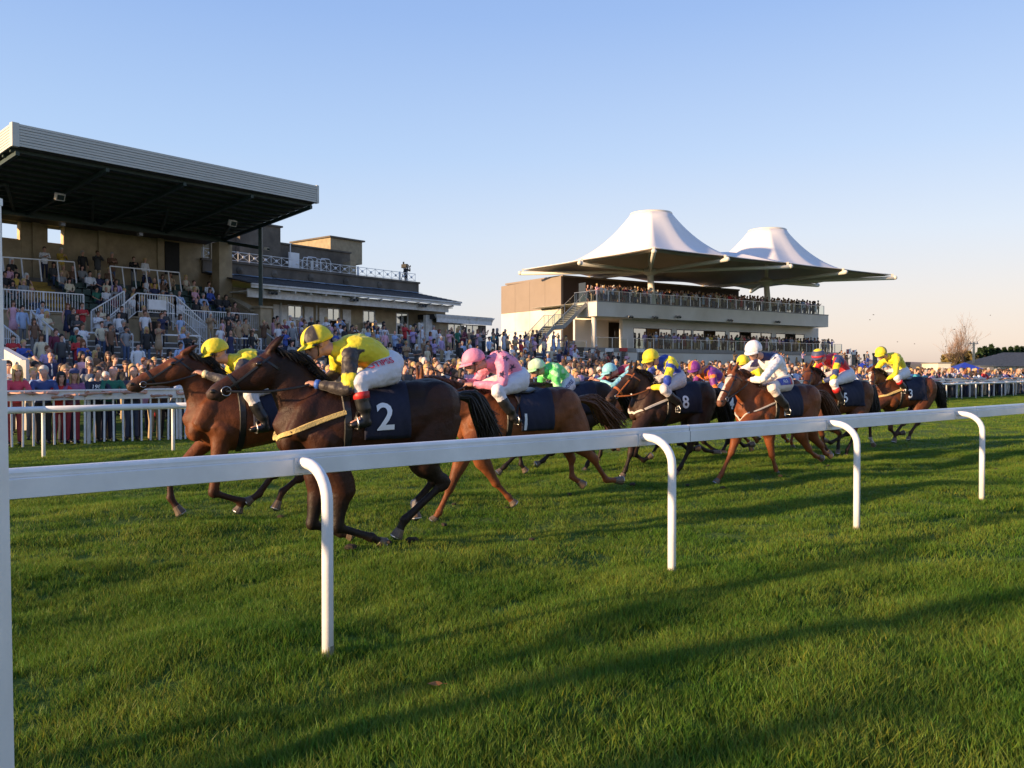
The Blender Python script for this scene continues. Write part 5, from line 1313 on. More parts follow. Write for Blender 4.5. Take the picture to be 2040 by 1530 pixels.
# H4 black horse, green rider
add(1128, 13.6, 60, .98, dict(seed=4, pal=BLK, dz=-.06, poll=(1010, 772), nose=(960, 806), label='black racehorse of the green rider, mostly hidden by the chestnut',
    legs=[fl(.15, (1028, 905), (1005, 930), (992, 942)), fl(-.15, (1036, 905), (1038, 925), (1047, 938)), hl(.15, (1098, 900), (1082, 918), (1068, 925)), hl(-.15, (1178, 905), (1170, 925), (1163, 940))],
    cloth=(-.42, .12), num=('6', 1148, 792, .2), vox=.022),
    dict(off=1, head=(1069, 735), shoulder=(1092, 740), hip=(1126, 760), cap=capq(LG, (.66, .85, .6)), peak=LG, silk=silk4, print=('DOYLE', 'navytext', .085, .6, .02), breech=(.68, .66, .72)),
    'jockey in green silks with DOYLE lettered on white breeches')
# H5 dark horse, light blue rider
add(1262, 15.6, 60, .98, dict(seed=5, pal=DK, dz=-.05, poll=(1178, 762), nose=(1140, 795), ear=(1163, 752), label='dark brown racehorse with white sheepskin noseband behind the black horse', noseband='sheepw', nbw=.08,
    legs=[fl(.15, (1200, 880), (1196, 905), (1190, 920)), fl(-.15, (1210, 878), (1222, 895), (1232, 893)), hl(.15, (1330, 880), (1336, 903), (1340, 915)), hl(-.15, (1310, 885), (1300, 905), (1288, 908))], vox=.022),
    dict(off=1, head=(1214, 741), shoulder=(1243, 738), elbow=(1222, 768), hand=(1192, 758), cap=capc(SKY), peak=SKY, silk=silk5),
    'jockey with pale blue cap and sleeves and maroon body')
# H6 number 8
add(1336, 13.3, 60, .94, dict(seed=6, pal=DK, dz=0, poll=(1256, 735), nose=(1206, 792), ear=(1262, 724), label='dark brown racehorse with tan bridle and number 8 cloth', breast=(.035, 'sheepw'), bridle='orange', ringr=.03, nbw=.04,
    legs=[fl(.15, (1262, 868), (1256, 905), (1246, 936), (1240, 949)), fl(-.15, (1270, 868), (1264, 905), (1282, 917), (1297, 908)), hl(.15, (1380, 862), (1374, 894), (1356, 930), (1343, 946)), hl(-.15, (1370, 862), (1352, 880), (1372, 896), (1392, 893))],
    cloth=(-.42, .10), num=('8', 1366, 799, .22), hands=[V(.40, .09, 1.36), V(.40, -.08, 1.4)], tail=(1452, 860)),
    dict(off=1, s=1.0, head=(1296, 716), shoulder=(1320, 722), hip=(1346, 752), hand=(1293, 773), elbow=(1326, 770), knee=(1322, 775), ankle=(1352, 805), toe=(1350, 818), cap=capc(Y), peak=Y, silk=silk6, breech=(.6, .54, .56), face=(1, .25, -.3)),
    'jockey in royal blue silks with yellow sleeves and yellow cap')
# H7 number 4
add(1432, 15.8, 60, .97, dict(seed=7, pal=BLK, dz=-.06, poll=(1344, 765), nose=(1315, 800), label='black racehorse with number 4 cloth between the number 8 horse and the blazed chestnut',
    legs=[fl(.15, (1385, 882), (1405, 897), (1432, 903)), fl(-.15, (1402, 880), (1420, 895), (1443, 903)), hl(.15, (1470, 878), (1482, 888), (1500, 885)), hl(-.15, (1450, 878), (1440, 898), (1425, 910))],
    num=('4', 1456, 806, .22), vox=.022),
    dict(off=1, head=(1384, 736), shoulder=(1404, 742), cap=capq(PU, OR, 2), peak=PU, silk=silk7, face=(1, .4, -.3)),
    'jockey in orange and purple striped silks and purple cap')
# H8 blazed chestnut, white rider
add(1546, 12.95, 60, .94, dict(seed=8, pal=CHES, dz=-.03, poll=(1455, 738), nose=(1412, 802), ear=(1462, 728), label='chestnut racehorse with white blaze running under the white capped rider', breast=(.022, 'sheepw'), blaze=1.15, turn=.25,
    legs=[fl(.15, (1470, 862), (1457, 901), (1437, 945), (1426, 962)), fl(-.15, (1530, 862), (1538, 908), (1545, 932), (1549, 946)), hl(.15, (1592, 858), (1611, 896), (1624, 908), (1637, 913)), hl(-.15, (1612, 858), (1634, 888), (1644, 903), (1655, 908))],
    cloth=(-.30, .12), num=('1', 1563, 818, .18), hands=[V(.42, .09, 1.40), V(.42, -.08, 1.43)], tail=(1668, 842)),
    dict(off=1, s=1.02, head=(1501, 700), shoulder=(1530, 716), hip=(1556, 758), hand=(1492, 757), elbow=(1520, 755), knee=(1538, 772), ankle=(1566, 812), toe=(1572, 820), cap=capc(WH), peak=WH, silk=silk8, breech=(.74, .64, .58), print=('ALS', 'text', .075, .6, .02, (.03, .05, .35)), face=(1, .35, -.3)),
    'jockey in white silks with navy yoke and white cap')
# H9 chestnut behind, yellow capped rider
add(1530, 17.2, 60, .98, dict(seed=9, pal=CHES, dz=-.05, poll=(1436, 748), nose=(1402, 790), label='chestnut racehorse almost hidden behind the blazed chestnut',
    legs=[fl(.15, (1480, 868), (1492, 880), (1497, 896)), fl(-.15, (1500, 868), (1508, 880), (1512, 872)), hl(.15, (1560, 868), (1570, 880), (1568, 878)), hl(-.15, (1580, 862), (1576, 880), (1580, 892))], socks=['11'], vox=.024),
    dict(off=1, head=(1480, 723), cap=capc(Y), peak=Y, silk=plain(Y), face=(1, .5, -.2)),
    'jockey with plain yellow cap just behind the white rider')
# H10 number 5
add(1668, 16.3, 62, .95, dict(seed=10, pal=BB, dz=-.02, poll=(1606, 732), nose=(1576, 778), ear=(1612, 722), turn=.5, label='bay racehorse with number 5 cloth and black mane',
    legs=[fl(.15, (1632, 842), (1638, 868), (1643, 890), (1652, 902)), fl(-.15, (1642, 845), (1672, 862), (1670, 888), (1669, 903)), hl(.15, (1700, 842), (1702, 868), (1688, 896), (1684, 911)), hl(-.15, (1700, 842), (1690, 862), (1655, 882), (1640, 875))],
    cloth=(-.44, .12), num=('5', 1684, 793, .2), tail=(1740, 838), hands=[V(.42, .09, 1.40), V(.42, -.08, 1.43)]),
    dict(off=1, head=(1630, 712), shoulder=(1652, 716), hip=(1684, 744), hand=(1634, 762), elbow=(1662, 752), knee=(1660, 762), ankle=(1676, 800), boottop=1, cap=lambda az, el, x, y, z: Y if el < .75 else (RD if el > 1.45 else (.05, .06, .14)), peak=(.06, .05, .12), silk=silk10, face=(1, .4, -.3)),
    'jockey in red silks with navy and yellow sleeves')
# H11 last, number 3
add(1796, 18.7, 69, .99, dict(seed=11, pal=BR, dz=-.03, poll=(1731, 737), nose=(1712, 778), ear=(1740, 728), turn=.6, blaze=1.1, label='bay racehorse with white blaze trailing last, in front of the far white rail', breast=(.05, 'sheep'),
    legs=[fl(.15, (1735, 818), (1733, 845), (1734, 873), (1741, 888)), fl(-.15, (1775, 820), (1774, 855), (1784, 866), (1800, 862)), hl(.15, (1828, 815), (1828, 842), (1814, 862), (1810, 875)), hl(-.15, (1820, 815), (1800, 842), (1784, 864), (1781, 880))],
    socks=['11'], cloth=(-.42, .1), num=('3', 1813, 785, .2), tail=(1880, 812), hands=[V(.36, .09, 1.44), V(.36, -.08, 1.46)]),
    dict(off=1, s=1.0, head=(1755, 705), shoulder=(1774, 712), hip=(1796, 740), hand=(1766, 757), elbow=(1784, 745), knee=(1786, 752), ankle=(1802, 775), boottop=1, cap=lambda az, el, x, y, z: BK if abs(x+.05) < .13 else Y, peak=Y, silk=silk11, face=(1, .45, -.35)),
    'jockey in bright yellow silks with black striped cap on the last horse')
for spec, rider, rl in RUN:
    H = spec['H']
    if 'hand' in rider: spec['hands'] = [H.px(*rider['hand'], .10), H.px(*rider['hand'], -.10)]
    else: q = H.px(*rider['head'], 0)+V(.06, 0, -.44); spec['hands'] = [q+V(0, .09, 0), q-V(0, .09, 0)]
    make_horse(spec); make_rider(rider, H, rl)
# ---------------------------------------------------------------- spectators
def person_parts(pose, fem=False, lite=False):
    """returns dict of MB-like part meshes; X forward, feet at origin, 1.75 m tall"""
    n = 6 if lite else 10; sub = 1 if lite else 2
    lean = .0; hipz = .93; sx = 0
    if pose == 'lean': lean = .30
    if pose == 'sit': hipz = .47
    sw = .175 if fem else .205
    hip = V(0, 0, hipz); sh = V(lean*.75, 0, hipz+.50-(.05 if lean else 0)); hd = V(lean+.02, 0, hipz+.72-(.06 if lean else 0))
    A = {'idle': [((.02, .27, -.27), (.10, .26, -.52))]*2, 'crossed': [((.06, .26, -.26), (.26, -.02, -.22))]*2, 'lean': [((.18, .25, -.25), (.40, .10, -.245))]*2,
         'phone': [((.22, .24, -.17), (.38, .07, .08))]*2, 'brow': [((.16, .33, -.06), (.13, .10, .20)), ((.02, .27, -.27), (.10, .26, -.52))], 'clap': [((.10, .27, -.26), (.32, .03, -.12))]*2,
         'cup': [((.08, .25, -.27), (.28, .10, -.14)), ((.0, .28, -.27), (.10, .22, -.46))], 'sit': [((.08, .26, -.25), (.30, .10, -.38))]*2}[pose]
    arms = []
    for i, q in enumerate((1, -1)):
        e, h = A[i]; S_ = sh+V(0, sw*q, -.03); arms.append((S_, sh+V(e[0], e[1]*q*(.92 if fem else 1), e[2]), sh+V(h[0], h[1]*q, h[2]+(.03*i if pose == 'crossed' else 0)), q))
    legs = []
    for q in (1, -1):
        Hp = hip+V(0, .09*q, -.03)
        if pose == 'sit': K, F_ = V(.42, .11*q, .48), V(.44, .12*q, .08)
        else: K, F_ = V(.03, .095*q, .50), V(-.01, .11*q, .08)
        legs.append((Hp, K, F_, q))
    out = {}
    def new(): return MB()
    def lf(mb, pts, side=(0, 1, 0), nn=None):
        P = cr([(*p[0], p[1], p[2]) for p in pts], sub); mb.tube([V(*q[:3]) for q in P], [(q[3], q[4]) for q in P], nn or n, side)
    # skin
    mb = new(); Rm = Matrix.Rotation(0, 3, 'Z')
    if lite: mb.ball(hd+V(.0, 0, .0), (.095, .08, .125), 8, 6); 
    else: add_head(mb, hd, Rm, 1.04)
    mb.tube([sh+V(0, 0, -.02), hd+V(-.02, 0, -.06)], .055, n)
    for S_, E_, Hd, q in arms:
        lf(mb, [(S_, .045, .045), (E_, .038, .038), (E_.lerp(Hd, .5), .034, .036), (Hd, .026, .028)])
        if lite: mb.tube([Hd, Hd+(Hd-E_).normalized()*.12], .032, 5)
        else:
            d = (Hd-E_).normalized(); mb.tube([Hd, Hd+d*.04, Hd+d*.10, Hd+d*.16], [(.025, .03), (.022, .042), (.02, .04), (.012, .025)], 8, V(0, 1, 0) if pose not in ('idle',) else V(1, 0, 0))
            sd_ = d.cross(V(0, 0, 1)) if abs(d.z) < .9 else V(1, 0, 0); mb.tube([Hd+d*.03, Hd+d*.06+V(0, -.02*q, .03), Hd+d*.09+V(0, -.02*q, .035)], .012, 6)
    lf(mb, [(sh+V(0, 0, .01), .05, .08), (sh+V(0, 0, -.05), .075, sw*.75), (sh.lerp(hip, .6), .085, .11), (hip, .09, .12)])
    for Hp, K, F_, q in legs: lf(mb, [(Hp, .07, .06), (K.lerp(Hp, .3), .05, .05), (K, .046, .044), (K.lerp(F_, .35), .048, .044), (F_, .030, .030)])
    out['skin'] = mb
    # torso garments
    def torso(mb, k=1.0, low=-.08):
        lf(mb, [(sh+V(-.005, 0, .025), .06*k, .09*k), (sh+V(0, 0, -.03), .095*k, sw*.93*k), (sh.lerp(hip, .25)+V(0, 0, 0), .125*k, sw*.90*k), (sh.lerp(hip, .62), (.115 if not fem else .095)*k, (.150 if not fem else .125)*k), (hip+V(0, 0, -low*.2), .120*k, .160*k), (hip+V(0, 0, low), .122*k, .168*k)], nn=n+4)
    mb = new(); torso(mb)
    for S_, E_, Hd, q in arms: lf(mb, [(S_+V(0, -.04*q, .01), .06, .06), (S_, .064, .060), (S_.lerp(E_, .75), .056, .054)])
    out['tshirt'] = mb
    mb = new(); torso(mb, 1.03, -.10)
    for S_, E_, Hd, q in arms: lf(mb, [(S_+V(0, -.04*q, .01), .062, .062), (S_, .066, .062), (E_, .054, .052), (Hd.lerp(E_, .12), .040, .040)])
    out['shirt'] = mb
    mb = new(); torso(mb, 1.10, -.20)
    for S_, E_, Hd, q in arms: lf(mb, [(S_+V(0, -.04*q, .012), .07, .07), (S_, .074, .070), (E_, .060, .058), (Hd.lerp(E_, .08), .048, .046)])
    out['jacket'] = mb
    mb = new(); lf(mb, [(hip+V(0, 0, .06), .112, .150), (hip+V(0, 0, -.05), .120, .165), (hip+V(0 if pose != 'sit' else .03, 0, -.12), .10, .15)], nn=n+2)
    for Hp, K, F_, q in legs: lf(mb, [(Hp, .10, .09), (Hp.lerp(K, .35), .092, .082), (K, .066, .062), (K.lerp(F_, .5), .062, .056), (F_+V(0, 0, 0), .058, .052)])
    out['trousers'] = mb
    mb = new(); torso(mb, 1.0, -.05)
    e = V(.0, 0, hipz-.48) if pose != 'sit' else V(.40, 0, hipz-.04); lf(mb, [(hip, .12, .16), (hip.lerp(e, .5), .15, .19), (e, .17, .22)], nn=n+4); out['dress'] = mb
    mb = new()
    for Hp, K, F_, q in legs: mb.tube([F_+V(-.07, 0, -.045), F_+V(.04, 0, -.045), F_+V(.17, 0, -.055)], [(.035, .04), (.036, .042), (.022, .035)], 8, (0, 1, 0))
    out['shoes'] = mb
    m = new(); m.ball(hd+V(-.026, 0, .050), (.116, .101, .106), 14 if not lite else 8, 10 if not lite else 5); m.ball(hd+V(-.055, 0, -.01), (.074, .086, .080), 10 if not lite else 6, 6 if not lite else 4); out['hair_short'] = m
    m = new(); m.ball(hd+V(-.024, 0, .050), (.120, .105, .110), 14 if not lite else 8, 10 if not lite else 5)
    m.tube([hd+V(-.05, 0, .06), hd+V(-.075, 0, -.05), hd+V(-.08, 0, -.17), hd+V(-.085, 0, -.24)], [(.06, .08), (.055, .092), (.045, .090), (.02, .06)], n+2, (0, 1, 0))
    for q in (1, -1): m.tube([hd+V(.01, .075*q, .05), hd+V(.0, .088*q, -.05), hd+V(-.01, .085*q, -.17), hd+V(0, .08*q, -.22)], [(.04, .02), (.042, .024), (.035, .024), (.012, .012)], n, (0, 1, 0))
    out['hair_long'] = m
    if not lite:
        m = new(); 
        for q in (1, -1): m.tube([hd+V(.082, .008*q, .022), hd+V(.088, .032*q, .016), hd+V(.070, .062*q, .02)], [(.018, .010), (.025, .010), (.018, .008)], 8, (0, 0, 1))
        m.tube([hd+V(.06, .07, .022), hd+V(-.01, .084, .02)], .006, 5); m.tube([hd+V(.06, -.07, .022), hd+V(-.01, -.084, .02)], .006, 5); out['sunglasses'] = m
        m = new(); m.ball(hd+V(-.01, 0, .075), (.126, .110, .085), 14, 8); m.tube([hd+V(.06, 0, .055), hd+V(.15, 0, .045)], [(.012, .08), (.008, .06)], 10, (0, 1, 0)); out['cap'] = m
        m = new(); m.ball(hd+V(-.01, 0, .085), (.120, .106, .090), 14, 8); m.tube([hd+V(-.01, 0, .058), hd+V(-.01, 0, .070)], [(.17, .155), (.165, .15)], 18, (0, 1, 0)); out['hat'] = m
        m = new(); Hd = arms[0][2]; m.bar(Hd+V(.13, -.05, .02), Hd+V(.13, -.05, .17), .012, .075); out['phone'] = m
        m = new(); m.tube([Hd+V(.13, -.02, -.02), Hd+V(.13, -.02, .12)], [.03, .038], 10); out['cup'] = m
        m = new(); m.tube([sh+V(.10, 0, .0), sh+V(.125, 0, -.10), sh+V(.13, 0, -.34), sh+V(.12, 0, -.38)], [(.01, .022), (.01, .02), (.01, .035), (.008, .01)], 6, (0, 1, 0)); out['tie'] = m
    return out
POSES = ['idle', 'crossed', 'lean', 'phone', 'brow', 'clap', 'cup', 'sit']; TPL = {}; LITE = {}
for fem in (0, 1):
    for p_ in POSES:
        d_ = person_parts(p_, fem); r_ = {}
        for k, mb in d_.items():
            if k in ('skin', 'tshirt', 'shirt', 'jacket', 'trousers', 'dress', 'hair_short', 'hair_long'): me = remesh(mb, .017 if k in ('skin', 'hair_short', 'hair_long') else .022, 1 if k in ('skin', 'hair_short', 'hair_long') else 2)
            else: me = mb.mesh(k); me.shade_smooth()
            me.name = 'spectator_'+k
            me.materials.append({'skin': M_['objs'], 'hair_short': M_['objh'], 'hair_long': M_['objh'], 'sunglasses': M_['sunglass'], 'phone': M_['black'], 'shoes': M_['black']}.get(k, M_['objc'])); r_[k] = me
        TPL[(p_, fem)] = r_
        ld = person_parts(p_, fem, True); LITE[(p_, fem)] = {k: (np.array(mb.v, np.float32), mb.f) for k, mb in ld.items()}
TOPC = [('white', (.72, .72, .76)), ('pale blue', (.36, .47, .70)), ('pale pink', (.72, .40, .50)), ('navy', (.025, .03, .09)), ('black', (.02, .02, .022)), ('charcoal', (.06, .06, .065)), ('lilac', (.42, .32, .56)), ('cream', (.66, .58, .42)),
        ('royal blue', (.05, .10, .40)), ('red', (.50, .03, .035)), ('dark green', (.02, .14, .09)), ('brown', (.16, .085, .05)), ('grey', (.26, .27, .29)), ('mustard', (.52, .34, .05)), ('maroon', (.15, .02, .05)), ('turquoise', (.05, .32, .42)), ('tan', (.40, .27, .16))]
TW = [10, 5, 5, 5, 8, 6, 3, 6, 1.5, 2, .6, 5, 5, 1, 2.5, .5, 6]
BOTC = [('black', (.018, .018, .02)), ('navy', (.02, .025, .06)), ('beige', (.42, .32, .2)), ('grey', (.16, .16, .17)), ('blue denim', (.06, .10, .20)), ('white', (.6, .6, .6))]; BWt = [6, 6, 4, 4, 4, 1]
HAIRC = [('dark', (.018, .012, .009)), ('brown', (.08, .042, .02)), ('grey', (.32, .30, .28)), ('white', (.6, .58, .55)), ('blonde', (.52, .35, .14)), ('auburn', (.18, .06, .02))]; HWt = [8, 7, 4, 2, 4, 1]
SKINC = [(.56, .30, .21), (.50, .26, .17), (.60, .35, .26), (.44, .22, .14), (.62, .33, .25)]
PTXT = {'idle': 'arms hanging', 'crossed': 'arms folded', 'lean': 'leaning forward on forearms', 'phone': 'holding up a phone', 'brow': 'shading eyes with one hand', 'clap': 'clapping', 'cup': 'holding a drink', 'sit': 'seated'}
USED = set()
def rc(lst, wts, rd): return rd.choices(lst, wts)[0]
def rand_person(rd, zone, pose=None):
    for _ in range(400):
        fem = rd.random() < .42; ps = pose or rc(['idle', 'crossed', 'phone', 'brow', 'clap', 'cup'], [6, 5, 3, 2, 3, 4], rd)
        g = rc(['tshirt', 'shirt', 'jacket'], [4, 6, 5 if not fem else 2], rd); 
        if fem and rd.random() < .45 and ps != 'sit': g = 'dress'
        tc = rc(TOPC, TW, rd)
        if g == 'jacket': tc = rd.choice([TOPC[i] for i in (3, 4, 5, 11, 12, 16, 3, 4)])
        bc = rc(BOTC, BWt, rd); hc = rc(HAIRC, HWt, rd)
        hs = 'hair_long' if fem else ('bald' if rd.random() < .13 else 'hair_short')
        acc = rc([None, 'sunglasses', 'cap', 'hat'], [8, 7, 1, 1.2], rd)
        hair = 'bald head' if hs == 'bald' else '%s %s hair' % ('long' if hs == 'hair_long' else 'short', hc[0])
        gw = {'tshirt': 'T-shirt', 'shirt': 'shirt', 'jacket': 'jacket', 'dress': 'dress'}[g]
        at = {'sunglasses': ' and sunglasses', 'cap': ' under a %s cap' % 'white', 'hat': ' under a cream hat', None: ''}[acc]
        lb = '%s in %s %s, %s%s, %s, %s' % ('woman' if fem else 'man', tc[0], gw, hair, at, PTXT[ps], zone)
        if lb not in USED and len(lb.split()) <= 16: break
        if _ > 60000: lb2 = lb.replace(', '+PTXT[ps], ' and %s %s, %s' % (bc[0], 'shoes' if g == 'dress' else 'trousers', PTXT[ps]))
    USED.add(lb)
    return dict(fem=int(fem), pose=ps, g=g, tc=tc[1], bc=bc[1], hc=hc[1], hs=hs, acc=acc, skin=rd.choice(SKINC), label=lb)
def place_person(q, loc, rz, group, scale=1.0):
    t = TPL[(q['pose'], q['fem'])]
    b = mesh_obj('person', t['skin']); b.location = loc; b.rotation_euler = (0, 0, rz); b.scale = (scale,)*3; b.color = (*q['skin'], 1)
    tag(b, q['label'], 'person', group)
    def ch(nm, key, col):
        o = mesh_obj(nm, t[key], None, b); o.color = (*col, 1); return o
    g = q['g']; ch({'tshirt': 't_shirt'}.get(g, g), g, q['tc'])
    if g != 'dress': ch('trousers', 'trousers', q['bc'])
    if q.get('undershirt') or (g == 'jacket' and not q['fem']): ch('tie', 'tie', (.6, .6, .65))
    ch('shoes', 'shoes', (.02, .02, .02))
    if q['hs'] != 'bald': ch('hair', q['hs'], q['hc'])
    if q['acc'] == 'sunglasses': ch('sunglasses', 'sunglasses', (0, 0, 0))
    if q['acc'] == 'cap': ch('cap', 'cap', q.get('capc', (.7, .7, .68)))
    if q['acc'] == 'hat': ch('hat', 'hat', (.62, .54, .38))
    if q['pose'] == 'phone': ch('phone', 'phone', (.02, .02, .02))
    if q['pose'] == 'cup': ch('drink', 'cup', (.6, .45, .2))
    return b
rd = random.Random(42); SPOTS = []   # (loc, rz, zone text, group, pose)
def face_rz(v, j=.35): return math.atan2(v.y, v.x)+rd.uniform(-j, j)
# hand placed front row, left part (photo x, attributes)
def fence_s(px):
    lo, hi = -2., 90.
    for _ in range(50):
        m = (lo+hi)/2; x, _y = proj(T(m, fence_n(m)+.34, 1.5))
        if x < px: lo = m
        else: hi = m
    return lo
def fr(px, fem, pose, g, tc, bc, hc, hs, acc, label, row=0, sc=1.0, skin=0, **k):
    s = fence_s(px)+row*.55; n = fence_n(s)+.36+row*.62; p = T(s, n); q = dict(fem=fem, pose=pose, g=g, tc=tc, bc=bc, hc=hc, hs=hs, acc=acc, skin=SKINC[skin], label=label); q.update(k); USED.add(label)
    return place_person(q, (p.x, p.y, gh(p.x, p.y)), face_rz(-TN, .15)+.0, 'spectators along the picket fence', sc)
D, N_, LB, BN, BL_ = (.02, .02, .022), (.02, .025, .06), (.36, .47, .70), (.08, .042, .02), (.58, .40, .16)
fr(28, 1, 'lean', 'tshirt', (.62, .07, .12), (.3, .05, .06), BL_, 'hair_long', 'sunglasses', 'smiling blonde woman in sunglasses and pink top leaning on the fence at far left')
fr(86, 0, 'lean', 'tshirt', (.04, .07, .22), D, (.5, .47, .44), 'hair_short', None, 'grey haired man in blue polo shirt leaning on the fence beside the blonde woman', skin=4)
fr(118, 1, 'lean', 'tshirt', (.60, .03, .03), (.3, .03, .04), (.012, .01, .01), 'hair_long', 'sunglasses', 'dark haired woman in red top leaning on the fence', sc=.93)
fr(144, 1, 'lean', 'tshirt', (.28, .10, .22), (.35, .04, .06), (.35, .24, .12), 'hair_long', 'cap', 'woman in plum top and navy visor cap leaning on the fence', sc=.97, capc=(.05, .06, .16))
m_ = fr(186, 0, 'lean', 'tshirt', (.02, .025, .055), D, (.015, .012, .01), 'hair_short', None, 'dark haired man in navy T-shirt with white print leaning on the fence')
fr(216, 0, 'lean', 'tshirt', (.015, .14, .10), N_, (.30, .15, .07), 'bald', None, 'balding man in dark green top leaning on the fence', skin=4)
fr(234, 1, 'crossed', 'tshirt', (.03, .03, .04), N_, (.03, .02, .015), 'hair_long', 'sunglasses', 'woman in dark spotted top and sunglasses just right of the green top', row=1)
fr(262, 0, 'lean', 'tshirt', (.03, .04, .08), (.05, .06, .10), (.3, .3, .3), 'bald', None, 'bald man in navy top leaning on the fence under the leading horse nose')
fr(66, 0, 'crossed', 'tshirt', (.10, .14, .28), N_, (.3, .2, .1), 'hair_short', 'sunglasses', 'man in blue banded polo shirt behind the grey haired man', row=1.6, sc=1.02)
fr(24, 0, 'crossed', 'tshirt', (.25, .36, .60), N_, BN, 'hair_short', 'sunglasses', 'man in pale blue T-shirt and sunglasses behind the blonde woman', row=1.4)
fr(140, 0, 'crossed', 'shirt', (.66, .62, .5), (.4, .3, .2), BN, 'hair_short', 'sunglasses', 'man in cream shirt and sunglasses behind the visor cap', row=1.7, sc=1.03)
fr(168, 1, 'crossed', 'shirt', (.5, .45, .4), N_, (.7, .66, .58), 'hair_short', None, 'white haired woman in stone shirt behind the navy T-shirt man', row=1.2, sc=.93)
def tee_print(b):
    tm = text_mesh('1982', .13); v = vcoords(TPL[('lean', 0)]['tshirt']); bv = BVHTree.FromPolygons([tuple(x) for x in v.tolist()], [tuple(pf.vertices) for pf in TPL[('lean', 0)]['tshirt'].polygons])
    decal(tm, M_['text'], bv, (.3, 0, 1.27), (0, 1, 0), (0, 0, 1), (1, 0, -.1), 'shirt_print', b, .006)
tee_print(m_)
zA = 'at the fence'
def add_spot(p, rz, zone, grp, pose=None, sc=None): SPOTS.append((Vector(p), rz, zone, grp, pose, sc or rd.uniform(.93, 1.05)))
HANDX = [28, 86, 118, 144, 186, 216, 262]
s = 1.0
while s < 95:   # front row leaning
    p = T(s, fence_n(s)+.36+rd.uniform(0, .08)); x, _y = proj((p.x, p.y, 1.5))
    if x > 285 or x < 0:
        add_spot((p.x, p.y, gh(p.x, p.y)), face_rz(-TN), 'front row at the fence', 'spectators along the picket fence', 'lean' if rd.random() < .7 else None)
    s += rd.uniform(.48, .70) if s < 50 else rd.uniform(.6, 1.0)
for row in range(1, 11):
    s = .6+rd.random()
    lim = 96 if row < 5 else 62
    while s < lim:
        p = T(s, fence_n(s)+.36+row*(.66 if row < 4 else .85)+rd.uniform(-.12, .15))
        x, _y = proj((p.x, p.y, 1.5))
        if rd.random() < (.88 if row < 5 else .66) and not (x < 285 and row < 2.2):
            zn = ('second rows at the fence' if row < 3 else 'middle of the fence crowd' if row < 6 else 'back of the fence crowd')
            add_spot((p.x, p.y, gh(p.x, p.y)), face_rz(-TN), zn, 'spectators along the picket fence')
        s += rd.uniform(.55, .95)*(1 if s < 50 else 1.4)
# terrace standing
n9 = 9
for k in range(n9):
    v = -34.2-.95*k-.45; w_ = .45+(3.1-.45)*(k+1)/n9
    u = 11.5
    while u < 58:
        if rd.random() < (.45 if k < 7 else .72): add_spot(F1(u, v+rd.uniform(-.2, .2), w_), face_rz(F1.n), 'on the terrace steps' if k < 7 else 'on the top walkway', 'spectators standing on the terraces')
        u += rd.uniform(.55, 1.3)
u = 31.5
while u < 52:
    if rd.random() < .75: add_spot(F1(u, -44.5-rd.uniform(0, 1.2), 3.12), face_rz(F1.n), 'on the pavilion terrace', 'spectators on the pavilion terrace')
    u += rd.uniform(.5, 1.4)
# seats
for k in range(5):
    w0 = 4.4+.44*k; v0 = -44.45-.92*k
    for (s0, s1) in ((12.6, 18.7), (20.2, 24.2), (24.9, 29.7)):
        u = s0+.23
        while u < s1-.3:
            if rd.random() < (.62 if u < 26 else .35): add_spot(F1(u, v0-.36, w0), face_rz(F1.n, .2), 'grandstand seats row %s' % ['one', 'two', 'three', 'four', 'five'][k], 'spectators seated in the grandstand', 'sit')
            u += .5
u = 13.5
while u < 28:
    if rd.random() < .6: add_spot(F1(u, -49.4, 6.65), face_rz(F1.n), 'dark back grandstand walkway', 'spectators at the back of the grandstand')
    u += rd.uniform(.5, 1.3)
# modern stand balconies
far = []
for row, (v, dens) in enumerate(((-65.95, .95), (-66.6, .8), (-67.3, .55))):
    u = 56.2
    while u < 92.4: 
        if rd.random() < dens: far.append((F2(u, v-rd.uniform(0, .2), 8.6), face_rz(F2.n)))
        u += rd.uniform(.38, .62)
for row, (v, dens) in enumerate(((-65.95, .9), (-66.6, .6))):
    u = 63.5
    while u < 95.2:
        if rd.random() < dens: far.append((F2(u, v-rd.uniform(0, .2), 3.95), face_rz(F2.n)))
        u += rd.uniform(.42, .8)
for k in range(26): far.append((F2(rd.uniform(49, 60), -60-rd.uniform(0, 4), 1.6), face_rz(F2.n)))
for k in range(34): far.append((F2(rd.uniform(72, 96), -60-rd.uniform(0, 4.5), rd.uniform(1.3, 2.4)), face_rz(F2.n)))
vis = []
for sp_ in SPOTS:
    x, y = proj(sp_[0]+V(0, 0, 1.5)); d = sp_[0].length
    if -30 < x < 2080: vis.append((d, sp_, x))
vis.sort(key=lambda a: a[0]); NIND = 285
for d, sp_, x in vis[:NIND]:
    q = rand_person(rd, sp_[2], sp_[4]); place_person(q, sp_[0], sp_[1], sp_[3], sp_[5])
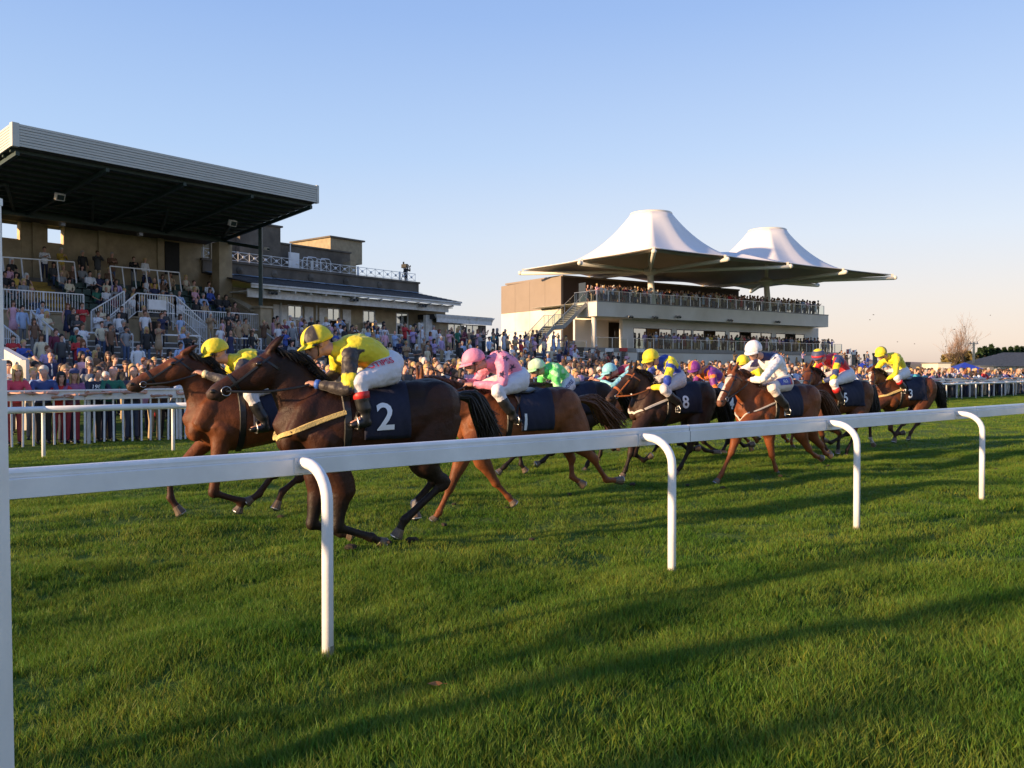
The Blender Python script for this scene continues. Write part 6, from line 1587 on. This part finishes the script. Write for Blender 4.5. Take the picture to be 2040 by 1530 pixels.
def crowd_mesh(lst, label):
    VV = []; FF = []; CC = []; nv = 0
    for p, rz, pose, sc in lst:
        fem = int(rd.random() < .4); pose = pose or rc(['idle', 'crossed', 'phone', 'brow', 'clap', 'cup'], [6, 6, 2, 1, 3, 4], rd); L = LITE[(pose, fem)]
        g = rc(['tshirt', 'shirt', 'jacket'], [3, 6, 4], rd)
        if fem and rd.random() < .4: g = 'dress'
        parts = [('skin', rd.choice(SKINC)), (g, rc(TOPC, TW, rd)[1]), ('shoes', (.02, .02, .02))]
        if g != 'dress': parts.append(('trousers', rc(BOTC, BWt, rd)[1]))
        if rd.random() > .1: parts.append(('hair_long' if fem else 'hair_short', rc(HAIRC, HWt, rd)[1]))
        c, s_ = cos(rz), sin(rz); Rz = np.array([[c, -s_, 0], [s_, c, 0], [0, 0, 1]], np.float32)
        for k, col in parts:
            v, f = L[k]; VV.append((v*sc) @ Rz.T+np.array(p, np.float32)); FF += [tuple(i+nv for i in q) for q in f]; CC.append(np.tile(np.array(col, np.float32), (len(v), 1))); nv += len(v)
    me = bpy.data.meshes.new('crowd'); me.from_pydata(np.concatenate(VV).tolist(), [], FF); me.update(); set_col(me, np.concatenate(CC)); me.shade_smooth()
    o = mesh_obj('crowd', me, M_['crowdv']); tag(o, label, 'crowd', kind='stuff')
rest = [(sp_[0], sp_[1], sp_[4], sp_[5]) for d, sp_, x in vis[NIND:]]+[(p, r, None, rd.uniform(.94, 1.05)) for p, r in far]
crowd_mesh(rest, 'dense far crowd of spectators on the terraces, balconies and along the fence')
print('SPOTS', len(vis), 'far', len(far), 'ind max d', vis[NIND][0])
# television cameraman on the pavilion roof
u, _ = F1.at(804, 545, -50.6); 
USED.add('x'); cq = dict(fem=0, pose='phone', g='jacket', tc=(.03, .03, .035), bc=(.1, .08, .06), hc=(.02, .015, .01), hs='hair_short', acc=None, skin=SKINC[0], label='cameraman in dark jacket on the pavilion roof behind a camera')
place_person(cq, F1(u+.35, -50.7, 8.5), face_rz(F1.n, 0), None)
R = empty('television_camera', F1(u, -50.5, 8.5), 0, label='black television camera on a tripod at the end of the pavilion roof', cat='camera'); o = R.location; c = F1(u, -50.5, 10.1)-o
MB().bar(c-F1.n*.25, c+F1.n*.3, .22, .3).build('body', M_['black'], R); MB().bar(c+F1.n*.3, c+F1.n*.45, .14, .14).build('lens', M_['glassd'], R); MB().bar(c-F1.n*.1+Z_*.15, c-F1.n*.1+Z_*.35, .12, .12).build('viewfinder', M_['black'], R)
for a in (0, 2.1, 4.2): MB().bar(c-Z_*.2, c-Z_*1.6+F1.n*cos(a)*.4+F1.d*sin(a)*.4, .05, .05).build('leg', M_['black'], R)

# unseen spectators added left of the frame so their shadows cross the foreground turf
for i, (x, y) in enumerate(((-4.9, 1.25), (-5.6, -.2), (-6.5, -1.5), (-7.2, -2.4), (-8.6, -1.2), (-6.2, -2.9), (-9.9, -1.9), (-10.6, -.1), (-8.1, -3.6), (-12.0, -1.2))):
    q = rand_person(rd, 'unseen, added to shade foreground turf'); place_person(q, (x, y, gh(x, y)), face_rz(TN), 'unseen spectators added to shade the foreground', rd.uniform(.96, 1.05))
# ---------------------------------------------------------------- bookmakers, right hand background
def board(px, y0, y1, v, wd, label, head, F=F2, body='black'):
    u, w1 = F.at(px, y0, v); _, w0 = F.at(px, y1, v); R = empty('bookmaker_board', F(u, v, max(0, w0-1)), 0, label=label, cat='sign board'); 
    FB('display_board', u-wd/2, u+wd/2, v, v-.12, w0, w1-.28, body, R, F=F); FB('header', u-wd/2-.12, u+wd/2+.12, v+.03, v-.15, w1-.277, w1+.05, head, R, F=F)
    for du in (-wd/2-.05, wd/2): FB('post', u+du, u+du+.05, v+.01, v-.13, max(0, w0-1.2), w0+.3 if False else w1-.28, 'grey', R, F=F)
    for k in range(6): FB('price_row', u-wd/2+.1, u+wd/2-.1, v+.012, v+.002, w0+.12+k*(w1-.4-w0)/6, w0+.12+k*(w1-.4-w0)/6+.03, 'grey', R, F=F)
VB_ = -60.5
for px, y0, y1, hd, lb in ((1129, 693, 722, 'black', 'tall black bookmaker board left of the others in front of the stand'), (1156, 693, 724, 'black', 'tall black bookmaker board second from the left'), (1185, 697, 722, 'oldwhite', 'black bookmaker board with white header in front of the cream wall'), (1215, 695, 722, 'white', 'black bookmaker board with white header left of the red one'),
                        (1243, 694, 724, 'red', 'bookmaker board with bright red header and frame'), (1277, 696, 724, 'oldwhite', 'black bookmaker board half hidden by the yellow cap')):
    board(px, y0, y1, VB_, .62, lb, hd, body='black')
for px, y0, y1, hd, lb in ((1702, 702, 728, 'oldwhite', 'bookmaker board with pale header under the small flags'), (1726, 706, 738, 'black', 'narrow black bookmaker board right of the red jockey'), (1744, 704, 735, 'black', 'black bookmaker board behind the last jockey'), (1810, 722, 742, 'black', 'small dark board right of the last jockey'), (1648, 702, 722, 'red', 'red headed bookmaker board left of the flags')):
    board(px, y0, y1, -66, .75, lb, hd)
def flagpole(px, v, y0, label):
    u, w = F2.at(px, y0, v); R = empty('flag', F2(u, v, 1.5), 0, label=label, cat='flag'); o = R.location
    MB().tube([F2(u, v, 1.5)-o, F2(u, v, w)-o], .04, 6).build('pole', M_['white'], R)
    mb = MB(); 
    for k in range(6):
        a, b = k/6, (k+1)/6; f = lambda t, z: F2(u-.1-1.1*t, v+.12*sin(t*7), w-.05-z-.15*t)-o; mb.quad(f(a, 0), f(b, 0), f(b, .7), f(a, .7))
    fl_ = mb.build('banner', M_['white'], R); mb = MB(); g = lambda t, z: F2(u-.1-1.1*t, v+.12*sin(t*7)+.02, w-.05-z-.15*t)-o
    for a, b, z0, z1 in ((.0, 1., .28, .42), (.42, .58, 0, .7)): mb.quad(g(a, z0), g(b, z0), g(b, z1), g(a, z1))
    mb.build('red_cross', M_['red'], fl_)
flagpole(1695, -72, 694, 'small white flag with red cross on a thin pole, left one'); flagpole(1706, -73, 696, 'small white flag with red cross on a thin pole, right one')
ZP = Vector((0, 1, 0))
def W(px, py, Z): return on_plane(px, py, (0, Z, 0), ZP)
def marquee(px0, px1, ytop, yeave, Z, label, m='bluecloth'):
    a = W(px0, yeave, Z); b = W(px1, yeave, Z); t = W((px0+px1)/2, ytop, Z); wd = b.x-a.x; R = empty('marquee', ((a.x+b.x)/2, Z, 0), 0, label=label, cat='marquee'); h = a.z; H_ = t.z
    mb = MB(); q = wd/2
    base = [(-q, -q, h), (q, -q, h), (q, q, h), (-q, q, h)]; mid = [(x*.45, y*.45, h+(H_-h)*.55) for x, y, _ in base]
    for k in range(4):
        j = (k+1) % 4; mb.quad(base[k], base[j], mid[j], mid[k]); mb.poly([mid[k], mid[j], (0, 0, H_)])
    mb.build('canopy', M_[m], R); mb = MB()
    for k in range(4): j = (k+1) % 4; b0, b1 = V(*base[k]), V(*base[j]); mb.quad(b0, b1, b1-V(0, 0, .35), b0-V(0, 0, .35))
    mb.build('valance', M_[m], R)
    for x, y, _ in base: MB().bar((x, y, 0), (x, y, h), .08, .08).build('leg', M_['white'], R)
marquee(1893, 1950, 722, 737, 92, 'blue pointed marquee beyond the crowd'); marquee(1700, 1735, 722, 738, 88, 'blue marquee behind the bookmaker boards')
marquee(1725, 1768, 700+20, 735, 120, 'pale pointed marquee far behind the bookmaker boards', 'tent')
def shed(px0, px1, ytop, ybot, Z, label, m='cream', depth=4):
    a = W(px0, ybot, Z); b = W(px1, ytop, Z); R = empty('shed', ((a.x+b.x)/2, Z, 0), 0, label=label, cat='shed'); q = (b.x-a.x)/2
    MB().box(-q, q, 0, depth, 0, b.z).build('wall', M_[m], R); MB().box(-q-.1, q+.1, -.1, depth+.1, b.z+.002, b.z+.12).build('roof', M_['grey'], R)
    MB().box(-.5, .4, -.04, -.003, 0, min(2, b.z*.8)).build('door', M_['oldwhite'], R)
shed(1869, 1894, 724, 740, 100, 'small cream hut left of the blue marquee'); shed(1840, 1868, 737, 742, 104, 'long low cream wall hut'); shed(1953, 1980, 730, 740, 105, 'pale grey hut right of the blue marquee', 'conc')
def brown_building():
    Z = 118; R = empty('building', (W(2060, 740, Z).x, Z, 0), 0, label='low cream building with a brown hipped roof at the right edge', cat='building'); ox = R.location.x
    e0 = W(1975, 730, Z); rz_ = W(2012, 701, Z).z; x0 = e0.x-ox; he = e0.z; L = 22
    MB().box(x0+.6, x0+L-.6, .6, 11.4, 0, he-.02).build('wall', M_['cream'], R)
    hh = rz_; n = 12
    for k in range(n):
        t0, t1 = k/n, (k+1)/n+.01; P = lambda t: [V(x0+5.0*t, 6*t, he+(hh-he)*t), V(x0+L-5.0*t, 6*t, he+(hh-he)*t), V(x0+L-5.0*t, 12-6*t, he+(hh-he)*t), V(x0+5.0*t, 12-6*t, he+(hh-he)*t)]
        A, B = P(t0), P(min(1, t1)); mb = MB()
        for q in range(4): j = (q+1) % 4; mb.quad(A[q], A[j], B[j]+V(0, 0, .05), B[q]+V(0, 0, .05))
        mb.build('tile_course', mat('brown_roof_tiles', (.36, .23, .15), .9, .3, 3), R, fix=True)
    for k in range(4): MB().box(x0+2+k*4.5, x0+3.4+k*4.5, .52, .597, he-1.6, he-.5).build('window', M_['glassd'], R)
brown_building()
def pole():
    Z = 125; a = W(1940, 684, Z); R = empty('utility_pole', (a.x, Z, 0), 0, label='sunlit timber utility pole with a crossarm', cat='pole'); MB().tube([(0, 0, 0), (0, 0, a.z+.1)], [.22, .15], 10).build('post', M_['wood'], R, smooth=True)
    MB().box(-.65, .65, -.08, .08, a.z-.1, a.z).build('crossarm', M_['grey'], R)
    for x in (-.5, 0, .5): MB().tube([(x, 0, a.z+.01), (x, 0, a.z+.25)], .06, 6).build('insulator', M_['grey'], R)
pole()
# trees
def leafmat(name, c): 
    m = mat(name, None, .85, .35, .6, attr=1, spec=.2); return m
TMAT = leafmat('foliage', None); BARK = mat('bark', (.10, .07, .045), .9, .3, 6)
def limb(mb, p, d, L, r, lv, rd, tips, up=.25):
    pts = [p]; q = p
    for k in range(4):
        d = (d+V(rd.uniform(-.16, .16), rd.uniform(-.16, .16), up*.12)).normalized(); q = q+d*L/4; pts.append(q)
    mb.tube(pts, [r, r*.85, r*.7, r*.55, r*.4], 5)
    tips.append((pts[-1], d, lv)); tips.append((pts[-2], d, lv))
    if lv > 0:
        for k in range(rd.randint(2, 4)):
            t = rd.uniform(.3, 1); a = p.lerp(q, t); nd = (d+V(rd.uniform(-.9, .9), rd.uniform(-.9, .9), rd.uniform(-.1, .6))).normalized(); limb(mb, a, nd, L*rd.uniform(.5, .7), r*.5, lv-1, rd, tips, up)
def tree(px, ytop, Z, kind, label, wpx=20, seed=0):
    rd = random.Random(seed); t = W(px, ytop, Z); h = t.z; x = t.x; R = empty('tree', (x, Z, 0), 0, label=label, cat='tree', group=None); wr = wpx/FPX*Z/2
    mb = MB(); tips = []
    if kind == 'bare':
        mb.tube([(0, 0, -.2), (0, 0, h*.3), (.1, 0, h*.6)], [.22, .16, .1], 8)
        for k in range(11):
            a = rd.uniform(0, 6.28); z = h*rd.uniform(.12, .5); limb(mb, V(0, 0, z), V(cos(a)*.22, sin(a)*.22, 1).normalized(), (h-z)*rd.uniform(.6, .85), .045, 2, rd, tips, .5)
        mb.build('trunk', BARK, R, smooth=True)
        c = MB(); 
        for p, d, lv in tips:
            for k in range(2): e = p+(d+V(rd.uniform(-.7, .7), rd.uniform(-.7, .7), rd.uniform(-.2, .6)))*rd.uniform(.3, .8); c.bar(p, e, .013, .013)
        c.build('twigs', mat('pale_twigs', (.34, .23, .17), .9, .2, 4), R)
        return
    mb.tube([(0, 0, -.2), (0, 0, h*.9)], [.22, .05], 7); col = []; c = MB()
    N = 1500 if kind == 'conifer' else 1300
    for k in range(N):
        z = h*(rd.random()**.8*.92+.06); 
        if kind == 'conifer': rr = wr*(1.02-z/h)**.75*rd.uniform(.45, 1.05)*(1+.25*sin(z*5+seed))
        else:
            rr = wr*math.sqrt(max(.02, 1-((z/h-.52)/.52)**2))*rd.uniform(.5, 1.05)*(1+.2*sin(z*3+seed))
        a = rd.uniform(0, 6.283); rr *= 1+.18*sin(a*5+z*2); p = V(cos(a)*rr, sin(a)*rr, z); s = rd.uniform(.2, .5)*(1.0 if kind == 'conifer' else .9); d = V(rd.uniform(-1, 1), rd.uniform(-1, 1), rd.uniform(-.6, .8)).normalized()*s; e = d.cross(V(rd.uniform(-1, 1), rd.uniform(-1, 1), 1)).normalized()*s*.55
        c.quad(p-d, p+e, p+d, p-e); 
        b = {'conifer': (.035, .065, .025), 'shrub': (.20, .15, .05), 'broad': (.05, .075, .022)}[kind]; f = rd.uniform(.6, 1.4); col += [tuple(q*f for q in b)]*4
    for k in range(14): z = h*rd.uniform(.15, .85); a = rd.uniform(0, 6.28); mb.tube([V(0, 0, z), V(cos(a), sin(a), .3)*wr*.7+V(0, 0, z)], [.06, .02], 5)
    mb.build('trunk', BARK, R, smooth=True); o = c.build('crown', TMAT, R); set_col(o.data, np.array(col))
tree(1917, 668, 140, 'bare', 'tall leafless tree left of the utility pole', 30, 3)
tree(1903, 690, 138, 'bare', 'short leafless tree left of the tall leafless one', 26, 5)
for i, (x, y, k, w_, lb) in enumerate(((1895, 706, 'shrub', 26, 'dull golden shrub at the left of the tree belt'), (1921, 700, 'shrub', 30, 'golden brown shrub under the tall leafless tree'), (1952, 697, 'conifer', 18, 'dark conifer just right of the utility pole'), (1962, 694, 'conifer', 18, 'dark conifer second right of the utility pole'), (1975, 690, 'conifer', 20, 'highest dark conifer in the belt'), (1988, 697, 'conifer', 20, 'dark conifer right of the highest conifer'), (2001, 696, 'conifer', 20, 'dark conifer above the brown roof slope'), (2014, 695, 'conifer', 20, 'dark conifer behind the ridge of the brown roof'), (2026, 693, 'conifer', 14, 'thin dark conifer near the right edge'), (2036, 694, 'conifer', 14, 'dark conifer at the right edge'),
    (1960, 712, 'shrub', 34, 'golden shrub below the dark conifers'), (1982, 714, 'shrub', 30, 'golden shrub left of the brown roof'), (1886, 716, 'broad', 20, 'low green bush at the left end of the belt'), (1942, 706, 'broad', 20, 'green bush behind the utility pole'))):
    tree(x, y-(4 if k == 'conifer' else 2), 150+i*1.5, k, lb, w_*(1.7 if k == 'conifer' else 1.5), i+20)
def hill():
    mb = MB(); Z = 700; n = 60; rd = random.Random(4)
    x0, x1 = W(1700, 740, Z).x, W(2500, 740, Z).x; rows = []
    for j in range(5):
        row = []
        for k in range(n+1):
            t = k/n; x = x0+(x1-x0)*t; px = 1700+800*t; prof = 20*math.exp(-((px-1838)/42)**2)+16*math.exp(-((px-1930)/60)**2)+14*math.exp(-((px-2200)/200)**2)+4+1.6*sin(px*.13)+1.2*sin(px*.31)
            f = [0, .45, .8, 1, .3][j]; row.append(V(x, Z-60+j*60, prof*f/FPX*Z*.98+1.2+(rd.uniform(-1, 1) if 0 < j else -4)))
        rows.append(row)
    for r in rows: mb.v += [tuple(p) for p in r]
    for j in range(4):
        for k in range(n): a = j*(n+1)+k; mb.f.append((a, a+1, a+n+2, a+n+1))
    o = mb.build('hills', mat('distant_heath', (.24, .18, .15), .95, .35, .03, var2=(.09, .10, .05)), None, smooth=True); tag(o, 'low distant hills beyond the racecourse', kind='structure')
hill()
# clods of turf thrown up
for i, (x, y) in enumerate(((1733, 637), (1921, 651), (1901, 656), (1822, 685), (1884, 690), (1740, 627), (1973, 628), (1788, 681))):
    c = W(x, y, 19+i*.7); mb = MB(); mb.ball((0, 0, 0), (.015+.005*(i % 3), .011, .009), 7, 5); o = mb.build('turf_clod', M_['clod']); o.location = c; tag(o, 'small clod of earth flying in the air behind the last horses', 'clod', 'clods of earth flying behind the last horses')

# fallen leaf and hoof divots in the turf
def ground_at(px, py):
    g = on_plane(px, py, (0, 0, 0), Vector((0, 0, 1))); return Vector((g.x, g.y, gh(g.x, g.y)))
g = ground_at(863, 1371); mb = MB(); m = [V(0, 0, .055)+V(cos(a)*.035*(1+.35*cos(3*a)), sin(a)*.022*(1+.3*cos(3*a)), .008*sin(2*a)) for a in np.linspace(0, 2*pi, 13)[:-1]]
mb.poly(m); mb.bar(V(.03, 0, .055), V(.07, .01, .05), .003, .003); o = mb.build('fallen_leaf', mat('dead_leaf', (.34, .13, .04), .8, .3, 60)); o.location = g; tag(o, 'curled orange brown dead leaf lying in the grass', 'leaf')
rdv = random.Random(9); cl = MB().ball((0, 0, 0), (.05, .035, .02), 8, 5).mesh('divot'); cl.materials.append(M_['clod'])
for v in cl.vertices: v.co += Vector((rdv.uniform(-.008, .008), rdv.uniform(-.008, .008), rdv.uniform(-.005, .008)))
for i, (px, py) in enumerate(((885, 1046), (905, 1012), (1135, 985), (1260, 972), (1440, 975), (1555, 955), (1650, 930), (775, 1100), (820, 1092), (360, 1034), (560, 1030), (1010, 1010), (1370, 965), (700, 1110), (1985, 936), (1060, 1075))):
    o = mesh_obj('divot', cl); o.location = ground_at(px, py)+V(0, 0, .03); o.rotation_euler = (0, 0, rdv.uniform(0, 6)); s_ = rdv.uniform(.6, 1.3); o.scale = (s_, s_, s_); tag(o, 'dark clod of soil kicked up onto the track turf', 'clod', 'clods of soil lying on the track')
